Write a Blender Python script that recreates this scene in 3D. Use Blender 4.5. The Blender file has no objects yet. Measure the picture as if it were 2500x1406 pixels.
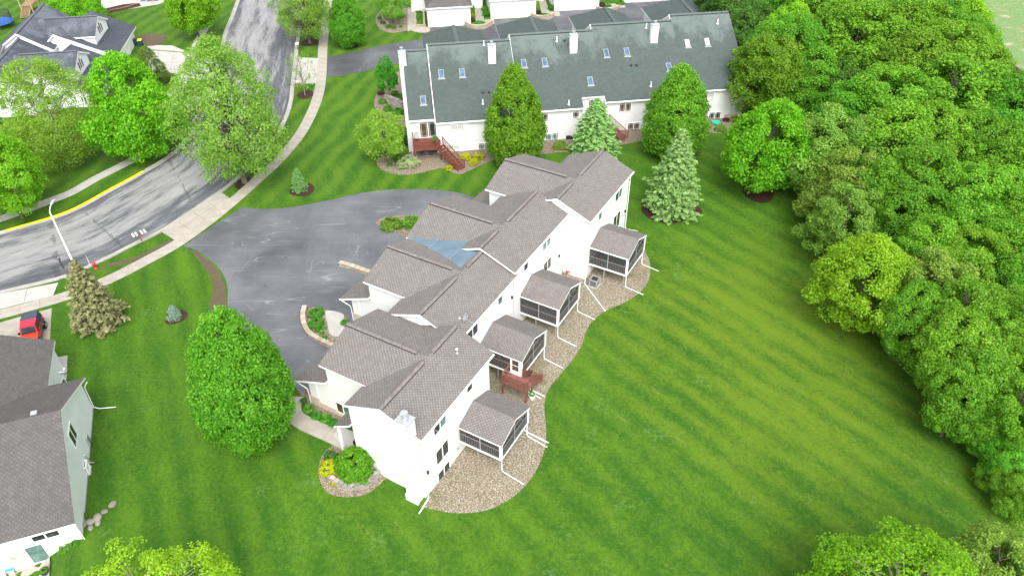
import bpy, bmesh, math, random
import numpy as np
from mathutils import Vector, Matrix
from mathutils.geometry import delaunay_2d_cdt

R = math.radians
random.seed(7)
SC = bpy.context.scene
COL = SC.collection

# ------------------------------------------------------------------ camera
CAM_H = 49.0
PITCH, ROLL, FPX = 0.686955514, 0.00767913724, 1864.98      # f in pixels of the 2500 px wide photograph
cd = bpy.data.cameras.new('camera'); cam = bpy.data.objects.new('camera', cd); COL.objects.link(cam)
cd.sensor_width = 36.0; cd.lens = 36.0 * FPX / 2500.0; cd.clip_start = 0.5; cd.clip_end = 6000
_cp, _sp = math.cos(PITCH), math.sin(PITCH)
_fw = Vector((0, _cp, -_sp)); _rt = Vector((1, 0, 0)); _dn = -_rt.cross(_fw)
_c, _s = math.cos(ROLL), math.sin(ROLL)
_rt2 = _c * _rt + _s * _dn; _dn2 = -_s * _rt + _c * _dn
_m = Matrix((( _rt2.x, -_dn2.x, -_fw.x, 0), (_rt2.y, -_dn2.y, -_fw.y, 0), (_rt2.z, -_dn2.z, -_fw.z, CAM_H), (0, 0, 0, 1)))
cam.matrix_world = _m
SC.camera = cam

# ------------------------------------------------------------------ sky, sun, exposure
SUN_AZ, SUN_EL = R(280.0), R(52.0)      # direction TO the sun, azimuth counted from +X
w = bpy.data.worlds.new('World'); SC.world = w; w.use_nodes = True
nt = w.node_tree; nt.nodes.clear()
sky = nt.nodes.new('ShaderNodeTexSky'); sky.sky_type = 'NISHITA'; sky.sun_disc = False
sky.sun_elevation = SUN_EL; sky.sun_rotation = math.pi / 2 - SUN_AZ
sky.air_density = 1.6; sky.dust_density = 5.0; sky.ozone_density = 0.8
hs = nt.nodes.new('ShaderNodeHueSaturation'); hs.inputs['Saturation'].default_value = 0.22; hs.inputs['Value'].default_value = 1.0
bg = nt.nodes.new('ShaderNodeBackground'); bg.inputs['Strength'].default_value = 0.15
wo = nt.nodes.new('ShaderNodeOutputWorld')
nt.links.new(sky.outputs[0], hs.inputs['Color']); nt.links.new(hs.outputs[0], bg.inputs[0]); nt.links.new(bg.outputs[0], wo.inputs[0])
sl = bpy.data.lights.new('sun', 'SUN'); sl.energy = 1.0; sl.angle = R(50); sl.color = (1.0, 0.975, 0.94)
so = bpy.data.objects.new('sun', sl); COL.objects.link(so)
_sd = Vector((math.cos(SUN_EL) * math.cos(SUN_AZ), math.cos(SUN_EL) * math.sin(SUN_AZ), math.sin(SUN_EL)))
so.rotation_euler = _sd.to_track_quat('Z', 'Y').to_euler(); so.location = (0, 0, 120)
SC.view_settings.view_transform = 'Standard'; SC.view_settings.look = 'None'
SC.view_settings.gamma = 1.0; SC.view_settings.use_curve_mapping = False
SC.view_settings.exposure = 1.15
SC.cycles.max_bounces = 6; SC.cycles.transparent_max_bounces = 8; SC.cycles.diffuse_bounces = 3
SC.cycles.glossy_bounces = 2; SC.cycles.transmission_bounces = 3
SC.cycles.use_adaptive_sampling = True; SC.cycles.use_denoising = True

# ------------------------------------------------------------------ frames and terrain
YM, YB, YT, YL = 1.05230633, 0.140227723, R(8.5), R(19.7)   # headings of the four house groups
def ease(t):
    t = min(1.0, max(0.0, t)); return t * t * (3 - 2 * t)
def frame(yaw): return (math.cos(yaw), math.sin(yaw), -math.sin(yaw), math.cos(yaw))
FM, FL = frame(YM), frame(YL)
def terr(x, y):
    """height of the ground: drops behind the townhouses and beside the house at the lower left"""
    u = x * FM[0] + y * FM[1]; v = x * FM[2] + y * FM[3]
    z = -1.45 * ease((33.5 - v) / 7.0) * ease((90 - y) / 22.0)
    a = x * FL[0] + y * FL[1]; b = x * FL[2] + y * FL[3]
    z -= 1.7 * ease((-19.2 - a) / 3.5) * ease((42.5 - b) / 3.0)
    return z
def ray(px, py):
    a, b = (px - 1250) / FPX, (py - 703) / FPX
    return _rt2 * a + _dn2 * b + _fw
def PZ(px, py, z):
    d = ray(px, py); t = (z - CAM_H) / d.z
    return Vector((d.x * t, d.y * t, z))
def G(px, py):
    z = 0.0
    for _ in range(14):
        p = PZ(px, py, z); z = 0.5 * z + 0.5 * terr(p.x, p.y)
    return Vector((p.x, p.y, terr(p.x, p.y)))
def proj(p):
    q = Vector(p) - Vector((0, 0, CAM_H)); d = q.dot(_fw)
    return 1250 + FPX * q.dot(_rt2) / d, 703 + FPX * q.dot(_dn2) / d, d
def height_to(base, py):
    lo, hi = 0.0, 40.0
    for _ in range(40):
        m = (lo + hi) / 2
        if proj((base.x, base.y, base.z + m))[1] > py: lo = m
        else: hi = m
    return m

# ------------------------------------------------------------------ materials
MATS = {}
class NB:
    """small node builder"""
    def __init__(s, name, rough=0.8, spec=0.3):
        m = bpy.data.materials.new(name); m.use_nodes = True; s.m = m; s.t = m.node_tree
        s.p = s.t.nodes['Principled BSDF']; s.p.inputs['Roughness'].default_value = rough
        s.p.inputs['Specular IOR Level'].default_value = spec; MATS[name] = m
        s.out = s.t.nodes['Material Output']
    def n(s, typ, **kw):
        x = s.t.nodes.new(typ)
        for k, v in kw.items(): setattr(x, k, v)
        return x
    def l(s, a, b): s.t.links.new(a, b)
    def coord(s, which='Object'): return s.n('ShaderNodeTexCoord').outputs[which]
    def mapping(s, vec, scale=(1, 1, 1), rot=(0, 0, 0), loc=(0, 0, 0)):
        x = s.n('ShaderNodeMapping'); x.inputs['Scale'].default_value = scale; x.inputs['Rotation'].default_value = rot; x.inputs['Location'].default_value = loc
        s.l(vec, x.inputs[0]); return x.outputs[0]
    def noise(s, vec, scale, detail=3, rough=0.55, dist=0.0):
        x = s.n('ShaderNodeTexNoise'); x.inputs['Scale'].default_value = scale; x.inputs['Detail'].default_value = detail
        x.inputs['Roughness'].default_value = rough; x.inputs['Distortion'].default_value = dist
        s.l(vec, x.inputs['Vector']); return x.outputs['Fac']
    def voro(s, vec, scale, feature='F1', out='Distance', rand=1.0):
        x = s.n('ShaderNodeTexVoronoi', feature=feature); x.inputs['Scale'].default_value = scale
        x.inputs['Randomness'].default_value = rand
        s.l(vec, x.inputs['Vector']); return x.outputs[out]
    def ramp(s, fac, stops, interp='LINEAR'):
        x = s.n('ShaderNodeValToRGB'); x.color_ramp.interpolation = interp; e = x.color_ramp.elements
        while len(e) < len(stops): e.new(0.5)
        for i, (p, c) in enumerate(stops): e[i].position = p; e[i].color = (*c, 1) if len(c) == 3 else c
        s.l(fac, x.inputs[0]); return x.outputs[0]
    def step(s, fac, a, b):
        x = s.n('ShaderNodeMapRange', interpolation_type='SMOOTHSTEP'); x.inputs[1].default_value = a; x.inputs[2].default_value = b
        s.l(fac, x.inputs[0]); return x.outputs[0]
    def mix(s, fac, a, b, mode='MIX'):
        x = s.n('ShaderNodeMix', data_type='RGBA', blend_type=mode)
        for sock, v in ((x.inputs[0], fac), (x.inputs[6], a), (x.inputs[7], b)):
            if hasattr(v, 'is_linked'): s.l(v, sock)
            elif isinstance(v, (int, float)): sock.default_value = v
            else: sock.default_value = (*v, 1)
        return x.outputs[2]
    def math(s, op, a, b=None, c=None):
        x = s.n('ShaderNodeMath', operation=op)
        for i, v in enumerate((a, b, c)):
            if v is None: continue
            if hasattr(v, 'is_linked'): s.l(v, x.inputs[i])
            else: x.inputs[i].default_value = v
        return x.outputs[0]
    def col(s, c):
        if hasattr(c, 'is_linked'): s.l(c, s.p.inputs['Base Color'])
        else: s.p.inputs['Base Color'].default_value = (*c, 1)
        return s
    def bump(s, h, strength=0.4, dist=0.05):
        x = s.n('ShaderNodeBump'); x.inputs['Strength'].default_value = strength; x.inputs['Distance'].default_value = dist
        s.l(h, x.inputs['Height']); s.l(x.outputs[0], s.p.inputs['Normal']); return s
    def rough(s, v): s.l(v, s.p.inputs['Roughness']); return s

def plain(name, c, rough=0.6, spec=0.3, metal=0.0, var=0.12, scale=6.0):
    b = NB(name, rough, spec); o = b.coord('Object')
    n = b.noise(o, scale, 4)
    b.col(b.mix(b.step(n, 0.3, 0.75), tuple(x * (1 - var) for x in c), tuple(min(1, x * (1 + var * 0.6)) for x in c)))
    b.p.inputs['Metallic'].default_value = metal
    return b.m

def lawn_mat():
    b = NB('lawn_grass', 0.85, 0.2); o = b.coord('Object')
    sep = b.n('ShaderNodeSeparateXYZ'); b.l(o, sep.inputs[0]); X, Y = sep.outputs[0], sep.outputs[1]
    wob = b.noise(o, 0.09, 2)
    def stripes(deg, period, off=0.0, k=1.4):
        # stripes that run along heading deg
        nx, ny = -math.sin(R(deg)), math.cos(R(deg))
        d = b.math('ADD', b.math('MULTIPLY', X, nx), b.math('MULTIPLY', Y, ny))
        d = b.math('ADD', d, b.math('MULTIPLY', wob, k))
        return b.math('SINE', b.math('ADD', b.math('MULTIPLY', d, 2 * math.pi / period), off))
    def uvd(yaw):
        return (b.math('ADD', b.math('MULTIPLY', X, math.cos(yaw)), b.math('MULTIPLY', Y, math.sin(yaw))),
                b.math('ADD', b.math('MULTIPLY', X, -math.sin(yaw)), b.math('MULTIPLY', Y, math.cos(yaw))))
    U, V = uvd(YM)
    rear = b.step(V, 31.0, 25.0)
    north = b.step(Y, 70.0, 80.0)
    s1 = stripes(-50, 2.5, 0.0, 1.6); s2 = stripes(-64, 2.7, 1.0, 1.2); s3 = stripes(-106, 2.8, 0.5, 3.0)
    st = b.n('ShaderNodeMix', data_type='FLOAT'); b.l(rear, st.inputs[0]); b.l(s2, st.inputs[2]); b.l(s1, st.inputs[3])
    st2 = b.n('ShaderNodeMix', data_type='FLOAT'); b.l(b.math('MULTIPLY', north, b.step(X, 8.0, -2.0)), st2.inputs[0]); b.l(st.outputs[0], st2.inputs[2]); b.l(s3, st2.inputs[3])
    S = st2.outputs[0]
    # streaks that follow the mower on the big rear lawn
    m1 = b.mapping(o, (1, 1, 1), (0, 0, R(51)))
    streak = b.noise(b.mapping(m1, (0.20, 0.62, 1.0)), 1.0, 7, 0.72)
    streak2 = b.noise(b.mapping(o, (1, 1, 1), (0, 0, R(64))), 1.0, 1)
    lstr = b.noise(b.mapping(b.mapping(o, (1, 1, 1), (0, 0, R(64))), (0.16, 0.8, 1.0)), 1.0, 6, 0.7)
    big = b.noise(o, 0.055, 3, 0.5); mid = b.noise(o, 0.5, 5, 0.7); fine = b.noise(o, 3.2, 5, 0.75); blade = b.noise(b.mapping(o, (1, 1, 0.2)), 11.0, 4, 0.8)
    dark, light, yel = (0.025, 0.092, 0.005), (0.094, 0.196, 0.008), (0.160, 0.218, 0.012)
    amt = b.math('ADD', b.math('MULTIPLY', S, 0.095), b.math('MULTIPLY', b.math('SUBTRACT', mid, 0.5), 0.6))
    mixs = b.n('ShaderNodeMix', data_type='FLOAT'); b.l(rear, mixs.inputs[0]); b.l(lstr, mixs.inputs[2]); b.l(streak, mixs.inputs[3]); sk = mixs.outputs[0]
    amt = b.math('ADD', amt, b.math('MULTIPLY', b.math('SUBTRACT', sk, 0.5), 0.95))
    amt = b.math('ADD', amt, b.math('MULTIPLY', b.math('SUBTRACT', big, 0.5), 0.5))
    amt = b.math('ADD', amt, b.math('MULTIPLY', b.math('SUBTRACT', fine, 0.5), 1.5))
    amt = b.math('ADD', amt, 0.48)
    c = b.mix(b.step(amt, 0.05, 0.95), dark, light)
    # dry, yellower turf in the middle of the rear lawn
    cx, cy = 23.0, 52.0
    dx = b.math('MULTIPLY', b.math('ADD', X, -cx), 1 / 16.0); dy = b.math('MULTIPLY', b.math('ADD', Y, -cy), 1 / 20.0)
    rr = b.math('SQRT', b.math('ADD', b.math('MULTIPLY', dx, dx), b.math('MULTIPLY', dy, dy)))
    dsum = b.math('ADD', b.math('ADD', streak, b.math('MULTIPLY', big, 0.5)), b.math('MULTIPLY', b.math('SUBTRACT', fine, 0.5), 0.5))
    dry = b.math('MULTIPLY', b.step(rr, 1.3, 0.3), b.step(b.math('ADD', dsum, b.math('MULTIPLY', S, 0.10)), 0.42, 1.0))
    c = b.mix(b.math('MULTIPLY', dry, 0.62), c, yel)
    dry2 = b.math('MULTIPLY', b.step(b.noise(o, 0.16, 4), 0.5, 0.72), b.step(sk, 0.42, 0.7))
    c = b.mix(b.math('MULTIPLY', dry2, 0.5), c, (0.125, 0.205, 0.012))
    upper = b.math('MULTIPLY', north, b.step(X, 8.0, -2.0))
    c = b.mix(b.math('MULTIPLY', upper, b.math('MULTIPLY', b.step(b.math('ADD', S, b.math('MULTIPLY', mid, 1.2)), 0.0, 1.6), 0.32)), c, (0.125, 0.210, 0.014))
    clover = b.math('MULTIPLY', b.step(b.noise(o, 0.35, 4), 0.58, 0.7), b.step(fine, 0.47, 0.62))
    c = b.mix(b.math('MULTIPLY', clover, 0.42), c, (0.15, 0.27, 0.10))
    tan = b.math('MULTIPLY', b.math('MULTIPLY', b.step(b.noise(b.mapping(m1, (0.22, 1.6, 1)), 1.0, 6, 0.8), 0.57, 0.70), rear), b.math('MULTIPLY', b.step(S, 0.1, 0.9), b.step(fine, 0.43, 0.6)))
    c = b.mix(b.math('MULTIPLY', tan, 0.6), c, (0.30, 0.27, 0.11))
    c = b.mix(b.step(blade, 0.28, 0.72), b.mix(0.55, c, (0.010, 0.050, 0.004)), c)
    c = b.mix(b.math('MULTIPLY', b.step(blade, 0.55, 0.8), 0.3), c, (0.14, 0.30, 0.03))
    b.col(c); b.bump(b.math('ADD', blade, b.math('MULTIPLY', fine, 0.8)), 0.6, 0.08)
    return b.m

def road_mat():
    b = NB('worn_asphalt', 0.9, 0.2); uv = b.coord('UV')
    st = b.noise(b.mapping(uv, (0.11, 0.62, 1)), 1.0, 8, 0.74)
    st2 = b.noise(b.mapping(uv, (0.25, 1.4, 1), loc=(7, 3, 0)), 1.0, 6, 0.7)
    fine = b.noise(uv, 9.0, 4, 0.7)
    sep = b.n('ShaderNodeSeparateXYZ'); b.l(uv, sep.inputs[0]); T = sep.outputs[1]
    edge = b.math('ADD', b.step(T, 1.6, 0.2), b.step(T, 8.2, 9.6))
    f = b.math('ADD', b.math('ADD', b.math('MULTIPLY', st, 0.75), b.math('MULTIPLY', st2, 0.4)), b.math('MULTIPLY', fine, 0.30))
    f = b.math('SUBTRACT', f, 0.06)
    f = b.math('SUBTRACT', f, b.math('MULTIPLY', edge, 0.11))
    c = b.ramp(f, [(0.48, (0.070, 0.073, 0.083)), (0.59, (0.115, 0.118, 0.128)), (0.645, (0.205, 0.205, 0.209)), (0.8, (0.275, 0.274, 0.273))])
    x = b.voro(b.mapping(uv, (0.075, 0.025, 1)), 1.0, 'DISTANCE_TO_EDGE')
    wob = b.noise(uv, 0.6, 4)
    xx = b.voro(b.mapping(b.mix(0.06, uv, wob, 'ADD'), (0.09, 0.012, 1)), 1.0, 'DISTANCE_TO_EDGE')
    crack = b.step(b.math('ADD', xx, b.math('MULTIPLY', b.math('SUBTRACT', wob, 0.5), 0.08)), 0.004, 0.001)
    c = b.mix(b.math('MULTIPLY', crack, 0.4), c, (0.03, 0.03, 0.034))
    b.col(c); b.bump(fine, 0.25, 0.02); return b.m

def drive_mat(name='sealed_asphalt', k=1.0):
    b = NB(name, 0.55, 0.35); o = b.coord('Object')
    big = b.noise(o, 0.14, 4, 0.6); fine = b.noise(o, 7.0, 4, 0.7)
    c = b.ramp(b.math('ADD', b.math('MULTIPLY', big, 0.85), b.math('MULTIPLY', fine, 0.15)), [(0.3, (0.060 * k, 0.064 * k, 0.074 * k)), (0.5, (0.105 * k, 0.110 * k, 0.122 * k)), (0.72, (0.165 * k, 0.171 * k, 0.184 * k))])
    def contour(vec, lvl, wd, det=2):
        n_ = b.noise(vec, 1.0, det, 0.62); d_ = b.math('ABSOLUTE', b.math('SUBTRACT', n_, lvl)); return b.step(d_, wd, wd * 0.15)
    l1 = contour(b.mapping(o, (0.030, 0.26, 1), (0, 0, R(-22))), 0.5, 0.0042); l2 = contour(b.mapping(o, (0.24, 0.045, 1), (0, 0, R(20)), (5, 9, 0)), 0.48, 0.0036)
    l3 = contour(b.mapping(o, (0.05, 0.42, 1), (0, 0, R(-40)), (2, 4, 0)), 0.52, 0.0042)
    m1_ = b.step(b.noise(o, 0.25, 4, 0.6), 0.42, 0.56); m2_ = b.step(b.noise(b.mapping(o, (1, 1, 1), (0, 0, 0), (30, 8, 0)), 0.35, 4, 0.6), 0.47, 0.6)
    line = b.math('MAXIMUM', b.math('MULTIPLY', l1, m1_), b.math('MAXIMUM', b.math('MULTIPLY', l2, b.math('MULTIPLY', m2_, 0.75)), b.math('MULTIPLY', l3, b.math('MULTIPLY', m2_, 0.6))))
    c = b.mix(b.math('MULTIPLY', line, 0.34), c, (0.36 * k, 0.37 * k, 0.385 * k))
    brush = b.noise(b.mapping(o, (0.16, 1.3, 1), (0, 0, R(30))), 1.0, 7, 0.72)
    c = b.mix(b.math('MULTIPLY', b.step(brush, 0.52, 0.75), 0.4), c, (0.23 * k, 0.238 * k, 0.252 * k))
    dk = b.math('MULTIPLY', b.step(b.noise(o, 0.7, 4, 0.7), 0.66, 0.72), 0.8)
    c = b.mix(dk, c, (0.035, 0.037, 0.043))
    b.col(c); b.bump(fine, 0.15, 0.01); return b.m

def concrete_mat(name, c0, c1):
    b = NB(name, 0.85, 0.25); o = b.coord('Object'); oi = b.n('ShaderNodeObjectInfo')
    n1 = b.noise(o, 0.8, 5, 0.65); n2 = b.noise(o, 14.0, 3, 0.7)
    c = b.mix(b.step(n1, 0.3, 0.7), c0, c1)
    c = b.mix(b.math('MULTIPLY', b.step(n2, 0.5, 0.8), 0.3), c, tuple(x * 0.72 for x in c0))
    c = b.mix(b.math('MULTIPLY', oi.outputs['Random'], 0.22), c, tuple(x * 0.72 for x in c0))
    st = b.step(b.noise(o, 0.45, 4, 0.7), 0.62, 0.75)
    c = b.mix(b.math('MULTIPLY', st, 0.35), c, tuple(x * 0.6 for x in c0))
    b.col(c); b.bump(n2, 0.15, 0.01); return b.m

def gravel_mat(name, cols, scale=9.0, weeds=0.0):
    b = NB(name, 0.85, 0.25); o = b.coord('Object')
    cell = b.n('ShaderNodeTexVoronoi'); cell.inputs['Scale'].default_value = scale; b.l(o, cell.inputs['Vector'])
    sp = b.n('ShaderNodeSeparateColor'); b.l(cell.outputs['Color'], sp.inputs[0])
    c = b.ramp(sp.outputs[0], [(i / (len(cols) - 1), x) for i, x in enumerate(cols)])
    d = cell.outputs['Distance']
    c = b.mix(b.math('MULTIPLY', b.step(d, 0.4, 0.8), 0.75), c, tuple(x * 0.45 for x in cols[0]))
    big = b.noise(o, 0.4, 4, 0.6)
    c = b.mix(b.math('MULTIPLY', b.step(big, 0.45, 0.7), 0.35), c, tuple(x * 0.65 for x in cols[len(cols) // 2]))
    if weeds: c = b.mix(b.math('MULTIPLY', b.step(b.noise(o, 0.28, 5, 0.7), 0.5, 0.66), weeds), c, (0.10, 0.10, 0.025))
    b.col(c); b.bump(b.math('MULTIPLY', d, -1.0), 0.9, 0.05); return b.m

def shingle_mat(name, dark, mid, light, sheen=0.0, streaks=0.0, rough=0.9, row=0.15, tab=0.30, dash=1.0, hi=(7.0, 10.5)):
    """laminated shingles: thin courses with staggered double-thick tabs"""
    b = NB(name, rough, 0.25); uv = b.coord('UV'); o = b.coord('Object')
    sep = b.n('ShaderNodeSeparateXYZ'); b.l(uv, sep.inputs[0]); U, V = sep.outputs[0], sep.outputs[1]
    rv = b.math('DIVIDE', V, row); ri = b.math('FLOOR', rv); fr = b.math('FRACT', rv)
    wn = b.n('ShaderNodeTexWhiteNoise', noise_dimensions='2D')
    xs = b.math('ADD', b.math('DIVIDE', U, tab), b.math('MULTIPLY', ri, 0.47)); xi = b.math('FLOOR', xs); xf = b.math('FRACT', xs)
    cv = b.n('ShaderNodeCombineXYZ'); b.l(xi, cv.inputs[0]); b.l(ri, cv.inputs[1]); b.l(cv.outputs[0], wn.inputs['Vector']); rnd = wn.outputs['Value']
    slot = b.math('MULTIPLY', b.math('LESS_THAN', xf, b.math('ADD', 0.22, b.math('MULTIPLY', rnd, 0.25))), dash)
    grain = b.noise(o, 26.0, 3, 0.8); big = b.noise(o, 0.35, 5, 0.65); mid_ = b.noise(o, 1.6, 4, 0.7)
    f = b.math('ADD', b.math('ADD', b.math('MULTIPLY', rnd, 0.20), b.math('MULTIPLY', grain, 0.42)), b.math('MULTIPLY', mid_, 0.38))
    c = b.ramp(f, [(0.25, dark), (0.5, mid), (0.75, light)])
    c = b.mix(b.math('MULTIPLY', slot, 0.6), c, tuple(x * 0.62 for x in dark))
    c = b.mix(b.math('MULTIPLY', b.step(big, 0.45, 0.75), 0.25), c, dark)
    c = b.mix(b.math('MULTIPLY', b.step(fr, 0.22, 0.02), 0.35), c, tuple(x * 0.55 for x in dark))
    if streaks:
        s_ = b.noise(b.mapping(uv, (1.2, 0.25, 1)), 1.0, 5, 0.65)
        c = b.mix(b.math('MULTIPLY', b.step(s_, 0.55, 0.75), streaks), c, tuple(min(1, x * 1.5) for x in light))
    if sheen:     # pale sky reflection painted into the colour, stronger towards the ridge
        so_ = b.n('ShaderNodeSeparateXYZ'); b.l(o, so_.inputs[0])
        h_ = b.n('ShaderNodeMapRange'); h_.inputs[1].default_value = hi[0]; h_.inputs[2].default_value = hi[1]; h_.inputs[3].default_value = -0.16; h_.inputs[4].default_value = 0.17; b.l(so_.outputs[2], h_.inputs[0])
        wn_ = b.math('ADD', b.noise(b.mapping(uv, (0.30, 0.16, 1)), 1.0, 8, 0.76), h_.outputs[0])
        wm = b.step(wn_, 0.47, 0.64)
        c = b.mix(b.math('MULTIPLY', wm, sheen), c, tuple(x * 1.75 for x in light))
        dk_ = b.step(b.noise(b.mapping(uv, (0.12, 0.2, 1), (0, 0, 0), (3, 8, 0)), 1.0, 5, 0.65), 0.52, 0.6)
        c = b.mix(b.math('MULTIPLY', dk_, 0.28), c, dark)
    b.col(c)
    b.bump(b.math('ADD', b.math('MULTIPLY', fr, -0.5), b.math('ADD', b.math('MULTIPLY', slot, -0.6), b.math('MULTIPLY', grain, 0.4))), 0.5, 0.025)
    return b.m

def siding_mat(name, c, lap=0.2):
    b = NB(name, 0.6, 0.3); uv = b.coord('UV'); o = b.coord('Object')
    sep = b.n('ShaderNodeSeparateXYZ'); b.l(uv, sep.inputs[0])
    fr = b.math('FRACT', b.math('DIVIDE', sep.outputs[1], lap))
    n = b.noise(o, 0.6, 4)
    cc = b.mix(b.step(n, 0.35, 0.75), c, tuple(x * 0.94 for x in c))
    drip = b.noise(b.mapping(uv, (1.6, 0.14, 1)), 1.0, 4, 0.6)
    cc = b.mix(b.math('MULTIPLY', b.step(drip, 0.55, 0.8), 0.18), cc, (0.52, 0.52, 0.48))
    cc = b.mix(b.math('MULTIPLY', b.step(fr, 0.16, 0.0), 0.5), cc, tuple(x * 0.5 for x in c))
    b.col(cc); b.bump(fr, 0.35, 0.02); return b.m

def leaf_mat(name, c0, c1, c2, trans=0.44, rough=0.55, gain=None):
    b = NB(name, rough, 0.3)
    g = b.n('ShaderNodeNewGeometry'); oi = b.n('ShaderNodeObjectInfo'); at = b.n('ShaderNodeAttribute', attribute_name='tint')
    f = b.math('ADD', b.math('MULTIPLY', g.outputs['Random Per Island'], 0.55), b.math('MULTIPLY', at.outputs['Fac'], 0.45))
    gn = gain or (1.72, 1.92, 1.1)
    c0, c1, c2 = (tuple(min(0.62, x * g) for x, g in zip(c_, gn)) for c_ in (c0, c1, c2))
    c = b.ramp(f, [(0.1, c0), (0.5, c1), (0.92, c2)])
    hs_ = b.n('ShaderNodeHueSaturation'); b.l(c, hs_.inputs['Color'])
    h = b.n('ShaderNodeMapRange'); h.inputs[3].default_value = 0.478; h.inputs[4].default_value = 0.515; b.l(oi.outputs['Random'], h.inputs[0]); b.l(h.outputs[0], hs_.inputs['Hue'])
    v = b.n('ShaderNodeMapRange'); v.inputs[3].default_value = 0.85; v.inputs[4].default_value = 1.15; b.l(b.math('FRACT', b.math('MULTIPLY', oi.outputs['Random'], 7.31)), v.inputs[0]); b.l(v.outputs[0], hs_.inputs['Value'])
    c = hs_.outputs[0]
    b.col(c)
    tr = b.n('ShaderNodeBsdfTranslucent'); b.l(b.mix(0.5, c, tuple(x * 1.5 for x in c2)), tr.inputs[0])
    mx = b.n('ShaderNodeMixShader'); mx.inputs[0].default_value = trans
    b.l(b.p.outputs[0], mx.inputs[1]); b.l(tr.outputs[0], mx.inputs[2]); b.l(mx.outputs[0], b.out.inputs[0])
    return b.m

def block_mat(name, c0, c1, c2):
    b = NB(name, 0.9, 0.2); o = b.coord('Object'); oi = b.n('ShaderNodeObjectInfo'); g = b.n('ShaderNodeNewGeometry')
    n = b.noise(o, 5.0, 5, 0.7)
    f = b.math('ADD', b.math('MULTIPLY', g.outputs['Random Per Island'], 0.3), b.math('ADD', b.math('MULTIPLY', oi.outputs['Random'], 0.35), b.math('MULTIPLY', n, 0.4)))
    b.col(b.ramp(f, [(0.15, c0), (0.5, c1), (0.9, c2)])); b.bump(n, 0.6, 0.03); return b.m

def veneer_mat(name):
    b = NB(name, 0.9, 0.2); uv = b.coord('UV')
    br = b.n('ShaderNodeTexBrick'); br.offset = 0.37; br.offset_frequency = 2; br.squash = 1.6; br.squash_frequency = 3
    for k, v in (('Scale', 1.0), ('Brick Width', 0.34), ('Row Height', 0.12), ('Mortar Size', 0.012)): br.inputs[k].default_value = v
    br.inputs['Color1'].default_value = (0.50, 0.43, 0.33, 1); br.inputs['Color2'].default_value = (0.36, 0.30, 0.235, 1); br.inputs['Mortar'].default_value = (0.45, 0.42, 0.37, 1)
    b.l(uv, br.inputs['Vector']); n = b.noise(uv, 5.0, 4)
    b.col(b.mix(b.math('MULTIPLY', n, 0.4), br.outputs['Color'], (0.58, 0.52, 0.42))); b.bump(br.outputs['Fac'], -0.5, 0.03); return b.m

lawn_mat(); road_mat(); drive_mat(); drive_mat('dark_asphalt', 0.75)
concrete_mat('pale_concrete', (0.36, 0.345, 0.32), (0.43, 0.415, 0.39))
concrete_mat('kerb_concrete', (0.30, 0.287, 0.262), (0.38, 0.362, 0.335))
concrete_mat('warm_concrete', (0.30, 0.272, 0.233), (0.375, 0.345, 0.302))
gravel_mat('river_gravel', [(0.13, 0.108, 0.072), (0.235, 0.195, 0.125), (0.33, 0.285, 0.21), (0.50, 0.465, 0.40)], 15.0, 0.55)
gravel_mat('tan_gravel', [(0.145, 0.105, 0.07), (0.22, 0.17, 0.12), (0.285, 0.23, 0.172), (0.40, 0.355, 0.295)], 14.0, 0.0)
gravel_mat('bark_mulch', [(0.030, 0.016, 0.011), (0.055, 0.026, 0.017), (0.085, 0.042, 0.028)], 12.0)
gravel_mat('leaf_litter', [(0.03, 0.022, 0.012), (0.06, 0.04, 0.024), (0.10, 0.068, 0.045)], 7.0, 0.5)
gravel_mat('bare_soil', [(0.105, 0.078, 0.050), (0.135, 0.100, 0.066), (0.165, 0.128, 0.085)], 22.0, 0.4)
shingle_mat('taupe_shingle', (0.120, 0.109, 0.103), (0.176, 0.162, 0.154), (0.245, 0.228, 0.218), row=0.15, tab=0.31)
shingle_mat('green_shingle', (0.046, 0.063, 0.059), (0.066, 0.086, 0.081), (0.088, 0.110, 0.104), sheen=0.5, rough=0.8, row=0.16, dash=0.25)
shingle_mat('slate_shingle', (0.042, 0.050, 0.064), (0.062, 0.072, 0.088), (0.090, 0.102, 0.120), sheen=0.55, rough=0.8, row=0.17, dash=0.3, hi=(2.5, 8.5))
shingle_mat('brown_shingle', (0.070, 0.066, 0.064), (0.105, 0.099, 0.096), (0.146, 0.139, 0.135), streaks=0.22, row=0.16, tab=0.33, dash=0.7)
plain('taupe_cap', (0.175, 0.155, 0.150), 0.9, 0.2, var=0.22, scale=3.0)
plain('green_cap', (0.095, 0.125, 0.117), 0.7, 0.3, var=0.2)
plain('slate_cap', (0.12, 0.132, 0.15), 0.75, 0.3, var=0.2)
plain('blue_membrane', (0.110, 0.165, 0.210), 0.55, 0.35, var=0.16, scale=0.9)
siding_mat('white_siding', (0.73, 0.735, 0.735)); siding_mat('house_siding', (0.88, 0.90, 0.95))
plain('white_trim', (0.87, 0.87, 0.855), 0.45, 0.4, var=0.05)
plain('white_metal', (0.85, 0.86, 0.86), 0.4, 0.5, var=0.05)
plain('galvanised_steel', (0.62, 0.64, 0.66), 0.35, 0.5, metal=0.7, var=0.15)
plain('dark_steel', (0.035, 0.037, 0.042), 0.45, 0.4, var=0.2)
plain('aluminium_edge', (0.33, 0.34, 0.35), 0.45, 0.4, metal=0.3, var=0.1)
plain('foundation_concrete', (0.40, 0.39, 0.37), 0.9, 0.2, var=0.2)
plain('red_deck_stain', (0.220, 0.092, 0.072), 0.6, 0.3, var=0.25, scale=4.0)
plain('dark_deck_stain', (0.165, 0.052, 0.034), 0.55, 0.35, var=0.3, scale=4.0)
plain('treated_post', (0.27, 0.30, 0.265), 0.8, 0.2, var=0.15)
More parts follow.
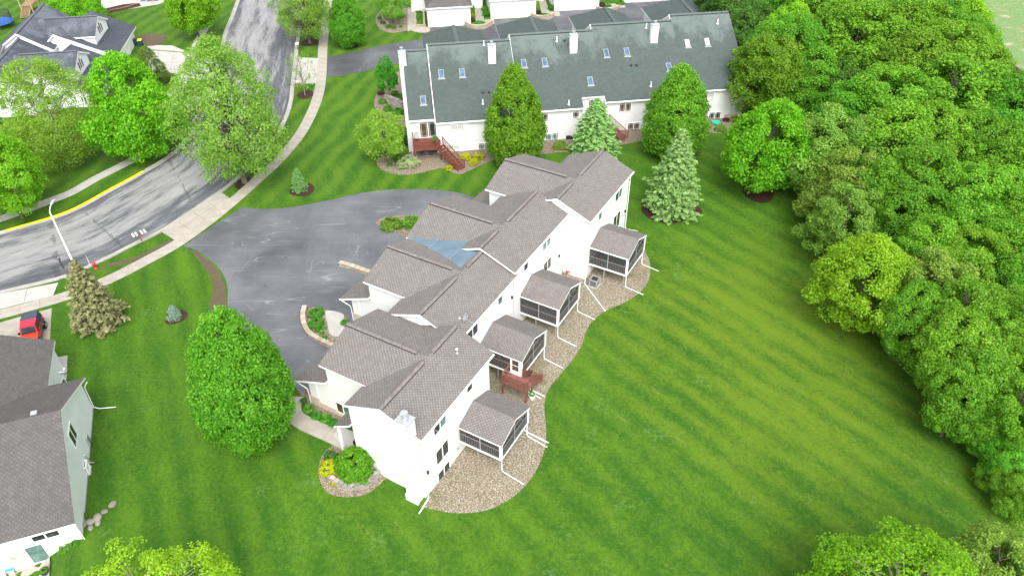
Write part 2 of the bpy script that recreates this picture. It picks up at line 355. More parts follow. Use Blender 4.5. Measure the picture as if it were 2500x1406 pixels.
plain('grey_bark', (0.16, 0.135, 0.11), 0.95, 0.1, var=0.4, scale=9.0)
plain('dark_bark', (0.075, 0.06, 0.05), 0.95, 0.1, var=0.4, scale=9.0)
plain('pale_bark', (0.30, 0.26, 0.22), 0.9, 0.1, var=0.35, scale=9.0)
plain('yellow_paint', (0.80, 0.52, 0.015), 0.6, 0.3, var=0.15, scale=3.0)
plain('red_paint', (0.62, 0.022, 0.055), 0.3, 0.5, var=0.05)
plain('orange_red_paint', (0.58, 0.045, 0.02), 0.3, 0.5, var=0.05)
plain('hydrant_red', (0.48, 0.03, 0.035), 0.45, 0.4, var=0.15)
plain('soft_top', (0.062, 0.070, 0.095), 0.8, 0.2, var=0.15)
plain('rubber', (0.022, 0.022, 0.024), 0.8, 0.2, var=0.2)
plain('green_plastic', (0.012, 0.075, 0.055), 0.5, 0.35, var=0.1)
plain('teal_plastic', (0.02, 0.42, 0.27), 0.45, 0.4, var=0.1)
plain('yellow_plastic', (0.72, 0.50, 0.06), 0.5, 0.35, var=0.08)
plain('blue_plastic', (0.03, 0.16, 0.55), 0.5, 0.35, var=0.1)
plain('maroon_plastic', (0.22, 0.02, 0.04), 0.5, 0.35, var=0.1)
plain('teal_cloth', (0.05, 0.36, 0.36), 0.9, 0.1, var=0.15)
plain('tan_cloth', (0.44, 0.33, 0.20), 0.9, 0.1, var=0.2)
plain('grey_cloth', (0.36, 0.34, 0.32), 0.9, 0.1, var=0.2)
plain('curtain_cloth', (0.62, 0.60, 0.55), 0.9, 0.1, var=0.15)
plain('porch_floor', (0.30, 0.29, 0.27), 0.85, 0.2, var=0.15)
plain('interior_dark', (0.05, 0.048, 0.045), 0.9, 0.1, var=0.3, scale=1.5)
plain('mailbox_red_wood', (0.33, 0.09, 0.06), 0.8, 0.2, var=0.2)
plain('play_wood', (0.28, 0.17, 0.12), 0.85, 0.2, var=0.2)
block_mat('tan_block', (0.20, 0.16, 0.12), (0.37, 0.31, 0.235), (0.50, 0.44, 0.36))
block_mat('grey_block', (0.16, 0.14, 0.13), (0.30, 0.265, 0.245), (0.43, 0.40, 0.375))
block_mat('field_stone', (0.10, 0.085, 0.065), (0.19, 0.17, 0.14), (0.30, 0.28, 0.25))
veneer_mat('stone_veneer')

def glass_mat(name, c, rough=0.06):
    b = NB(name, rough, 0.6); o = b.coord('Object')
    n = b.noise(o, 1.3, 3); b.col(b.mix(b.step(n, 0.35, 0.7), c, tuple(x * 1.9 + 0.006 for x in c)))
    return b.m
glass_mat('dark_glass', (0.020, 0.024, 0.028)); glass_mat('green_glass', (0.075, 0.14, 0.125)); glass_mat('blue_glass', (0.045, 0.085, 0.14), 0.03)
glass_mat('pale_glass', (0.36, 0.38, 0.36), 0.15); glass_mat('brown_glass', (0.055, 0.038, 0.022), 0.08)
def screen_mat():
    b = NB('insect_screen', 0.8, 0.2); b.col((0.055, 0.055, 0.058))
    tr = b.n('ShaderNodeBsdfTransparent'); mx = b.n('ShaderNodeMixShader'); mx.inputs[0].default_value = 0.42
    b.l(tr.outputs[0], mx.inputs[1]); b.l(b.p.outputs[0], mx.inputs[2]); b.l(mx.outputs[0], b.out.inputs[0])
screen_mat()
def fieldmat():
    b = NB('rough_field', 0.9, 0.2); o = b.coord('Object')
    n = b.noise(b.mapping(o, (0.25, 0.6, 1), (0, 0, R(30))), 1.0, 6, 0.7); f = b.noise(o, 3.0, 4, 0.75)
    g = b.mix(b.step(f, 0.3, 0.7), (0.09, 0.17, 0.055), (0.19, 0.28, 0.11))
    b.col(b.mix(b.step(n, 0.53, 0.68), g, (0.40, 0.30, 0.21))); b.bump(f, 0.6, 0.1)
fieldmat()
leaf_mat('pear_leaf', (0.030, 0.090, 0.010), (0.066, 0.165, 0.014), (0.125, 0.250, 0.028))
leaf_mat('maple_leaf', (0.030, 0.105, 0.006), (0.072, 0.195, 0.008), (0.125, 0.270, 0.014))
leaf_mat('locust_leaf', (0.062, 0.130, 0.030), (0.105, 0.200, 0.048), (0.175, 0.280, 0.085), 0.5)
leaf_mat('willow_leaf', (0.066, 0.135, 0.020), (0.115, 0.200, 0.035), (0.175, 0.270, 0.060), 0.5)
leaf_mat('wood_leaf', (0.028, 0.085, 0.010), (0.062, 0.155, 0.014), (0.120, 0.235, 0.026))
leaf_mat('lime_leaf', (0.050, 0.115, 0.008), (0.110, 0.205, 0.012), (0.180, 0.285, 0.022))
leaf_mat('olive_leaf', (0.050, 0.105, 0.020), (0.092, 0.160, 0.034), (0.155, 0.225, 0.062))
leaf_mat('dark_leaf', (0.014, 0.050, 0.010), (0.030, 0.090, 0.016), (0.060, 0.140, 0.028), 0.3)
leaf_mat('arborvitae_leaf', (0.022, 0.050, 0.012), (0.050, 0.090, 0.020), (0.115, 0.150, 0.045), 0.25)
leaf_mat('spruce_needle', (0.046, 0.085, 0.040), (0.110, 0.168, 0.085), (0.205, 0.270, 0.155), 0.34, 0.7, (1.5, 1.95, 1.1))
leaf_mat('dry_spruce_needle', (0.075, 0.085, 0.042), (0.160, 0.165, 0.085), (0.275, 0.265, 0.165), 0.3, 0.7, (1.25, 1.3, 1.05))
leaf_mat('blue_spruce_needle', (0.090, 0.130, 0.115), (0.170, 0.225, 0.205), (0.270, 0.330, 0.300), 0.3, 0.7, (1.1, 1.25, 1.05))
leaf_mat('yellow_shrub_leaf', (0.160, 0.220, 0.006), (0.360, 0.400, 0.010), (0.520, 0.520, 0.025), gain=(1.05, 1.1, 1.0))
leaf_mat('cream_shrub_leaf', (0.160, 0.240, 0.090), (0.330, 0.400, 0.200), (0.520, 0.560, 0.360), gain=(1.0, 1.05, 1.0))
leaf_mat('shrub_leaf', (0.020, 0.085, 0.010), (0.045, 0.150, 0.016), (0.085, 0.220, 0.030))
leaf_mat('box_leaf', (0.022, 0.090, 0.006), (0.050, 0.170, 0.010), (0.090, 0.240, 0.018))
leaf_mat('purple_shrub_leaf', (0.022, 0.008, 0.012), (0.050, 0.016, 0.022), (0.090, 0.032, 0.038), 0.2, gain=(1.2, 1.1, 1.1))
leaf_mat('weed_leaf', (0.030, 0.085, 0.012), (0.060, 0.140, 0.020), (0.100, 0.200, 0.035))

# ------------------------------------------------------------------ mesh helpers
class MB:
    """collects shapes for ONE mesh object"""
    def __init__(s): s.v = []; s.f = []; s.mi = []; s.uv = None
    def add(s, verts, faces, mi=0):
        o = len(s.v); s.v += [tuple(p) for p in verts]
        for f in faces: s.f.append([o + i for i in f]); s.mi.append(mi)
        return s
    def box(s, x0, x1, y0, y1, z0, z1, mi=0):
        return s.add([(x0, y0, z0), (x1, y0, z0), (x1, y1, z0), (x0, y1, z0), (x0, y0, z1), (x1, y0, z1), (x1, y1, z1), (x0, y1, z1)],
                     [(0, 3, 2, 1), (4, 5, 6, 7), (0, 1, 5, 4), (1, 2, 6, 5), (2, 3, 7, 6), (3, 0, 4, 7)], mi)
    def bar(s, p, q, w, h, up=(0, 0, 1), mi=0):
        """box beam from p to q, w wide, h high, centred on the line"""
        p, q = Vector(p), Vector(q); d = (q - p).normalized(); up = Vector(up)
        if abs(d.dot(up)) > 0.99: up = Vector((1, 0, 0))
        r = d.cross(up).normalized() * (w / 2); t = r.cross(d).normalized() * (h / 2)
        vs = [p - r - t, p + r - t, p + r + t, p - r + t, q - r - t, q + r - t, q + r + t, q - r + t]
        return s.add(vs, [(0, 1, 2, 3), (7, 6, 5, 4), (0, 4, 5, 1), (1, 5, 6, 2), (2, 6, 7, 3), (3, 7, 4, 0)], mi)
    def extrude(s, poly, vec, mi=0, side=None, top=None):
        """closed prism: polygon of 3-D points moved by vec"""
        n = len(poly); a = [Vector(p) for p in poly]; b = [p + Vector(vec) for p in a]
        o = len(s.v); s.v += [tuple(p) for p in a + b]
        s.f.append([o + i for i in range(n)][::-1]); s.mi.append(mi)
        s.f.append([o + n + i for i in range(n)]); s.mi.append(mi if top is None else top)
        for i in range(n):
            j = (i + 1) % n; s.f.append([o + i, o + j, o + n + j, o + n + i]); s.mi.append(mi if side is None else side)
        return s
    def slab(s, top, t=0.2, mi=0, edge=1):
        """roof slab: top polygon (counter-clockwise from above), t thick downwards; top face mi, rest edge"""
        n = len(top); a = [Vector(p) for p in top]; b = [p - Vector((0, 0, t)) for p in a]
        o = len(s.v); s.v += [tuple(p) for p in a + b]
        s.f.append([o + i for i in range(n)]); s.mi.append(mi)
        s.f.append([o + n + i for i in range(n)][::-1]); s.mi.append(edge)
        for i in range(n):
            j = (i + 1) % n; s.f.append([o + j, o + i, o + n + i, o + n + j]); s.mi.append(edge)
        return s
    def tube(s, pts, rad, n=6, mi=0, cap=True):
        pts = [Vector(p) for p in pts]; rad = rad if isinstance(rad, (list, tuple)) else [rad] * len(pts)
        o = len(s.v); k = len(pts)
        ref = Vector((0.31, 0.87, 0.12))
        for i, p in enumerate(pts):
            d = (pts[min(i + 1, k - 1)] - pts[max(i - 1, 0)]).normalized()
            a = d.cross(ref).normalized() if abs(d.dot(ref.normalized())) < 0.97 else d.cross(Vector((1, 0, 0))).normalized(); b_ = d.cross(a)
            for j in range(n):
                an = 2 * math.pi * j / n; s.v.append(tuple(p + (a * math.cos(an) + b_ * math.sin(an)) * rad[i]))
        for i in range(k - 1):
            for j in range(n):
                j2 = (j + 1) % n; s.f.append([o + i * n + j, o + i * n + j2, o + (i + 1) * n + j2, o + (i + 1) * n + j]); s.mi.append(mi)
        if cap:
            s.f.append([o + j for j in range(n)][::-1]); s.mi.append(mi)
            s.f.append([o + (k - 1) * n + j for j in range(n)]); s.mi.append(mi)
        return s
    def lathe(s, prof, n=16, c=(0, 0, 0), mi=0):
        """profile [(r, z)...] spun about z"""
        o = len(s.v); k = len(prof)
        for r, z in prof:
            for j in range(n):
                an = 2 * math.pi * j / n; s.v.append((c[0] + r * math.cos(an), c[1] + r * math.sin(an), c[2] + z))
        for i in range(k - 1):
            for j in range(n):
                j2 = (j + 1) % n; s.f.append([o + i * n + j, o + i * n + j2, o + (i + 1) * n + j2, o + (i + 1) * n + j]); s.mi.append(mi)
        s.f.append([o + j for j in range(n)][::-1]); s.mi.append(mi); s.f.append([o + (k - 1) * n + j for j in range(n)]); s.mi.append(mi)
        return s
    def mesh(s, name, mats, smooth=False, uvs=None):
        me = bpy.data.meshes.new(name); me.from_pydata(s.v, [], s.f)
        for m in mats: me.materials.append(MATS[m])
        if len(mats) > 1: me.polygons.foreach_set('material_index', [min(i, len(mats) - 1) for i in s.mi])
        me.update()
        ul = me.uv_layers.new(name='UVMap')
        co = np.array(s.v, dtype=float); out = np.zeros((len(me.loops), 2), dtype=np.float32)
        for p in me.polygons:
            idx = list(p.vertices); n = p.normal
            if uvs is not None: out[list(p.loop_indices)] = uvs[idx]; continue
            t = Vector((-n.y, n.x, 0.0))
            t = t.normalized() if t.length > 0.02 else Vector((1, 0, 0))
            b_ = n.cross(t); pts = co[idx]
            out[list(p.loop_indices), 0] = pts @ np.array(t); out[list(p.loop_indices), 1] = pts @ np.array(b_)
        ul.data.foreach_set('uv', out.ravel())
        if smooth: me.polygons.foreach_set('use_smooth', [True] * len(me.polygons))
        return me
    def build(s, name, mats, parent=None, smooth=False, kind=None, label=None, uvs=None, loc=None, rot=None):
        if isinstance(mats, str): mats = [mats]
        return link(name, s.mesh(name, mats, smooth, uvs), parent, kind, label, loc, rot)
def link(name, me, parent=None, kind=None, label=None, loc=None, rot=None):
    o = bpy.data.objects.new(name, me); COL.objects.link(o)
    if parent is not None: o.parent = parent
    if kind: o['kind'] = kind
    if label: o['label'] = label
    if loc is not None: o.location = loc
    if rot is not None: o.rotation_euler = (0, 0, rot) if isinstance(rot, (int, float)) else rot
    return o
def tag(o, label=None, cat=None, group=None, kind=None):
    if label: o['label'] = label
    if cat: o['category'] = cat
    if group: o['group'] = group
    if kind: o['kind'] = kind
    return o
def thing(name, label, cat, loc=(0, 0, 0), rot=0.0, group=None):
    o = bpy.data.objects.new(name, None); COL.objects.link(o); o.empty_display_size = 0.3
    o.location = loc; o.rotation_euler = (0, 0, rot)
    return tag(o, label, cat, group)
def copy_tree(o, parent=None):
    c = o.copy(); COL.objects.link(c)
    if parent is not None: c.parent = parent
    for ch in list(o.children): copy_tree(ch, c)
    return c

def resample(pts, n):
    pts = [Vector(p) for p in pts]; d = [0.0]
    for a, b in zip(pts, pts[1:]): d.append(d[-1] + (b - a).length)
    out = []
    for i in range(n):
        t = d[-1] * i / (n - 1); k = 0
        while k < len(d) - 2 and d[k + 1] < t: k += 1
        f = (t - d[k]) / max(1e-9, d[k + 1] - d[k]); out.append(pts[k].lerp(pts[k + 1], f))
    return out
def smooth_path(pts, per=8, closed=False):
    """Catmull-Rom through the points"""
    P = [Vector(p) for p in pts]; n = len(P); out = []
    rng = range(n) if closed else range(n - 1)
    for i in rng:
        p0 = P[(i - 1) % n] if closed or i > 0 else P[0]; p1 = P[i]; p2 = P[(i + 1) % n]
        p3 = P[(i + 2) % n] if closed or i + 2 < n else P[-1]
        for k in range(per):
            t = k / per
            out.append(0.5 * ((2 * p1) + (p2 - p0) * t + (2 * p0 - 5 * p1 + 4 * p2 - p3) * t * t + (3 * p1 - p0 - 3 * p2 + p3) * t ** 3))
    if not closed: out.append(P[-1])
    return out
def px(*pts): return [G(a, b) for a, b in pts]

def sheet(name, pts, mat, off=0.02, grid=1.0, kind='structure', label=None, cat=None, parent=None, skirt=0.06):
    """a patch of ground cover that follows the terrain, with a turned-down rim"""
    poly = [Vector((p.x, p.y)) for p in pts]
    xs = [p.x for p in poly]; ys = [p.y for p in poly]
    inner = []
    x = min(xs) + grid * 0.5
    k = 0
    while x < max(xs):
        y = min(ys) + grid * (0.25 if k % 2 else 0.6)
        while y < max(ys): inner.append(Vector((x, y))); y += grid
        x += grid; k += 1
    n = len(poly)
    res = delaunay_2d_cdt(poly + inner, [(i, (i + 1) % n) for i in range(n)], [], 1, 1e-5)
    mb = MB(); v = res[0]
    mb.v = [(p.x, p.y, terr(p.x, p.y) + off) for p in v]
    for f in res[2]:
        a, b, c = (v[i] for i in f[:3]); cr = (b.x - a.x) * (c.y - a.y) - (b.y - a.y) * (c.x - a.x)
        mb.f.append(list(f) if cr > 0 else list(f)[::-1]); mb.mi.append(0)
    # rim
    used = {}
    for f in mb.f:
        for i in range(len(f)):
            e = (f[i], f[(i + 1) % len(f)]); used[e] = 1
    rim = [e for e in used if (e[1], e[0]) not in used]
    low = {}
    for a, b in rim:
        for i in (a, b):
            if i not in low: low[i] = len(mb.v); p = mb.v[i]; mb.v.append((p[0], p[1], p[2] - skirt))
        mb.f.append([b, a, low[a], low[b]]); mb.mi.append(0)
    used_v = sorted({i for f in mb.f for i in f}); remap = {i: k for k, i in enumerate(used_v)}
    mb.v = [mb.v[i] for i in used_v]; mb.f = [[remap[i] for i in f] for f in mb.f]
    o = mb.build(name, mat, parent, kind=kind, label=label)
    if cat: o['category'] = cat
    return o
def disc_pts(c, rx, ry, rot=0.0, n=22, wob=0.06, seed=0):
    rnd = random.Random(seed); out = []
    ph = rnd.random() * 6
    for i in range(n):
        a = 2 * math.pi * i / n; k = 1 + wob * math.sin(3 * a + ph) + wob * 0.6 * rnd.uniform(-1, 1)
        x, y = rx * k * math.cos(a), ry * k * math.sin(a)
        out.append(Vector((c.x + x * math.cos(rot) - y * math.sin(rot), c.y + x * math.sin(rot) + y * math.cos(rot), 0)))
    return out
def ribbon(name, L, Rr, mat, off, ns, ntr, kind='structure', label=None):
    L, Rr = resample(L, ns), resample(Rr, ns); mb = MB(); uv = []; s = 0.0
    for i in range(ns):
        if i: s += ((L[i] + Rr[i]) / 2 - (L[i - 1] + Rr[i - 1]) / 2).length
        wd = (L[i] - Rr[i]).length
        for j in range(ntr):
            f = j / (ntr - 1); p = L[i].lerp(Rr[i], f); crown = 0.05 * (1 - (2 * f - 1) ** 2)
            mb.v.append((p.x, p.y, terr(p.x, p.y) + off + crown)); uv.append((s, f * wd))
    for i in range(ns - 1):
        for j in range(ntr - 1):
            a = i * ntr + j; q = [a, a + ntr, a + ntr + 1, a + 1]
            p0, p1, p2 = (Vector(mb.v[q[k]]) for k in (0, 1, 2))
            if (p1 - p0).cross(p2 - p0).z < 0: q = q[::-1]
            mb.f.append(q); mb.mi.append(0)
    return mb.build(name, mat, kind=kind, label=label, uvs=np.array(uv, dtype=np.float32))
def sweep(name, path, prof, mat, parent=None, kind='structure', label=None, side=1):
    """closed profile [(offset to the side, height)] carried along a ground path"""
    mb = MB(); n = len(path); k = len(prof)
    for i, p in enumerate(path):
        d = (path[min(i + 1, n - 1)] - path[max(i - 1, 0)]); d.z = 0; d.normalize(); r = Vector((d.y, -d.x, 0)) * side
        for o_, h in prof:
            q = p + r * o_; mb.v.append((q.x, q.y, terr(p.x, p.y) + h))
    for i in range(n - 1):
        for j in range(k):
            j2 = (j + 1) % k; f = [i * k + j, i * k + j2, (i + 1) * k + j2, (i + 1) * k + j]
            mb.f.append(f if side > 0 else f[::-1]); mb.mi.append(0)
    mb.f.append(list(range(k)) if side < 0 else list(range(k))[::-1]); mb.mi.append(0)
    mb.f.append([(n - 1) * k + j for j in range(k)][::side]); mb.mi.append(0)
    bm = bmesh.new(); me = mb.mesh(name, [mat]); bm.from_mesh(me); bmesh.ops.recalc_face_normals(bm, faces=bm.faces); bm.to_mesh(me); bm.free()
    return link(name, me, parent, kind, label)
def offset_path(path, d):
    out = []; n = len(path)
    for i, p in enumerate(path):
        t = path[min(i + 1, n - 1)] - path[max(i - 1, 0)]; t.z = 0; t.normalize(); out.append(Vector((p.x + t.y * d, p.y - t.x * d, 0)))
    return out
def slabs(parent, centre, width, length, mat, off=0.045, gap=0.02, thick=0.12, name='slab', skip=None):
    """paving slabs one by one along a centre line"""
    path = smooth_path(centre, 10); tot = sum((b - a).length for a, b in zip(path, path[1:]))
    n = max(2, int(round(tot / length))); pts = resample(path, n * 4 + 1)
    L, Rr = offset_path(pts, -width / 2), offset_path(pts, width / 2)
    rnd = random.Random(len(pts))
    for i in range(n):
        a, b = i * 4, i * 4 + 4
        if skip and skip(pts[a + 2]): continue
        left = [L[a].lerp(L[a + 1], gap)] + L[a + 1:b] + [L[b].lerp(L[b - 1], gap)]
        right = [Rr[a].lerp(Rr[a + 1], gap)] + Rr[a + 1:b] + [Rr[b].lerp(Rr[b - 1], gap)]
        ring = left + right[::-1]; dz = rnd.uniform(-0.006, 0.006)
        c = pts[a + 2]
        poly = [(p.x - c.x, p.y - c.y, terr(p.x, p.y) + off + dz - thick) for p in ring]
        ar = sum(poly[k][0] * poly[(k + 1) % len(poly)][1] - poly[(k + 1) % len(poly)][0] * poly[k][1] for k in range(len(poly)))
        if ar < 0: poly = poly[::-1]
        MB().extrude(poly, (0, 0, thick)).build(name, mat, parent, loc=(c.x, c.y, 0))
def poly_slabs(parent, quad, nu, nv, mat, off=0.04, gap=0.02, thick=0.12, name='slab'):
    """a four-sided apron split into nu x nv slabs"""
    a, b, c, d = quad
    def pt(u, v): return a.lerp(b, u).lerp(d.lerp(c, u), v)
    for i in range(nu):
        for j in range(nv):
            gu, gv = gap / max(0.5, (b - a).length), gap / max(0.5, (d - a).length)
            u0, u1, v0, v1 = i / nu + gu, (i + 1) / nu - gu, j / nv + gv, (j + 1) / nv - gv
            ring = [pt(u0, v0), pt((u0 + u1) / 2, v0), pt(u1, v0), pt(u1, v1), pt((u0 + u1) / 2, v1), pt(u0, v1)]
            poly = [(p.x, p.y, terr(p.x, p.y) + off - thick) for p in ring]
            ar = sum(poly[k][0] * poly[(k + 1) % 6][1] - poly[(k + 1) % 6][0] * poly[k][1] for k in range(6))
            MB().extrude(poly if ar > 0 else poly[::-1], (0, 0, thick)).build(name, mat, parent)

# ------------------------------------------------------------------ building helpers
WIN = {}
def window(parent, pos, yaw, w, h, glass='dark_glass', panes=1, frame='white_trim', bars=0, name='window'):
    """window facing -Y of its own frame, turned by yaw; each light is a pane of its own"""
    key = (w, h, panes, frame, bars)
    if key not in WIN:
        t = 0.07; mb = MB()
        mb.box(-w / 2 - t, w / 2 + t, -0.05, 0.02, h / 2, h / 2 + t); mb.box(-w / 2 - t, w / 2 + t, -0.07, 0.02, -h / 2 - t, -h / 2)
        mb.box(-w / 2 - t, -w / 2, -0.05, 0.02, -h / 2, h / 2); mb.box(w / 2, w / 2 + t, -0.05, 0.02, -h / 2, h / 2)
        for k in range(1, panes):
            x = -w / 2 + w * k / panes; mb.box(x - 0.05, x + 0.05, -0.048, 0.02, -h / 2, h / 2)
        fr = mb.mesh('window', [frame])
        pw = w / panes - (0.1 if panes > 1 else 0.0)
        pm = MB().box(-pw / 2, pw / 2, -0.02, -0.005, -h / 2, h / 2).mesh('pane', ['dark_glass'])
        gm = None
        if bars:
            g = MB(); e = min(0.16, pw * 0.22)
            for x in (-pw / 2 + e, pw / 2 - e): g.box(x - 0.012, x + 0.012, -0.034, -0.02, -h / 2, h / 2)
            for z in (-h / 2 + e, h / 2 - e): g.box(-pw / 2, pw / 2, -0.032, -0.02, z - 0.012, z + 0.012)
            g.box(-pw / 2, -pw / 2 + 0.035, -0.03, -0.02, -h / 2, h / 2, 1).box(pw / 2 - 0.035, pw / 2, -0.03, -0.02, -h / 2, h / 2, 1).box(-pw / 2, pw / 2, -0.031, -0.02, h / 2 - 0.035, h / 2, 1).box(-pw / 2, pw / 2, -0.031, -0.02, -h / 2, -h / 2 + 0.035, 1)
            gm = g.mesh('grille', ['white_trim', 'dark_steel'])
        WIN[key] = (fr, pm, gm, pw)
    fr, pm, gm, pw = WIN[key]
    o = link(name, fr, parent, loc=pos, rot=yaw)
    gl = glass if isinstance(glass, (list, tuple)) else [glass] * panes
    for k in range(panes):
        x = -w / 2 + w * (k + 0.5) / panes
        kk = ('pane', w, h, panes, frame, bars, gl[k])
        if kk not in WIN:
            m2 = pm.copy(); m2.materials.clear(); m2.materials.append(MATS[gl[k]]); WIN[kk] = m2
        link('pane', WIN[kk], o, loc=(x, 0, 0))
        if gm: link('grille', gm, o, loc=(x, 0, 0))
    return o
def gable_roof(parent, axis, a0, a1, c, half0, half1, zr, p0, p1=None, mats=('taupe_shingle', 'white_trim'), t=0.2, name='roof_slope'):
    """two slopes; ridge along axis 'x' or 'y' from a0 to a1 at cross position c; half0 on the minus side"""
    p1 = p0 if p1 is None else p1
    for sgn, hf, p in ((-1, half0, p0), (1, half1, p1)):
        if hf <= 0: continue
        q = [(a0, c, zr), (a1, c, zr), (a1, c + sgn * hf, zr - p * hf), (a0, c + sgn * hf, zr - p * hf)]
        if axis == 'y': q = [(y, x, z) for x, y, z in q]
        n = (Vector(q[1]) - Vector(q[0])).cross(Vector(q[2]) - Vector(q[0]))
        if n.z < 0: q = q[::-1]
        MB().slab(q, t).build(name, list(mats), parent)
def ridge_vent(parent, axis, a0, a1, c, z, pitch, mat, wd=0.21, name='ridge_vent', seg=1.22, hh=0.13):
    """the raised cap along a ridge, in lengths"""
    n = max(1, int(round((a1 - a0) / seg))); mb = MB()
    for i in range(n):
        x0, x1 = a0 + (a1 - a0) * i / n + 0.006, a0 + (a1 - a0) * (i + 1) / n - 0.006
        dz = 0.004 * (i % 2)
        sec = [(-wd, -pitch * wd), (-wd, -pitch * wd + hh), (0, hh + 0.02 + dz), (wd, -pitch * wd + hh), (wd, -pitch * wd), (0, -0.05)]
        P = [(x0, c + a, z + b) for a, b in sec] if axis == 'x' else [(c + a, x0, z + b) for a, b in sec]
        side_m = [1, 0, 0, 1, 1, 1]
        o_ = len(mb.f); mb.extrude(P if axis == 'x' else P[::-1], (x1 - x0, 0, 0) if axis == 'x' else (0, x1 - x0, 0))
        sm = side_m if axis == 'x' else [1, 1, 0, 0, 1, 1]
        for q_ in range(6): mb.mi[o_ + 2 + q_] = sm[q_]
    o = mb.build(name, [mat, 'dark_steel'], parent); o['kind'] = 'stuff'
    return o
def downspout(parent, pts, r=0.042, mat='white_metal', name='downspout'):
    mb = MB(); mb.tube(pts, r, 4); return mb.build(name, mat, parent)
def railing(parent, p, q, h=0.95, step=0.13, mat='red_deck_stain', post=True, bal=0.035, name='railing', rail=0.07, base=0.08):
    p, q = Vector(p), Vector(q); mb = MB(); up = Vector((0, 0, 1)); L = (q - p).length
    mb.bar(p + up * h, q + up * h, rail * 1.4, rail * 0.7); mb.bar(p + up * base, q + up * base, rail * 0.7, rail * 0.7)
    n = max(1, int(L / step))
    for i in range(1, n):
        c = p.lerp(q, i / n); mb.bar(c + up * base, c + up * (h - 0.02), bal, bal)
    if post:
        for c in (p, q): mb.bar(c, c + up * (h + 0.12), 0.1, 0.1)
    o = mb.build(name, mat, parent); o['kind'] = 'stuff'
    return o

# ------------------------------------------------------------------ ground sheet
def lines(lo, hi, fine, far):
    a = list(np.arange(lo, hi + 1e-6, fine)); s = fine; x = a[0]; pre = []
    while x > -far: s *= 1.45; x -= s; pre.append(x)
    x = a[-1]; s = fine; post = []
    while x < far: s *= 1.45; x += s; post.append(x)
    return pre[::-1] + a + post
def make_ground():
    xs, ys = lines(-50, 60, 0.8, 2600), lines(22, 100, 0.8, 2600); nx = len(xs)
    mb = MB(); mb.v = [(x, y, terr(x, y)) for y in ys for x in xs]
    for j in range(len(ys) - 1):
        for i in range(nx - 1):
            a = j * nx + i; mb.f.append([a, a + 1, a + nx + 1, a + nx]); mb.mi.append(0)
    o = mb.build('ground', 'lawn_grass', kind='structure', smooth=True, uvs=np.zeros((len(mb.v), 2), dtype=np.float32))
    tag(o, 'striped green mown lawn around the houses')
make_ground()

# ------------------------------------------------------------------ street
OUT = smooth_path(px((-260, 640), (-120, 612), (0, 574), (134, 535), (200, 508), (269, 470), (356, 422), (430, 374), (488, 305), (526, 210), (554, 87), (568, 50), (586, 0), (604, -60), (622, -130)), 8)
INN = smooth_path(px((-260, 786), (-120, 748), (0, 710), (144, 675), (235, 638), (329, 591), (390, 561), (470, 510), (548, 456), (610, 402), (660, 344), (689, 296), (704, 252), (710, 202), (718, 134), (722, 101), (738, 0), (748, -60), (757, -130)), 8)
tag(ribbon('road', OUT, INN, 'worn_asphalt', 0.006, 150, 7), 'worn grey asphalt street curving past the driveways')
KERB = [(0.0, -0.1), (0.0, 0.022), (0.42, 0.03), (0.47, 0.12), (0.62, 0.13), (0.62, -0.1)]
YELK = [(0.36, -0.1), (0.36, 0.035), (0.42, 0.036), (0.468, 0.124), (0.622, 0.134), (0.622, -0.1)]
PAN = [(0.0, -0.1), (0.0, 0.022), (0.36, 0.028), (0.36, -0.1)]
FLUSH = [(0.0, -0.1), (0.0, 0.022), (0.42, 0.03), (0.62, 0.042), (0.62, -0.1)]
def sub(path, lo, hi): return path[lo:hi + 1]
def cut(path, a, b):
    """part of a path between the points nearest to two photo points"""
    i = min(range(len(path)), key=lambda k: (path[k] - G(*a)).length); j = min(range(len(path)), key=lambda k: (path[k] - G(*b)).length)
    return path[min(i, j):max(i, j) + 1]
kerb_specs = [
    (OUT, (-260, 640), (13, 571), KERB, 'kerb_concrete', -1, 'pale concrete kerb left of the yellow painted stretch'),
    (OUT, (13, 571), (356, 422), PAN, 'kerb_concrete', -1, 'pale gutter strip beside the yellow painted kerb'),
    (OUT, (13, 571), (356, 422), YELK, 'yellow_paint', -1, 'kerb painted yellow along the outside of the bend'),
    (OUT, (356, 422), (430, 374), KERB, 'kerb_concrete', -1, 'pale kerb beyond the yellow painted stretch'),
    (OUT, (430, 374), (554, 87), FLUSH, 'kerb_concrete', -1, 'dropped kerb at the concrete driveways across the street'),
    (OUT, (554, 87), (622, -130), KERB, 'kerb_concrete', -1, 'pale kerb on the far straight of the street'),
    (INN, (-260, 786), (0, 710), FLUSH, 'kerb_concrete', 1, 'dropped kerb at the edge of the frame'),
    (INN, (0, 710), (144, 675), FLUSH, 'kerb_concrete', 1, 'dropped kerb in front of the parked red vehicle'),
    (INN, (144, 675), (390, 561), KERB, 'kerb_concrete', 1, 'kerb beside the red hydrant'),
    (INN, (390, 561), (548, 456), FLUSH, 'kerb_concrete', 1, 'dropped kerb at the asphalt driveway'),
    (INN, (548, 456), (710, 202), KERB, 'kerb_concrete', 1, 'kerb round the inside of the bend'),
    (INN, (710, 202), (719, 134), FLUSH, 'kerb_concrete', 1, 'dropped kerb at the far driveway'),
    (INN, (719, 134), (757, -130), KERB, 'kerb_concrete', 1, 'kerb along the far inner side')]
for pth, a, b, prof, mt, sd, lb in kerb_specs:
    tag(sweep('kerb', cut(pth, a, b), prof, mt, side=sd), lb)

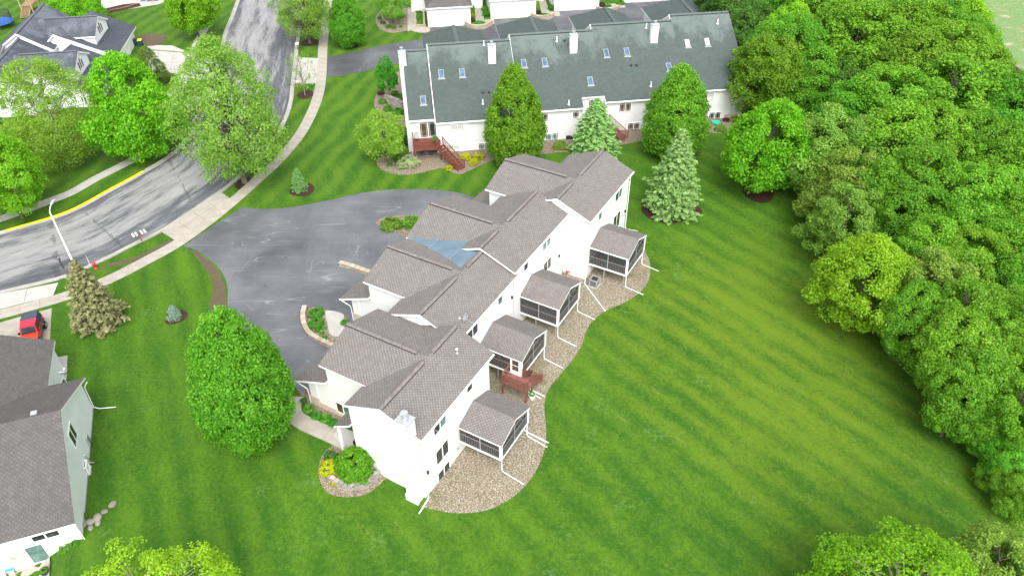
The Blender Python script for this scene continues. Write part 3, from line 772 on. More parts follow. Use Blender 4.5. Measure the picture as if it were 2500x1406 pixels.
SW_IN = px((812, -60), (802, 0), (790, 100), (787, 145), (783, 202), (771, 252), (739, 319), (691, 380), (635, 433), (583, 480), (520, 532), (437, 592), (360, 635), (270, 681), (185, 715), (100, 741), (0, 768), (-100, 792))
SW_OUT = px((-80, 562), (0, 535), (67, 512), (124, 490), (175, 470), (235, 436), (302, 402), (345, 378), (395, 328), (432, 240), (462, 150), (490, 90), (505, 60), (520, 20), (533, -40))
pv = thing('pavement', 'pale concrete pavement of separate slabs beside the lawns', 'pavement'); pv['kind'] = 'structure'; pv.pop('category', None)
pv2 = thing('pavement', 'concrete pavement of separate slabs across the street', 'pavement'); pv2['kind'] = 'structure'; pv2.pop('category', None)
slabs(pv, SW_IN, 1.5, 1.75, 'warm_concrete', name='paving_slab')
slabs(pv2, SW_OUT, 1.4, 1.75, 'pale_concrete', name='paving_slab')

# driveways and aprons
ap = thing('driveway_apron', 'concrete apron between the street and the asphalt driveway', ''); ap['kind'] = 'structure'; ap.pop('category', None)
poly_slabs(ap, px((394, 566), (541, 470), (573, 493), (428, 588)), 4, 2, 'warm_concrete', 0.035, name='slab')
ap = thing('driveway_apron', 'concrete apron where the far asphalt drive meets the street', ''); ap['kind'] = 'structure'; ap.pop('category', None)
poly_slabs(ap, px((722, 206), (727, 141), (778, 143), (772, 204)), 2, 2, 'pale_concrete', 0.035, name='slab')
ap = thing('concrete_driveway', 'concrete driveway of large slabs under the parked red vehicle', ''); ap['kind'] = 'structure'; ap.pop('category', None)
poly_slabs(ap, px((-90, 735), (143, 690), (130, 722), (-90, 778)), 3, 1, 'pale_concrete', 0.03, name='slab')
poly_slabs(ap, px((-90, 812), (127, 752), (121, 860), (-90, 880)), 3, 2, 'warm_concrete', 0.03, name='slab')
ap = thing('concrete_driveway', 'pale concrete driveway by the green bins across the street', ''); ap['kind'] = 'structure'; ap.pop('category', None)
poly_slabs(ap, px((350, 122), (462, 131), (438, 182), (366, 172)), 3, 2, 'pale_concrete', 0.03, name='slab')
poly_slabs(ap, px((478, 140), (548, 150), (530, 205), (452, 188)), 2, 1, 'pale_concrete', 0.03, name='slab')
sheet('concrete_driveway', px((366, 111), (420, 112), (462, 129), (350, 120)), 'pale_concrete', 0.025, label='rounded corner of the pale concrete driveway')
ap = thing('concrete_driveway', 'pale concrete driveway half hidden by the bright maple', ''); ap['kind'] = 'structure'; ap.pop('category', None)
poly_slabs(ap, px((330, 226), (437, 228), (419, 292), (330, 275)), 3, 2, 'pale_concrete', 0.03, name='slab')
poly_slabs(ap, px((452, 232), (520, 240), (488, 305), (432, 296)), 2, 1, 'pale_concrete', 0.03, name='slab')

tag(sheet('asphalt_driveway', smooth_path(px((447, 602), (520, 552), (592, 506)), 4) + smooth_path(px((592, 506), (650, 511), (720, 505), (800, 490), (870, 474), (950, 464), (1030, 463), (1100, 468), (1145, 478), (1205, 500)), 5) + px((1290, 520), (1230, 620), (1100, 760), (930, 950), (830, 980)) +
    smooth_path(px((742, 985), (733, 962), (700, 920), (650, 880), (600, 850), (566, 810), (556, 760), (556, 705), (545, 670), (520, 640), (480, 612), (447, 602)), 5)[:-1], 'sealed_asphalt', 0.02, 1.2),
    'dark grey sealed asphalt driveway with pale crack lines')
tag(sheet('asphalt_driveway', smooth_path(px((797, 190), (860, 181), (940, 163), (1010, 148)), 4) + px((1100, 150), (1500, 120), (1800, 90), (1760, -20), (1690, -15), (1520, 8), (1470, 22), (1345, 28), (1310, 44), (1190, 50), (1150, 62), (1046, 68)) + smooth_path(px((1048, 80), (1046, 94), (940, 110), (860, 129), (799, 139)), 4), 'dark_asphalt', 0.018, 1.6),
    'asphalt drive behind the green roofed row')
# dead turf along the driveway edge and scuffed soil at the pavement
tag(sheet('bare_soil', smooth_path(px((452, 606), (490, 622), (524, 650), (544, 682), (552, 720), (553, 770), (556, 805)), 4) + smooth_path(px((518, 788), (512, 748), (520, 702), (504, 662), (470, 618)), 4), 'bare_soil', 0.014, 0.7, kind='stuff'), 'strip of dead turf along the driveway edge', 'soil')
tag(sheet('bare_soil', smooth_path(px((238, 672), (258, 652), (292, 648), (345, 630), (424, 586), (420, 583), (338, 624), (300, 636), (262, 645), (246, 658)), 3), 'bare_soil', 0.012, 0.6, kind='stuff'), 'bare soil between the hydrant and the pavement', 'soil')

# beds
tag(sheet('gravel_bed', px((1047, 1216)) + smooth_path(px((1026, 1236), (1060, 1244), (1110, 1252), (1180, 1247), (1240, 1221), (1280, 1188), (1312, 1143), (1331, 1090), (1333, 1040), (1329, 990), (1340, 950), (1372, 910), (1400, 876), (1420, 842), (1432, 808), (1446, 784), (1478, 760), (1530, 736), (1565, 711), (1585, 680), (1586, 640), (1568, 605), (1528, 555)), 5) + px((1500, 520), (1460, 590), (1400, 650), (1330, 640), (1260, 720), (1180, 850), (1120, 1050)), 'river_gravel', 0.022, 0.9, kind='stuff'), 'scalloped gravel bed along the back of the townhouses', 'gravel')
tag(sheet('gravel_bed', smooth_path(px((815, 1086), (790, 1106), (777, 1145), (785, 1182), (806, 1206), (850, 1213), (900, 1203), (940, 1170)), 5) + px((960, 1150), (900, 1060), (860, 1090)), 'tan_gravel', 0.022, 0.5, kind='stuff'), 'gravel bed under the round shrub at the end wall', 'gravel')
tag(sheet('gravel_bed', px((735, 968), (742, 985), (760, 1003), (790, 1024), (842, 1042), (870, 1000), (800, 930), (745, 945)), 'tan_gravel', 0.022, 0.5, kind='stuff'), 'narrow gravel bed between the front walk and the garage wall', 'gravel')
tag(sheet('gravel_bed', smooth_path(px((744, 755), (742, 790), (752, 815), (780, 835), (812, 850)), 4) + px((850, 830), (850, 780), (838, 768), (795, 757), (765, 750)), 'tan_gravel', 0.06, 0.5, kind='stuff'), 'gravel planting island by the nearest garages', 'gravel')
tag(sheet('gravel_bed', smooth_path(px((916, 546), (936, 531), (975, 527), (1025, 527)), 4) + px((1060, 540), (1020, 590), (990, 580)) + smooth_path(px((985, 574), (945, 560), (916, 546)), 4)[1:-1], 'tan_gravel', 0.05, 0.5, kind='stuff'), 'gravel planting island with two green shrubs', 'gravel')
tag(sheet('gravel_bed', smooth_path(px((985, 372), (935, 382), (919, 396), (934, 416), (975, 427), (1020, 424), (1078, 411), (1100, 420), (1122, 426), (1150, 415), (1190, 397), (1240, 386), (1330, 376), (1400, 369), (1480, 360), (1560, 346), (1640, 330), (1700, 320), (1750, 326), (1790, 318), (1835, 300)), 5) + px((1820, 250), (1500, 280), (1300, 310), (1010, 345)), 'tan_gravel', 0.022, 1.0, kind='stuff'), 'curving gravel bed along the white back wall', 'gravel')
tag(sheet('gravel_bed', smooth_path(px((978, 172), (950, 190), (925, 222), (913, 250), (922, 272), (945, 293), (985, 312)), 5) + px((1000, 300), (990, 200)), 'tan_gravel', 0.022, 0.8, kind='stuff'), 'gravel bed at the chimney end of the green roofed row', 'gravel')
tag(sheet('gravel_bed', smooth_path(px((1000, 22), (958, 16), (926, 30), (917, 50), (930, 73), (960, 81), (1010, 72)), 5) + px((1000, 50)), 'tan_gravel', 0.022, 1.0, kind='stuff'), 'gravel bed beside the far front walk', 'gravel')
for c, wpx, hpx, lb, sd in (((1637, 517), 74, 26, 'mulch ring under the large pale spruce', 1), ((1852, 470), 38, 24, 'dark mulch ring under the round maple by the wood', 2), ((620, 1066), 33, 22, 'mulch ring under the big oval pear tree', 3), ((430, 773), 27, 17, 'mulch ring round the tiny blue spruce', 4),
                         ((738, 464), 30, 16, 'mulch ring round the small spruce by the pavement', 5), ((746, 232), 20, 10, 'mulch ring under the thin bare street tree', 6), ((600, 448), 26, 14, 'mulch ring under the large airy street tree', 7), ((857, 112), 17, 8, 'mulch ring under the lawn tree by the far drive', 8), ((757, 105), 22, 9, 'mulch ring by the far mailbox', 9), ((228, 790), 26, 17, 'worn mulch ring under the browning spruce', 10)):
    p = G(*c); q = G(c[0] + wpx, c[1]); q2 = G(c[0], c[1] - hpx)
    tag(sheet('mulch_bed', disc_pts(p, (q - p).length, (q2 - p).length, 0, 22, 0.05, sd), 'bark_mulch', 0.03, 0.6, kind='stuff'), lb, 'mulch')
tag(sheet('wood_floor', px((1770, -60), (1800, 60), (1842, 180), (1838, 270), (1900, 330), (1990, 470), (2005, 520), (2085, 600), (2140, 690), (2200, 790), (2300, 915), (2365, 1045), (2450, 1165), (2560, 1290), (2800, 1300), (2900, 600), (2750, 250), (2500, 178), (2400, 95), (2290, 0), (2240, -60)), 'leaf_litter', 0.03, 2.5), 'shaded leaf litter floor of the wood')
tag(sheet('field', px((2240, -60), (2290, 0), (2400, 95), (2500, 178), (2750, 250), (2900, 100), (2700, -80), (2400, -90)), 'rough_field', 0.03, 2.5), 'rough green field with bare tan patches beyond the wood')
tag(sheet('patio', px((245, 22), (300, 25), (385, 12), (430, -4), (440, -30), (250, -20)), 'foundation_concrete', 0.03, 1.5), 'grey gravel patio in the far back garden')
tag(sheet('planting_bed', px((250, 24), (262, 34), (300, 26), (345, 16), (340, 8), (300, 12)), 'bark_mulch', 0.034, 1.5), 'dark planting bed at the edge of the far patio')
# front walks
wk = thing('front_walk', 'pale concrete front walk past the oval pear tree', ''); wk['kind'] = 'structure'; wk.pop('category', None)
slabs(wk, px((722, 968), (714, 995), (722, 1018), (750, 1036), (790, 1054), (850, 1083)), 1.45, 1.9, 'warm_concrete', name='slab')
tag(sheet('porch_slab', px((838, 1043), (862, 1055), (880, 1100), (846, 1098), (812, 1062)), 'pale_concrete', 0.08, 0.6), 'grey concrete slab at the end entry')
tag(sheet('front_walk', smooth_path(px((796, 760), (838, 768), (836, 790), (842, 806), (826, 822), (806, 816), (800, 790)), 4, True), 'pale_concrete', 0.07, 0.5), 'white concrete walk in the planting island')
tag(sheet('patio', px((121, 875), (165, 868), (163, 925), (118, 935)), 'pale_concrete', 0.03, 0.6), 'pale concrete pad beside the dark shingled garage')
tag(sheet('patio', px((-60, 1440), (-60, 1375), (95, 1340), (122, 1340), (120, 1440)), 'warm_concrete', 0.03, 0.6), 'concrete patio outside the sliding door')
wk = thing('front_walk', 'stepped concrete walk beside the first far garage', ''); wk['kind'] = 'structure'; wk.pop('category', None)
poly_slabs(wk, px((995, 78), (995, 20), (1015, 20), (1018, 70)), 1, 6, 'warm_concrete', 0.05, name='slab')
tag(sheet('front_walk', smooth_path(px((998, 64), (1016, 62), (1047, 68), (1046, 79), (1020, 80), (1000, 73)), 3, True), 'warm_concrete', 0.035, 0.8), 'rounded concrete landing at the first far garage')
wk = thing('front_walk', 'stepped concrete walk between the first two far garages', ''); wk['kind'] = 'structure'; wk.pop('category', None)
poly_slabs(wk, px((1162, 52), (1156, 0), (1174, 0), (1182, 50)), 1, 6, 'warm_concrete', 0.05, name='slab')
poly_slabs(wk, px((1170, 60), (1168, 50), (1206, 48), (1208, 60)), 1, 1, 'warm_concrete', 0.045, name='slab')
wk = thing('front_walk', 'stepped concrete walk between the second and third far garages', ''); wk['kind'] = 'structure'; wk.pop('category', None)
poly_slabs(wk, px((1322, 33), (1314, -6), (1330, -6), (1342, 32)), 1, 5, 'warm_concrete', 0.05, name='slab')
poly_slabs(wk, px((1330, 41), (1328, 30), (1366, 29), (1368, 40)), 1, 1, 'warm_concrete', 0.045, name='slab')
wk = thing('front_walk', 'concrete walk at the farthest garage', ''); wk['kind'] = 'structure'; wk.pop('category', None)
poly_slabs(wk, px((1480, 21), (1478, 11), (1524, 9), (1528, 20)), 1, 1, 'warm_concrete', 0.045, name='slab')

# ------------------------------------------------------------------ the townhouse row (own axes: x along the row, y to the street side)
U0, V0 = 48.0, 30.0
def WM(u, v, z=0.0): return Vector((u * FM[0] + v * FM[2], u * FM[1] + v * FM[3], z))
house = thing('townhouse_row', 'white townhouse row with taupe shingle roofs and four screened porches', 'townhouses', WM(U0, V0, 0), YM)
def rebase(root, dx, dy, dz=0.0):
    for c in root.children: c.location = Vector(c.location) - Vector((dx, dy, dz))
def wall_prism(parent, axis, a0, a1, sec, mat='white_siding', name='wall'):
    """section [(cross, z)...] pushed along the axis"""
    P = [(a0, c, z) for c, z in sec] if axis == 'x' else [(c, a0, z) for c, z in sec]
    v = (a1 - a0, 0, 0) if axis == 'x' else (0, a1 - a0, 0)
    n = (Vector(P[1]) - Vector(P[0])).cross(Vector(P[2]) - Vector(P[0]))
    if n.dot(Vector(v)) < 0: P = P[::-1]
    return MB().extrude(P, v).build(name, mat, parent)
PM, PW = 0.41, 0.333
units = [  # u0, u1, ridge v, ridge z, front half, rear half, wing centre u, wing half, wing end v
    dict(u0=27.55, u1=37.85, vr=26.86, zr=7.19, hf=3.58, hr=3.53, uc=33.72, hw=3.91, vR=34.78),
    dict(u0=37.50, u1=47.75, vr=30.28, zr=7.20, hf=3.66, hr=3.66, uc=44.02, hw=4.05, vR=38.30),
    dict(u0=47.36, u1=58.40, vr=30.38, zr=7.65, hf=4.00, hr=3.70, uc=51.40, hw=4.33, vR=38.58),
    dict(u0=58.02, u1=69.15, vr=27.90, zr=7.72, hf=4.00, hr=3.78, uc=62.30, hw=4.25, vR=36.28)]
TS = ('taupe_shingle', 'white_trim')
for i, d in enumerate(units):
    u0, u1, vr, zr, hf, hr, uc, hw, vR = (d[k] for k in ('u0', 'u1', 'vr', 'zr', 'hf', 'hr', 'uc', 'hw', 'vR'))
    e = 0.33; g0 = 0.12 if i == 0 else 0.3
    wall_prism(house, 'x', u0 + g0, u1 - 0.3, [(vr - hr + e, -2.2), (vr + hf - e, -2.2), (vr + hf - e, zr - PM * (hf - e) - 0.12), (vr, zr - 0.12), (vr - hr + e, zr - PM * (hr - e) - 0.12)])
    gable_roof(house, 'x', u0, u1, vr, hr, hf, zr, PM, mats=TS)
    # wing towards the street with the garage in front
    wall_prism(house, 'y', vr + 1.0, vR - 0.3, [(uc - hw + e, -1.6), (uc + hw - e, -1.6), (uc + hw - e, zr - PW * (hw - e) - 0.12), (uc, zr - 0.12), (uc - hw + e, zr - PW * (hw - e) - 0.12)])
    gable_roof(house, 'y', vr + 0.02, vR, uc, hw, hw, zr, PW, mats=TS)
    gf = vR + 2.15
    wall_prism(house, 'x', uc - hw + e + 0.02, uc + hw - e - 0.02, [(vR - 0.6, -1.6), (gf, -1.6), (gf, 2.72), (vR - 0.6, 3.9)])
    MB().slab([(uc - hw - 0.02, vR - 0.32, 4.02), (uc + hw + 0.02, vR - 0.32, 4.02), (uc + hw + 0.02, vR + 3.35, 2.45), (uc - hw - 0.02, vR + 3.35, 2.45)][::-1], 0.2).build('pent_roof', list(TS), house)
    gd = MB()
    for r_ in range(4): gd.box(uc - 2.4, uc + 2.4, gf + 0.005, gf + 0.05, 0.03 + r_ * 0.53, 0.53 + r_ * 0.53)
    o = gd.build('garage_door', 'white_trim', house); o['kind'] = 'stuff'
    # stone facing at the foot of the wing
    if i < 2:
        MB().box(uc - hw + e - 0.07, uc - hw + e + 0.02, vr + hf + 0.4, gf + 0.05, -1.2, 0.62).build('stone_facing', 'stone_veneer', house)
        MB().box(uc - hw + e - 0.09, uc - hw + e - 0.02, gf - 0.9, gf + 0.07, -1.2, 1.0).build('stone_facing', 'stone_veneer', house)
        MB().box(uc - hw + e - 0.04, uc - hw + e, gf - 1.0, gf - 0.88, 1.0, 3.0).build('corner_trim', 'white_trim', house)
    xw = [(uc - hw - 0.05, 0)]
    downspout(house, [(uc - hw + 0.05, vR + 3.25, 2.3), (uc - hw + 0.15, gf + 0.12, 1.9), (uc - hw + e - 0.1, gf + 0.1, 1.6), (uc - hw + e - 0.1, gf + 0.1, -0.1)])
    # ridge vents, in lengths with a gap where the ridges meet
    if i == 0:
        ridge_vent(house, 'x', 27.6, 33.0, vr, zr, PM, 'taupe_cap'); ridge_vent(house, 'x', 34.3, 37.75, vr, zr, PM, 'taupe_cap')
    else:
        ridge_vent(house, 'x', u0 + 0.05, uc - 0.85, vr, zr, PM, 'taupe_cap'); ridge_vent(house, 'x', uc + 0.85, u1 - 0.1, vr, zr, PM, 'taupe_cap')
    ridge_vent(house, 'y', vr + 0.9, vR - 0.02, uc, zr, PW, 'taupe_cap')
    # gutters along the rear eave
    ve = vr - hr; ze = zr - PM * hr
    mb = MB(); mb.extrude([(u0 + 0.05, ve - 0.1, ze - 0.04), (u0 + 0.05, ve - 0.1, ze - 0.13), (u0 + 0.05, ve - 0.02, ze - 0.17), (u0 + 0.05, ve - 0.004, ze - 0.17), (u0 + 0.05, ve - 0.004, ze - 0.04)], (u1 - u0 - 0.1, 0, 0))
    mb.build('gutter', 'white_metal', house)
# valley mat of blue membrane between the second and third wing, with its lap joints
def on_wing(i, u):
    d = units[i]; return d['zr'] - PW * abs(u - d['uc'])
MEM = [PZ(993.5, 587, 6.1), PZ(1000, 579, 6.2), PZ(1146, 582.5, 6.6), PZ(1176, 612, 6.9), PZ(1128, 658.5, 6.95), PZ(1110, 655, 6.7)]
def to_local(p): return (p.x * FM[0] + p.y * FM[1], p.x * FM[2] + p.y * FM[3])
mem = []
for p, z in zip(MEM, (6.02, 6.22, 6.75, 7.1, 7.0, 6.72)):
    q = PZ(*proj(p)[:2], z); u, v = to_local(q); mem.append((u, v, z))
MEMB = {}
ctr = tuple(sum(p[k] for p in mem) / len(mem) for k in range(3))
mb = MB(); mb.v = [ctr] + mem + [(a, b, c - 0.25) for a, b, c in mem]
n_ = len(mem)
for k in range(n_):
    j = (k + 1) % n_; mb.f.append([0, 1 + j, 1 + k]); mb.f.append([1 + k, 1 + j, 1 + n_ + j, 1 + n_ + k]); mb.mi += [0, 0]
me = mb.mesh('valley_mat', ['blue_membrane']); bm = bmesh.new(); bm.from_mesh(me); bmesh.ops.recalc_face_normals(bm, faces=bm.faces); bm.to_mesh(me); bm.free()
vm = link('valley_mat', me, house, label='blue roofing membrane laid in the valley')
for a, b in (((1071, 584), (1041, 612)), ((1121, 607), (1097, 633))):
    P_ = []
    for f_ in np.linspace(0, 1, 7):
        q_ = (a[0] + (b[0] - a[0]) * f_, a[1] + (b[1] - a[1]) * f_); best = None
        for z in np.arange(5.9, 7.5, 0.01):
            q = PZ(*q_, z); u, v = to_local(q)
            for k in range(n_):
                A, B, C_ = Vector(ctr), Vector(mem[k]), Vector(mem[(k + 1) % n_]); nn = (B - A).cross(C_ - A)
                if abs(nn.z) < 1e-6: continue
                zz = A.z - (nn.x * (u - A.x) + nn.y * (v - A.y)) / nn.z
                def sg(p1, p2): return (u - p2.x) * (p1.y - p2.y) - (p1.x - p2.x) * (v - p2.y)
                s1, s2, s3 = sg(A, B), sg(B, C_), sg(C_, A)
                if (s1 >= 0) == (s2 >= 0) == (s3 >= 0) and abs(zz - z) < 0.012: best = (u, v, zz + 0.012)
        if best: P_.append(best)
    if len(P_) > 1: MB().tube(P_, 0.018, 4).build('lap_joint', 'aluminium_edge', vm)
# cricket where the fourth unit's gable meets the third roof
MB().slab([(57.7, 31.9, 6.95), (58.35, 29.3, 7.25), (59.6, 31.4, 6.35), (58.6, 33.6, 6.2)][::-1], 0.3).build('roof_cricket', list(TS), house)

# chimney at the near end
ch = MB().box(26.93, 27.75, 23.85, 24.9, -2.2, 7.72).build('chimney', 'white_siding', house)
MB().box(26.86, 27.82, 23.78, 24.97, 7.72, 7.78).build('chimney_cap', 'galvanised_steel', ch)
MB().lathe([(0.17, 7.76), (0.17, 7.95), (0.26, 8.0), (0.26, 8.06), (0.18, 8.08), (0.18, 8.16), (0.27, 8.18), (0.27, 8.24), (0.2, 8.26), (0.2, 8.33), (0.28, 8.36), (0.28, 8.42), (0.05, 8.45)], 16, (27.33, 24.38, 0)).build('flue', 'galvanised_steel', ch, smooth=False)
MB().box(26.80, 27.00, 23.80, 24.95, -2.2, -0.72).build('chimney_foot', 'white_siding', ch)
# end entry roof, post and door
o = MB().slab([(27.25, 29.95, 3.95), (29.9, 29.95, 3.95), (29.9, 31.72, 2.87), (27.25, 31.72, 2.87)][::-1], 0.2).build('entry_roof', list(TS), house)
MB().box(27.36, 27.54, 31.32, 31.5, -0.4, 2.85).build('entry_post', 'white_trim', house)
MB().box(28.4, 29.35, 30.10, 30.16, 0.1, 2.15).build('entry_door', 'interior_dark', house)
MB().bar((27.4, 31.4, 2.66), (29.8, 31.4, 2.66), 0.16, 0.22).build('entry_beam', 'white_trim', house)
# windows (rear wall faces -y)
def rw(i): d = units[i]; return d['vr'] - d['hr'] + 0.33 - 0.005
GL = ['dark_glass', 'dark_glass']
window(house, (30.3, rw(0), 4.60), 0, 1.62, 1.12, ['dark_glass', 'green_glass'], 2)
window(house, (30.28, rw(0), 1.34), 0, 1.66, 1.55, GL, 2)
window(house, (30.25, rw(0), -0.98), 0, 1.62, 0.95, GL, 2)
window(house, (34.53, rw(0), 4.72), 0, 0.72, 0.85)
window(house, (40.3, rw(1), 4.5), 0, 1.7, 1.15, GL, 2)
window(house, (45.0, rw(1), 4.58), 0, 0.72, 0.95, 'green_glass')
window(house, (54.2, rw(2), 5.08), 0, 1.6, 1.15, ['green_glass', 'green_glass'], 2)
window(house, (49.96, rw(2), 5.12), 0, 0.72, 0.95)
window(house, (54.5, rw(2), 2.15), 0, 1.6, 1.3, GL, 2)
window(house, (66.0, rw(3), 4.9), 0, 1.75, 1.25, ['dark_glass', 'green_glass'], 2)
window(house, (61.18, rw(3), 4.98), 0, 0.72, 1.0, 'green_glass')
window(house, (66.1, rw(3), 1.35), 0, 1.9, 2.0, ['dark_glass', 'brown_glass'], 2, name='patio_door')
window(house, (30.12, 33.35, 1.1), -math.pi / 2, 1.45, 1.15, ['brown_glass', 'green_glass'], 2)
# wall lamps, meter boxes and pipes on the walls
for u, v, z in ((28.18, rw(0), 1.25), (57.1, rw(2), 1.6), (68.4, rw(3), 1.35), (47.1, rw(1), 3.4)):
    MB().box(u - 0.07, u + 0.07, v - 0.14, v + 0.01, z - 0.16, z + 0.12).build('wall_lamp', 'dark_steel', house)
MB().box(32.15, 32.4, rw(0) - 0.12, rw(0), -0.5, -0.2).build('meter_box', 'galvanised_steel', house)
MB().lathe([(0.16, 0.0), (0.2, 0.05), (0.2, 0.12), (0.08, 0.14)], 14, (58.0, 26.35, -1.0)).build('hose_reel', 'hydrant_red', house)
for p in ([(27.9, 23.5, 5.5), (27.75, 23.42, 5.2), (27.72, 23.42, -1.2), (27.5, 23.42, -1.36), (26.2, 23.3, -1.38)],
          [(69.0, 24.1, 6.0), (68.98, 24.38, 5.7), (68.98, 24.38, -1.2), (68.95, 24.2, -1.36), (69.2, 22.9, -1.38)],
          [(58.2, 25.5, 6.3), (58.22, 25.6, 6.0), (58.22, 25.6, -1.0), (58.1, 25.6, -1.25)],
          [(57.9, 24.1, 2.0), (57.9, 24.2, -1.2), (57.7, 24.2, -1.36), (54.7, 20.46, -1.38)],
          [(37.3, 20.2, -1.2), (37.27, 20.1, -1.37), (37.12, 17.8, -1.38)],
          [(41.75, 22.1, -1.3), (41.7, 22.0, -1.37), (41.57, 20.5, -1.38)]):
    downspout(house, p, 0.055)

# rear screened porches
def porch(u0, u1, vf, vw, ze, rise, zf, lab, curtain=None, seat=None, door=None):
    uc = (u0 + u1) / 2; po = MB().box(u0 + 0.08, u1 - 0.08, vf + 0.1, vw, zf - 0.17, zf).build('screened_porch', 'white_trim', house, label=lab)
    MB().box(u0 + 0.2, u1 - 0.2, vf + 0.2, vw - 0.02, zf, zf + 0.02).build('porch_floor', 'porch_floor', po)
    hw = uc - u0; p = rise / hw
    for s in (-1, 1):
        q = [(uc, vf, ze + rise), (uc, vw, ze + rise), (uc + s * hw, vw, ze), (uc + s * hw, vf, ze)]
        MB().slab(q if s > 0 else q[::-1], 0.16).build('roof_slope', ['taupe_shingle', 'white_trim'], po)
    a, b, c = u0 + 0.14, u1 - 0.14, vf + 0.16
    zt = ze - 0.1
    for u, v in ((a, c), (b, c)): MB().box(u - 0.1, u + 0.1, v - 0.1, v + 0.1, zf, zt).build('corner_post', 'white_trim', po)
    for u, v in ((a + 0.25, c + 0.3), (b - 0.2, c + 0.3), ((a + b) / 2, c + 0.3), (a + 0.25, (c + vw) / 2 + 0.4)): MB().box(u - 0.06, u + 0.06, v - 0.06, v + 0.06, -1.9, zf - 0.17).build('stilt', 'treated_post', po)
    sides = [((a, c), (b, c)), ((a, c), (a, vw)), ((b, c), (b, vw))]
    for k, (s0, s1) in enumerate(sides):
        P0, P1 = Vector((*s0, 0)), Vector((*s1, 0)); m = (P0 + P1) / 2; fr = MB(); d = (P1 - P0).normalized()
        for z, h in ((zt - 0.03, 0.08), (zf + 0.95, 0.05), (zf + 0.04, 0.06)): fr.bar(P0 + Vector((0, 0, z)), P1 + Vector((0, 0, z)), 0.06, h)
        if not (door and k == 1): fr.bar(m + Vector((0, 0, zf)), m + Vector((0, 0, zt)), 0.07, 0.07, up=(1, 0, 0))
        if k == 0:      # gable of the front: two rakes and a king post
            for s in (-1, 1): fr.bar((uc, c - 0.01, ze + rise - 0.2), (uc + s * (hw - 0.14), c - 0.01, ze - 0.2 + 0.14 * p), 0.08, 0.14)
            fr.bar((uc, c, zt), (uc, c, ze + rise - 0.3), 0.07, 0.07, up=(1, 0, 0))
        o = fr.build('screen_frame', 'white_trim', po); o['kind'] = 'stuff'
        bl = MB(); n = int((P1 - P0).length / 0.17)
        for j in range(1, n):
            q = P0.lerp(P1, j / n); bl.bar(q + Vector((0, 0, zf + 0.1)), q + Vector((0, 0, zf + 0.93)), 0.026, 0.026, up=(1, 0, 0))
        o = bl.build('balusters', 'white_trim', po); o['kind'] = 'stuff'
        nn = Vector((d.y, -d.x, 0))
        if nn.dot(m - Vector(((a + b) / 2, (c + vw) / 2, 0))) < 0: nn = -nn
        q0, q1 = P0 + nn * 0.03, P1 + nn * 0.03
        sc = MB(); pts = [q0 + Vector((0, 0, zf + 0.02)), q1 + Vector((0, 0, zf + 0.02)), q1 + Vector((0, 0, zt)), q0 + Vector((0, 0, zt))]
        if k == 0: pts = pts[:3] + [Vector((uc, q0.y, ze + rise - 0.2))] + pts[3:]
        sc.extrude(pts, nn * 0.008); sc.build('insect_screen', 'insect_screen', po)
        if curtain and k in curtain:
            cu = MB(); q0, q1 = P0.lerp(P1, 0.04) - nn * 0.22, P0.lerp(P1, 0.96) - nn * 0.22; L = (q1 - q0).length; k2 = int(L / 0.07); ring = []
            for j in range(k2 + 1): ring.append(q0.lerp(q1, j / k2) + nn * (0.045 * math.sin(j * 1.9)))
            cu.v = [tuple(r + Vector((0, 0, zf + 0.08))) for r in ring] + [tuple(r + Vector((0, 0, zt - 0.05))) for r in ring]
            cu.f = [[j, j + 1, j + k2 + 2, j + k2 + 1] for j in range(k2)]; cu.mi = [0] * k2
            cu.build('curtain', curtain[k], po)
    downspout(house, [(u0 + 0.15, vf + 0.15, ze - 0.12), (u0 + 0.2, vf + 0.14, ze - 0.3), (u0 + 0.2, vf + 0.14, -1.2), (u0 + 0.15, vf, -1.37), (u0 - 0.1, vf - 2.0, -1.38)])
    downspout(house, [(u1 - 0.15, vf + 0.15, ze - 0.12), (u1 - 0.2, vf + 0.14, ze - 0.3), (u1 - 0.22, vf + 0.14, -1.2), (u1 - 0.3, vf, -1.37), (u1 - 0.55, vf - 1.95, -1.38)])
    return po
porch(32.58, 37.2, 19.62, 23.6, 1.92, 0.90, 0.12, 'screened porch nearest the chimney')
porch(41.30, 46.05, 22.62, 26.98, 2.07, 0.92, 0.14, 'screened porch with tan curtains and red steps', {1: 'tan_cloth', 0: 'tan_cloth'}, door=True)
porch(48.80, 53.60, 22.80, 27.05, 2.27, 0.95, 0.16, 'screened porch with grey curtains', {1: 'grey_cloth'})
porch(59.05, 63.95, 20.10, 24.5, 2.34, 0.98, 0.18, 'screened porch farthest from the chimney')
# door in the side of the second porch and its red landing
dr = MB().box(41.38, 41.47, 22.82, 23.85, 0.15, 2.0).build('porch_door', 'white_trim', house)
MB().box(41.36, 41.38, 23.02, 23.64, 0.62, 1.85).build('pane', 'brown_glass', dr)
MB().box(41.35, 41.36, 23.02, 23.64, 1.2, 1.26).build('glazing_bar', 'white_trim', dr)
rebase(house, U0, V0)

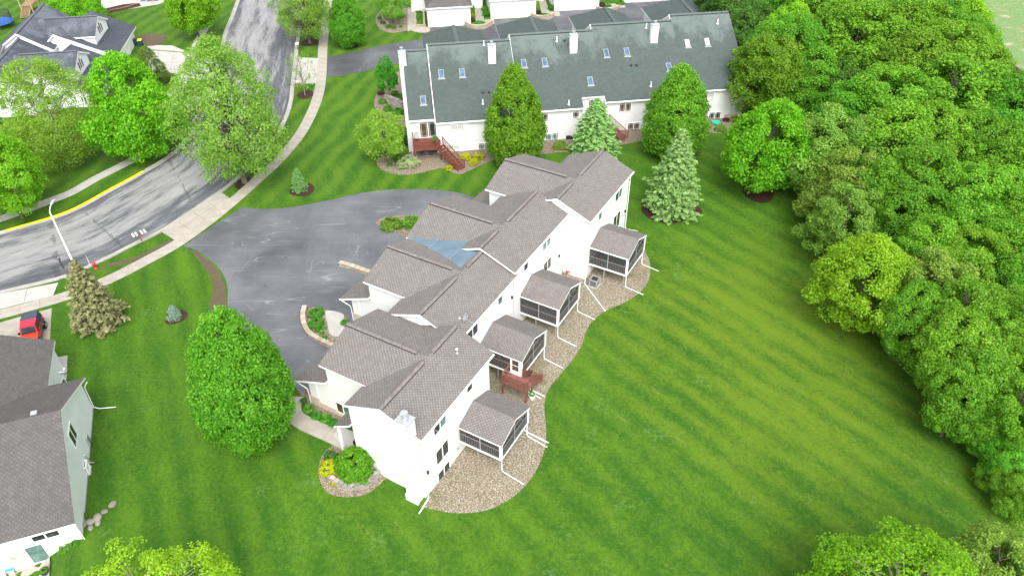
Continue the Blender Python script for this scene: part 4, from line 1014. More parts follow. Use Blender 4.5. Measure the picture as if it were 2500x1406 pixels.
# the landing and steps of red stained wood
lan = thing('porch_steps', 'red stained wooden landing and steps at the second screened porch', 'steps', WM(40.72, 22.8, -1.45), YM)
def bx(name, x0, x1, y0, y1, z0, z1, mat, par): return MB().box(x0, x1, y0, y1, z0, z1).build(name, mat, par)
fl = 1.6
for k in range(9): bx('floor_board', -0.62, 0.6, -1.25 + k * 0.275, -1.25 + k * 0.275 + 0.262, fl - 0.04, fl, 'red_deck_stain', lan)
bx('skirt_board', -0.66, 0.62, -1.29, -1.25, fl - 0.3, fl - 0.02, 'red_deck_stain', lan); bx('skirt_board', -0.66, -0.62, -1.25, 1.22, fl - 0.3, fl - 0.02, 'red_deck_stain', lan)
for x, y in ((-0.58, -1.2), (-0.58, 1.1), (0.55, -1.2)): bx('post', x - 0.07, x + 0.07, y - 0.07, y + 0.07, -0.1, fl + 0.95, 'red_deck_stain', lan)
railing(lan, (-0.58, -1.2, fl), (-0.58, 1.1, fl), 0.92, 0.12, post=False); railing(lan, (-0.58, -1.2, fl), (0.0, -1.2, fl), 0.92, 0.12, post=False)
railing(lan, (-0.58, 1.15, fl), (0.6, 1.15, fl), 0.92, 0.12, post=False)
for k in range(7):
    x0 = 0.62 + k * 0.26; z = fl - 0.2 * (k + 1)
    bx('step', x0 - 0.02, x0 + 0.27, -1.25, -0.25, z - 0.05, z, 'red_deck_stain', lan)
for y in (-1.25, -0.25): railing(lan, (0.62, y, fl), (2.35, y, 0.05), 0.9, 0.12); MB().bar((0.6, y, fl - 0.12), (2.45, y, 0.02), 0.05, 0.28).build('stringer', 'red_deck_stain', lan)

def on_plane(pxl, yaw, axis, val):
    """local (x, y, z) of a photo point on a vertical wall plane of a building frame"""
    c, s = math.cos(yaw), math.sin(yaw); n = Vector((c, s, 0)) if axis == 'x' else Vector((-s, c, 0))
    d = ray(*pxl); t = val / n.dot(d); p = Vector((0, 0, CAM_H)) + d * t
    return Vector((p.x * c + p.y * s, -p.x * s + p.y * c, p.z))
def to_world(yaw, x, y, z=0.0):
    c, s = math.cos(yaw), math.sin(yaw); return Vector((x * c - y * s, x * s + y * c, z))
def stairs(parent, top, bot, width, mat, n=8, rail=True):
    """open wooden stair between two points; every tread is a part"""
    top, bot = Vector(top), Vector(bot); d = bot - top; h = Vector((d.x, d.y, 0)); r = Vector((h.y, -h.x, 0)).normalized() * (width / 2)
    for k in range(n):
        c = top + h * ((k + 0.5) / n) + Vector((0, 0, d.z * (k + 1) / (n + 1))); t = h.normalized() * (h.length / n * 0.56)
        MB().extrude([c - r - t, c + r - t, c + r + t, c - r + t], (0, 0, 0.045)).build('step', mat, parent)
    for s in (-1, 1):
        a, b = top + r * s, bot + r * s
        MB().bar(a - Vector((0, 0, 0.14)), b - Vector((0, 0, 0.04)), 0.05, 0.28).build('stringer', mat, parent)
        if rail: railing(parent, a, b, 0.92, 0.16, mat)

# ------------------------------------------------------------------ green roofed row (own axes)
BU, BV = 22.0, 95.0
back = thing('townhouse_row', 'white townhouse row with steep green roofs, skylights and four chimneys', 'townhouses', to_world(YB, BU, BV), YB)
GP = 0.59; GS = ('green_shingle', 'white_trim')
B_UN = [dict(n='L', u0=-0.45, u1=2.78, ve=88.2, ze=4.55, vr=97.3), dict(n='A', u0=2.80, u1=13.75, ve=87.4, ze=4.36, vr=97.65), dict(n='B', u0=13.80, u1=25.05, ve=88.5, ze=4.45, vr=98.87), dict(n='C', u0=25.10, u1=36.55, ve=89.67, ze=4.45, vr=100.28), dict(n='D', u0=36.62, u1=45.3, ve=90.99, ze=4.45, vr=101.8)]
for i, d in enumerate(B_UN):
    u0, u1, ve, ze, vr = d['u0'], d['u1'], d['ve'], d['ze'], d['vr']; run = vr - ve; zr = ze + GP * run; d['zr'] = zr
    fr = 10.2 if i else 8.0
    cut_ = i == 2
    w1 = 22.0 if cut_ else u1
    g0 = 0.12; wa = u0 + (0.15 if i == 0 else 0.05)
    sec = [(ve + 0.35, -0.6), (vr + fr - 0.35, -0.6), (vr + fr - 0.35, zr - GP * (fr - 0.35) - 0.15), (vr, zr - 0.15), (ve + 0.35, ze + GP * 0.35 - 0.15)]
    wall_prism(back, 'x', wa, w1 - (0.2 if i == 4 else 0.0), sec, 'white_siding')
    if cut_:
        wall_prism(back, 'x', 22.0, u1, [(ve + 1.7, -0.6)] + sec[1:4] + [(ve + 1.7, ze + GP * 1.7 - 0.15)], 'white_siding')
        for a, b, cv in ((u0, 22.0, 0.0), (22.0, u1, 1.35)):
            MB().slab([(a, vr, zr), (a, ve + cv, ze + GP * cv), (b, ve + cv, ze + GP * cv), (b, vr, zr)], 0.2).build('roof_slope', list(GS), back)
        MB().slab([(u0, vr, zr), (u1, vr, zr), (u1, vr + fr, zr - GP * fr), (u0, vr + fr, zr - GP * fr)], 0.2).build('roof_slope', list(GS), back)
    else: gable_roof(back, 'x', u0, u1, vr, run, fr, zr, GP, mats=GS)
    ridge_vent(back, 'x', u0 + 0.05, u1 - 0.05, vr, zr, GP, 'green_cap', 0.22)
    if i:   # raised white verge where this roof stands above its neighbour
        MB().bar((u0 + 0.01, ve - 0.02, ze + 0.02), (u0 + 0.01, vr, zr + 0.02), 0.07, 0.24).build('verge_board', 'white_trim', back)
    # gutter and stone foot of the rear wall
    mb = MB(); ww = w1 - u0 - 0.1
    mb.extrude([(u0 + 0.05, ve - 0.1, ze - 0.05), (u0 + 0.05, ve - 0.1, ze - 0.15), (u0 + 0.05, ve - 0.004, ze - 0.19), (u0 + 0.05, ve - 0.004, ze - 0.05)], (ww, 0, 0)); mb.build('gutter', 'white_metal', back)
    MB().box(wa + 0.05, w1 - 0.25, ve + 0.29, ve + 0.36, -0.4, -0.02).build('foundation', 'stone_veneer', back)
    if i:   # garage wing on the far side with its hipped roof
        uc = (7.35, 19.1, 31.25, 43.9)[i - 1]; va = (111.9, 113.7, 115.7, 117.9)[i - 1]; hz, hw = 7.5, 4.7
        zl = hz - 0.62 * hw
        for s in (-1, 1):
            q = [(uc, vr + 3.0, hz), (uc, va, hz), (uc + s * hw, va + hw, zl), (uc + s * hw, vr + 3.0, zl)]
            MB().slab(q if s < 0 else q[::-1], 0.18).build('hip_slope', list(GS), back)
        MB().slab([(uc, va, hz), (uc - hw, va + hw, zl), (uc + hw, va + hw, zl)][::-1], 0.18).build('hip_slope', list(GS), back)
        ridge_vent(back, 'y', vr + 5.2, va - 0.1, uc, hz, 0.62, 'green_cap', 0.24)
        wall_prism(back, 'y', vr + 3, va + hw - 0.6, [(uc - hw + 0.5, -0.6), (uc + hw - 0.5, -0.6), (uc + hw - 0.5, zl + 0.1), (uc - hw + 0.5, zl + 0.1)])
    # chimneys, skylights, pipes
def on_roof(i, v): d = B_UN[i]; return d['ze'] + GP * (v - d['ve'])
for i, u, v in ((1, 11.0, 94.95), (2, 22.0, 96.2), (3, 33.4, 97.6)):
    zb = on_roof(i, v)
    c = MB().box(u - 0.47, u + 0.47, v - 0.4, v + 0.4, zb - 0.6, zb + 2.15).build('chimney', 'white_trim', back)
    MB().box(u - 0.52, u + 0.52, v - 0.45, v + 0.45, zb + 2.15, zb + 2.2).build('chimney_cap', 'galvanised_steel', c)
    MB().lathe([(0.13, 2.18), (0.13, 2.5), (0.22, 2.52), (0.22, 2.62), (0.05, 2.66)], 12, (u, v, zb)).build('flue', 'galvanised_steel', c)
c = MB().box(-0.95, -0.05, 95.3, 96.6, -0.6, 10.3).build('chimney', 'white_siding', back)
MB().box(-1.0, 0.0, 95.25, 96.65, 10.3, 10.36).build('chimney_cap', 'galvanised_steel', c); MB().lathe([(0.13, 0), (0.13, 0.5), (0.22, 0.52), (0.22, 0.62), (0.05, 0.66)], 12, (-0.5, 95.95, 10.34)).build('flue', 'galvanised_steel', c)
MB().box(-0.8, -0.3, 88.6, 95.3, -0.6, 4.4).build('end_wall', 'white_siding', back)
for i, u, v in ((0, 1.6, 90.65), (1, 4.24, 93.62), (1, 6.93, 93.6), (2, 15.19, 94.84), (2, 17.97, 94.83), (2, 23.51, 91.91), (3, 26.56, 96.19), (3, 29.38, 96.17), (3, 34.66, 93.72), (4, 38.29, 97.6), (4, 41.09, 97.6)):
    z = on_roof(i, v); ax = Vector((0, 1, GP)).normalized(); nn = Vector((0, -GP, 1)).normalized(); c = Vector((u, v, z)); ux = Vector((1, 0, 0))
    fr = MB(); L, W_ = 0.6, 0.31
    for s in (-1, 1): fr.bar(c + ux * s * W_ - ax * L + nn * 0.05, c + ux * s * W_ + ax * L + nn * 0.05, 0.07, 0.12, up=nn); fr.bar(c - ux * (W_ + 0.06) + ax * s * L + nn * 0.05, c + ux * (W_ + 0.06) + ax * s * L + nn * 0.05, 0.07, 0.118, up=nn)
    fr.bar(c - ux * (W_ + 0.16) - ax * (L + 0.12) + nn * 0.015, c + ux * (W_ + 0.16) - ax * (L + 0.12) + nn * 0.015, 0.16, 0.02, up=nn)
    sk = fr.build('skylight', 'aluminium_edge', back)
    MB().extrude([c - ux * W_ - ax * L + nn * 0.06, c + ux * W_ - ax * L + nn * 0.06, c + ux * W_ + ax * L + nn * 0.06, c - ux * W_ + ax * L + nn * 0.06], nn * 0.02).build('pane', 'blue_glass' if i < 4 else 'pale_glass', sk)
for i, u, v, big in ((1, 9.08, 89.44, 1), (1, 10.23, 97.1, 1), (1, 9.27, 90.86, 0), (1, 10.06, 90.86, 0), (2, 20.16, 89.1, 1), (2, 20.05, 97.6, 1), (2, 21.1, 97.6, 0), (3, 32.8, 99.4, 1), (3, 31.64, 91.36, 1), (3, 29.61, 94.34, 0), (3, 30.33, 94.29, 0), (4, 43.94, 91.53, 1), (4, 43.27, 100.2, 1)):
    z = on_roof(i, v)
    if big: MB().lathe([(0.16, -0.08), (0.16, 0.03), (0.075, 0.06), (0.075, 0.6)], 10, (u, v, z)).build('vent_pipe', 'white_metal', back)
    else: MB().lathe([(0.2, -0.1), (0.2, 0.1), (0.13, 0.17), (0.04, 0.18)], 10, (u, v, z)).build('roof_vent', 'dark_steel', back)
for i, u, z, w_, h_, gl, p_ in ((0, 1.88, 3.0, 2.1, 2.05, ['brown_glass', 'dark_glass'], 2), (1, 5.57, 3.2, 1.6, 1.15, ['pale_glass', 'pale_glass'], 2), (1, 4.9, 0.5, 1.6, 1.0, ['pale_glass', 'pale_glass'], 2), (1, 8.95, 0.4, 1.6, 1.0, ['green_glass', 'green_glass'], 2),
                             (2, 16.6, 3.35, 1.6, 1.1, ['brown_glass', 'brown_glass'], 2), (2, 21.08, 3.4, 0.72, 0.9, 'brown_glass', 1), (2, 18.0, 0.45, 1.65, 1.05, ['green_glass', 'green_glass'], 2), (3, 27.98, 3.38, 1.6, 1.15, ['brown_glass', 'brown_glass'], 2), (3, 29.4, 0.47, 1.65, 1.05, ['brown_glass', 'brown_glass'], 2),
                             (4, 39.78, 3.37, 1.65, 1.15, ['brown_glass', 'pale_glass'], 2), (4, 41.25, 0.45, 1.65, 1.05, ['dark_glass', 'dark_glass'], 2)):
    window(back, (u, B_UN[i]['ve'] + 0.345, z), 0, w_, h_, gl, p_, bars=1, name='window' if h_ < 2 else 'patio_door')
window(back, (23.5, 90.19, 4.05), 0, 0.8, 1.2, 'brown_glass', 1, bars=1)
MB().box(44.1, 44.6, 91.2, 91.36, 0.9, 1.5).build('meter_box', 'galvanised_steel', back); MB().box(42.6, 44.9, 91.2, 91.38, -0.4, 0.55).build('foundation', 'stone_veneer', back)
MB().box(19.9, 21.2, 88.6, 88.9, -0.2, 0.5).build('window_well', 'dark_steel', back)
downspout(back, [(-0.4, 88.1, 4.4), (-0.36, 88.42, 4.1), (-0.36, 88.42, 0.1), (-0.45, 87.6, 0.06), (-2.2, 87.0, 0.06)])
downspout(back, [(25.2, 89.6, 4.3), (25.25, 89.9, 4.0), (25.25, 89.9, 0.2)])
rebase(back, BU, BV)

def deck(label, u0, u1, v0, v1, fl, s0, s1, mat='dark_deck_stain', base=0.0):
    t = thing('deck', label, 'deck', to_world(YB, (u0 + u1) / 2, (v0 + v1) / 2, base), YB)
    cx, cy = (u0 + u1) / 2, (v0 + v1) / 2
    u0, u1, v0, v1 = u0 - cx, u1 - cx, v0 - cy, v1 - cy
    n = int((v1 - v0) / 0.2)
    for k in range(n): bx('floor_board', u0, u1, v0 + (v1 - v0) * k / n, v0 + (v1 - v0) * (k + 1) / n - 0.012, fl - 0.04, fl, mat, t)
    bx('skirt_board', u0 - 0.03, u1 + 0.03, v0 - 0.04, v0, fl - 0.32, fl - 0.005, mat, t)
    for x in (u0 + 0.08, u1 - 0.08): bx('post', x - 0.07, x + 0.07, v0 + 0.01, v0 + 0.15, -0.05, fl + 1.0, mat, t)
    railing(t, (u0 + 0.08, v0 + 0.08, fl), (u1 - 0.08, v0 + 0.08, fl), 0.95, 0.14, mat, post=False); railing(t, (u0 + 0.06, v0 + 0.08, fl), (u0 + 0.06, v1 - 0.05, fl), 0.95, 0.14, mat, post=False)
    if s0: stairs(t, (s0[0] - cx, s0[1] - cy, fl), (s1[0] - cx, s1[1] - cy, 0.0), 1.1, mat, 9)
    return t
dk = deck('dark red deck with long diagonal stairs at the chimney end', -0.2, 3.25, 85.85, 88.5, 1.9, (3.1, 86.3), (5.45, 83.1))
deck('red deck hidden behind the paired spruce trees', 22.2, 25.6, 87.0, 90.1, 1.8, (25.5, 89.0), (27.7, 87.4), 'red_deck_stain')
deck('red deck half hidden by the second oval pear tree', 34.0, 36.9, 88.4, 91.2, 1.8, (36.9, 90.6), (39.5, 89.3), 'red_deck_stain')
deck('dark red deck hidden behind the first oval pear tree', 10.6, 13.6, 85.6, 87.7, 1.8, (13.5, 86.4), (15.4, 86.0))

# ------------------------------------------------------------------ slate roofed house across the street
SLT = ('slate_shingle', 'white_trim')
tl = thing('duplex_house', 'white house with slate grey roofs and gabled dormers across the street', 'house', to_world(YT, -50, 118), YT)
for k, (db, dz) in enumerate(((0.0, 0.0), (-11.9, -0.8))):
    b = lambda v: v + db
    zz = lambda z: z + dz
    wall_prism(tl, 'y', b(119.55), b(131.7), [(-60.4, -0.5), (-51.0, -0.5), (-51.0, zz(4.75)), (-55, zz(7.32)), (-60.4, zz(3.9))], 'house_siding')
    gable_roof(tl, 'y', b(119.2), b(132.0), -55.0, 5.8, 4.3, zz(7.5), 0.64, mats=SLT, t=0.24)
    ridge_vent(tl, 'y', b(119.3), b(131.9), -55.0, zz(7.5), 0.64, 'slate_cap', 0.2)
    wall_prism(tl, 'y', b(121.1), b(127.3), [(-52.1, -0.5), (-43.25, -0.5), (-43.25, zz(2.65)), (-50.7, zz(6.3)), (-52.1, zz(5.1))], 'house_siding')
    wall_prism(tl, 'y', b(127.3), b(133.0), [(-52.0, -0.5), (-43.3, -0.5), (-43.3, zz(2.65)), (-48.85, zz(5.4)), (-52.0, zz(3.45))], 'house_siding')
    MB().slab([(-50.7, b(120.8), zz(6.5)), (-42.75, b(120.8), zz(2.6)), (-42.75, b(133.4), zz(2.6)), (-48.85, b(133.4), zz(5.6)), (-48.85, b(127.5), zz(5.6)), (-50.7, b(127.5), zz(6.5))], 0.24).build('roof_slope', list(SLT), tl)
    MB().slab([(-52.5, b(120.8), zz(4.92)), (-50.7, b(120.8), zz(6.5)), (-50.7, b(127.5), zz(6.5)), (-52.5, b(127.5), zz(4.92))], 0.24).build('roof_slope', list(SLT), tl)
    MB().slab([(-52.4, b(127.5), zz(3.4)), (-48.85, b(127.5), zz(5.6)), (-48.85, b(133.4), zz(5.6)), (-52.4, b(133.4), zz(3.4))], 0.24).build('roof_slope', list(SLT), tl)
    # dormer
    wall_prism(tl, 'x', -52.0, -45.65, [(b(122.35), zz(3.2)), (b(129.25), zz(3.2)), (b(129.25), zz(5.42)), (b(125.8), zz(7.0)), (b(122.35), zz(5.42))], 'house_siding', 'dormer_wall')
    gable_roof(tl, 'x', -54.0, -45.35, b(125.8), 3.8, 3.8, zz(7.15), 0.46, mats=SLT, t=0.2, name='dormer_slope')
    ridge_vent(tl, 'x', -53.2, -45.4, b(125.8), zz(7.15), 0.46, 'slate_cap', 0.14)
    for y_, h_ in ((-0.75, 1.15), (0.0, 1.5), (0.75, 1.15)): window(tl, (-45.64, b(125.8 + y_), zz(4.65 + h_ / 2)), math.pi / 2, 0.55, h_, 'dark_glass')
    gd = MB()
    for r_ in range(4): gd.box(-43.24, -43.18, b(123.2), b(128.4), 0.03 + r_ * 0.53, 0.53 + r_ * 0.53)
    o = gd.build('garage_door', 'white_trim', tl); o['kind'] = 'stuff'
    for p in ([(-51.0, b(119.1), zz(4.7)), (-51.1, b(119.3), zz(4.3)), (-51.1, b(119.3), 0.1)],): downspout(tl, p)
window(tl, (-51.2, 107.55, 2.1), 0, 0.7, 1.6, 'dark_glass'); window(tl, (-49.3, 109.1, 1.4), 0, 1.5, 1.2, ['dark_glass', 'green_glass'], 2)
q = on_plane((6, 252), YT, 'y', 107.6); window(tl, (q.x, 107.55, q.z), 0, 0.75, 1.5, 'dark_glass')
MB().box(-60.6, -57.6, 117.0, 119.2, -0.5, 5.4).build('bay', 'house_siding', tl); MB().slab([(-60.8, 116.8, 5.35), (-57.3, 116.8, 5.35), (-57.3, 119.6, 6.0), (-60.8, 119.6, 6.0)], 0.2).build('bay_roof', list(SLT), tl)
rebase(tl, -50, 118)

# ------------------------------------------------------------------ brown roofed house at the lower left
BS = ('brown_shingle', 'white_trim')
bl = thing('house', 'white house with weathered brown shingles at the lower left corner', 'house', to_world(YL, -27, 46.85), YL)
wall_prism(bl, 'x', -42, -18.85, [(40.2, -2.4), (53.6, -2.4), (53.6, 3.15), (46.85, 6.5), (40.2, 2.5)], 'house_siding')
gable_roof(bl, 'x', -42, -18.5, 46.85, 7.15, 7.25, 6.7, 0.6, 0.5, mats=BS)
wall_prism(bl, 'y', 50, 59.6, [(-33.2, -1.0), (-21.6, -1.0), (-21.6, 3.1), (-27.4, 5.9), (-33.2, 3.1)], 'house_siding')
gable_roof(bl, 'y', 49.5, 59.9, -27.4, 6.1, 6.1, 6.15, 0.5, mats=BS)
MB().box(-18.86, -18.8, 40.15, 53.65, -1.9, 0.15).build('foundation', 'foundation_concrete', bl)
for px_ in ((112, 1276), (25, 1302)):
    MB().box(*(lambda q: (q.x - 0.2, q.x + 0.2, 46.0, 46.4, 6.15, 6.35))(on_plane(px_, YL, 'y', 46.85)))
for a_ in (-20.4, -23.6):
    MB().box(a_ - 0.22, a_ + 0.22, 47.15, 47.55, 6.4, 6.62).build('roof_vent', 'galvanised_steel', bl)
q = on_plane((105, 1298), YL, 'y', 40.2); window(bl, (q.x, 40.19, q.z - 0.42), 0, 1.75, 0.62, ['dark_glass', 'dark_glass'], 2)
q = on_plane((70, 1356), YL, 'y', 40.2); window(bl, (q.x, 40.19, q.z), 0, 2.3, 1.9, ['pale_glass', 'green_glass'], 2, name='patio_door')
q = on_plane((177, 1061), YL, 'x', -18.85); window(bl, (-18.84, q.y, q.z), math.pi / 2, 1.4, 1.5, ['dark_glass', 'dark_glass'], 2)
q = on_plane((178, 973), YL, 'x', -18.85)
downspout(bl, [(-18.4, 53.8, 2.8), (-18.7, 53.55, 2.5), (-18.72, 53.4, 0.2), (-18.3, 53.2, 0.1), (-17.0, 52.9, 0.08)])
downspout(bl, [(-18.7, 39.8, 2.2), (-18.75, 40.1, 2.0), (-18.7, 40.1, -0.1)])
MB().tube([(-18.78, 47.2, 1.2), (-18.7, 47.2, 1.2), (-18.66, 47.2, 0.2), (-18.3, 47.0, 0.3)], 0.05, 6).build('gas_pipe', 'galvanised_steel', bl)
MB().box(-18.84, -18.7, 49.0, 49.5, 0.3, 1.1).build('meter_box', 'galvanised_steel', bl)
rebase(bl, -27, 46.85)

# ------------------------------------------------------------------ garage fronts at the top of the picture
fg = thing('townhouse_row', 'white garage fronts of the farthest row at the top edge', 'townhouses', G(1250, 30), YB)
org = G(1250, 30); cb, sb = math.cos(YB), math.sin(YB)
def loc_fg(p): d = p - org; return Vector((d.x * cb + d.y * sb, -d.x * sb + d.y * cb, 0))
for k, (a, b_, hh) in enumerate((((1047, 67), (1150, 62), 3.3), ((1199, 46), (1309, 43), 3.3), ((1354, 28), (1462, 22), 3.3), ((1524, 8), (1636, 2), 3.3), ((1690, -12), (1800, -18), 3.3))):
    A, B = loc_fg(G(*a)), loc_fg(G(*b_)); y = (A.y + B.y) / 2
    wall_prism(fg, 'x', A.x, B.x, [(y, -0.5), (y + 9, -0.5), (y + 9, hh), (y, hh)], 'white_siding')
    m = (A.x + B.x) / 2; hw = (B.x - A.x) / 2 + 0.35
    for s in (-1, 1):
        q = [(m, y + 4.0, hh + 2.6), (m, y + 16, hh + 2.6), (m + s * hw, y + 16, hh + 0.1), (m + s * hw, y - 0.4, hh + 0.1)]
        MB().slab(q if s > 0 else q[::-1], 0.22).build('roof_slope', list(BS), fg)
    MB().slab([(m, y + 4.0, hh + 2.6), (m - hw, y - 0.4, hh + 0.1), (m + hw, y - 0.4, hh + 0.1)], 0.22).build('roof_slope', list(BS), fg)
    gd = MB()
    for r_ in range(4):
        for c_ in range(4): gd.box(m - 2.45 + c_ * 1.23, m - 2.45 + (c_ + 1) * 1.23 - 0.02, y - 0.05, y - 0.005, 0.02 + r_ * 0.55, 0.55 + r_ * 0.55)
    o = gd.build('garage_door', 'white_trim', fg); o['kind'] = 'stuff'
    wall_prism(fg, 'x', A.x - 2.6, B.x + 3.0, [(y + 8.0, -0.5), (y + 18, -0.5), (y + 18, 3.4), (y + 8.0, 3.4)], 'white_siding')
    downspout(fg, [(A.x - 0.05, y - 0.1, hh - 0.05), (A.x - 0.08, y - 0.06, hh - 0.3), (A.x - 0.08, y - 0.06, 0.1)])

# ------------------------------------------------------------------ foliage
def quads_mesh(name, mat, C, N, S, asp, tint, rng):
    """leaf-sized rhombi: centres C, normals N, half lengths S"""
    n = len(C); N = N / np.maximum(1e-6, np.linalg.norm(N, axis=1, keepdims=True))
    T = np.cross(N, rng.normal(size=(n, 3))); T /= np.maximum(1e-6, np.linalg.norm(T, axis=1, keepdims=True)); B = np.cross(N, T)
    l = S[:, None]; w_ = (S / asp)[:, None]
    bend = N * (S * 0.18)[:, None]
    V = np.stack([C + T * l - bend, C + B * w_, C - T * l - bend, C - B * w_], axis=1).reshape(-1, 3)
    me = bpy.data.meshes.new(name); me.vertices.add(4 * n); me.vertices.foreach_set('co', V.astype(np.float32).ravel())
    me.loops.add(4 * n); me.loops.foreach_set('vertex_index', np.arange(4 * n, dtype=np.int32))
    me.polygons.add(n); me.polygons.foreach_set('loop_start', np.arange(0, 4 * n, 4, dtype=np.int32)); me.polygons.foreach_set('loop_total', np.full(n, 4, dtype=np.int32))
    me.update(calc_edges=True); me.materials.append(MATS[mat])
    at = me.attributes.new('tint', 'FLOAT', 'POINT'); at.data.foreach_set('value', np.repeat(tint, 4).astype(np.float32))
    return me
PROF = {'round': lambda t: np.sqrt(np.clip(1 - (2 * t - 0.92) ** 2 / 1.18, 0, 1)),
        'pear': lambda t: np.clip(np.sin(np.pi * np.clip(t * 0.93 + 0.07, 0, 1) ** 0.62), 0, 1) ** 0.75,
        'egg': lambda t: np.clip(np.sin(np.pi * np.clip(t * 0.9 + 0.1, 0, 1) ** 0.78), 0, 1) ** 0.7,
        'dome': lambda t: np.sqrt(np.clip(1 - t ** 2.2, 0, 1)) * (0.82 + 0.18 * np.minimum(1, t * 5))}
def clump_leaves(rng, cc, rc, per, flat=0.75, crown_c=None, up=0.5, shell=(0.55, 0.5)):
    """leaves on the outer, upper shell of each clump"""
    n = len(cc); idx = np.repeat(np.arange(n), per)
    D = rng.normal(size=(n * per, 3)); D /= np.linalg.norm(D, axis=1, keepdims=True)
    out = cc - crown_c if crown_c is not None else cc * 0; out = out / np.maximum(1e-6, np.linalg.norm(out, axis=1, keepdims=True))
    bias = out[idx] * 0.55 + np.array([0, 0, up]); D = D + bias; D /= np.linalg.norm(D, axis=1, keepdims=True)
    r = rc[idx] * (shell[0] + shell[1] * rng.random(n * per)); P = cc[idx] + D * r[:, None] * np.array([1, 1, flat])
    N = D * 0.6 + out[idx] * 0.2 + np.array([0, 0, 0.65]) + rng.normal(size=(n * per, 3)) * 0.62
    return P, N, idx
def broadleaf(name, seed, H, RX, shape, base, mat, nclump=420, per=60, leaf=0.15, rc=(0.55, 1.0), asp=1.7, bark='grey_bark', lobes=0.16, inner=0.45, sparse=0.0, limbs=16, trunk_r=None, lean=0.0, holes=6, stray=0.05, shell=(0.72, 0.36)):
    """prototype meshes (trunk, crown) of a broadleaf tree standing at the origin"""
    rng = np.random.default_rng(seed); f = PROF[shape]
    t = rng.random(nclump * 6); keep = rng.random(nclump * 6) < f(t) * 0.9 + 0.08; t = t[keep][:nclump]; n = len(t)
    ph = rng.random(n) * 2 * np.pi; k1, k2, k3 = rng.random(3) * 6.28
    lob = 1 + lobes * np.sin(3 * ph + k1 + 3 * t) + lobes * 0.7 * np.sin(5 * ph + k2 - 6 * t) + lobes * 0.5 * np.sin(9 * t + 2 * ph + k3)
    rho = inner + (1 - inner) * rng.random(n) ** 0.45
    out_ = rng.random(n) < stray; rho = np.where(out_, rng.uniform(1.01, 1.03 + 0.5 * lobes, n), rho)
    hd = rng.normal(size=(max(1, holes), 3)); hd[:, 2] *= 0.6; hd /= np.linalg.norm(hd, axis=1, keepdims=True)      # holes between the boughs
    dv = np.stack([np.cos(ph), np.sin(ph), (t - 0.45) * 2.0], axis=1); dv /= np.linalg.norm(dv, axis=1, keepdims=True)
    gap = ((dv @ hd.T).max(axis=1) > 1 - 0.022 * (1 + 2 * lobes)) & (holes > 0)
    t, ph, lob, rho = (q[~(gap & (rho > 0.55))] for q in (t, ph, lob, rho)); n = len(t)
    rr = np.maximum(0.05, RX * f(t) * lob * rho)
    z = base + (H - base) * t
    cc = np.stack([rr * np.cos(ph) + lean * z * 0.1, rr * np.sin(ph), z - 0.25], axis=1)
    rcs = rng.uniform(*rc, size=n) * (0.75 + 0.35 * np.minimum(rho, 1)) * np.where(rho > 1, 0.62, 1.0)
    mid = np.array([0, 0, base + (H - base) * 0.42])
    P, N, idx = clump_leaves(rng, cc, rcs, per, 0.82, mid, 0.38, shell)
    if sparse: k = rng.random(len(P)) > sparse; P, N, idx = P[k], N[k], idx[k]
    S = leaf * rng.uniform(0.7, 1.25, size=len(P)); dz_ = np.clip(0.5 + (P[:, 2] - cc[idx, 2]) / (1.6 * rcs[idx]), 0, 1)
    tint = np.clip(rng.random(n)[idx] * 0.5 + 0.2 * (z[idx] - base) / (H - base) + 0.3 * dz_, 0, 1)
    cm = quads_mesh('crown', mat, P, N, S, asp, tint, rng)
    tr = MB(); r0 = trunk_r or 0.018 * H + 0.03; zt = base + (H - base) * 0.72
    tr.tube([(0, 0, -0.25), (0, 0, 0.15), (0.05, 0.02, base * 0.9), (0.02, -0.05, (base + zt) / 2), (0.06, 0.04, zt)], [r0 * 1.5, r0 * 1.05, r0 * 0.85, r0 * 0.55, r0 * 0.15], 8)
    order = rng.permutation(n)[:limbs]
    for i in order:
        tip = Vector(cc[i]); z0 = max(base * 0.75, min(zt * 0.9, tip.z - 0.45 * math.hypot(tip.x, tip.y) - 0.4)); st = Vector((0.03, 0, z0)); mdl = st.lerp(tip, 0.5) + Vector((0, 0, 0.12 * (tip - st).length))
        tr.tube([st, mdl, tip], [r0 * 0.38, r0 * 0.2, r0 * 0.05], 5, cap=False)
    tm = tr.mesh('trunk', [bark], True)
    return tm, cm
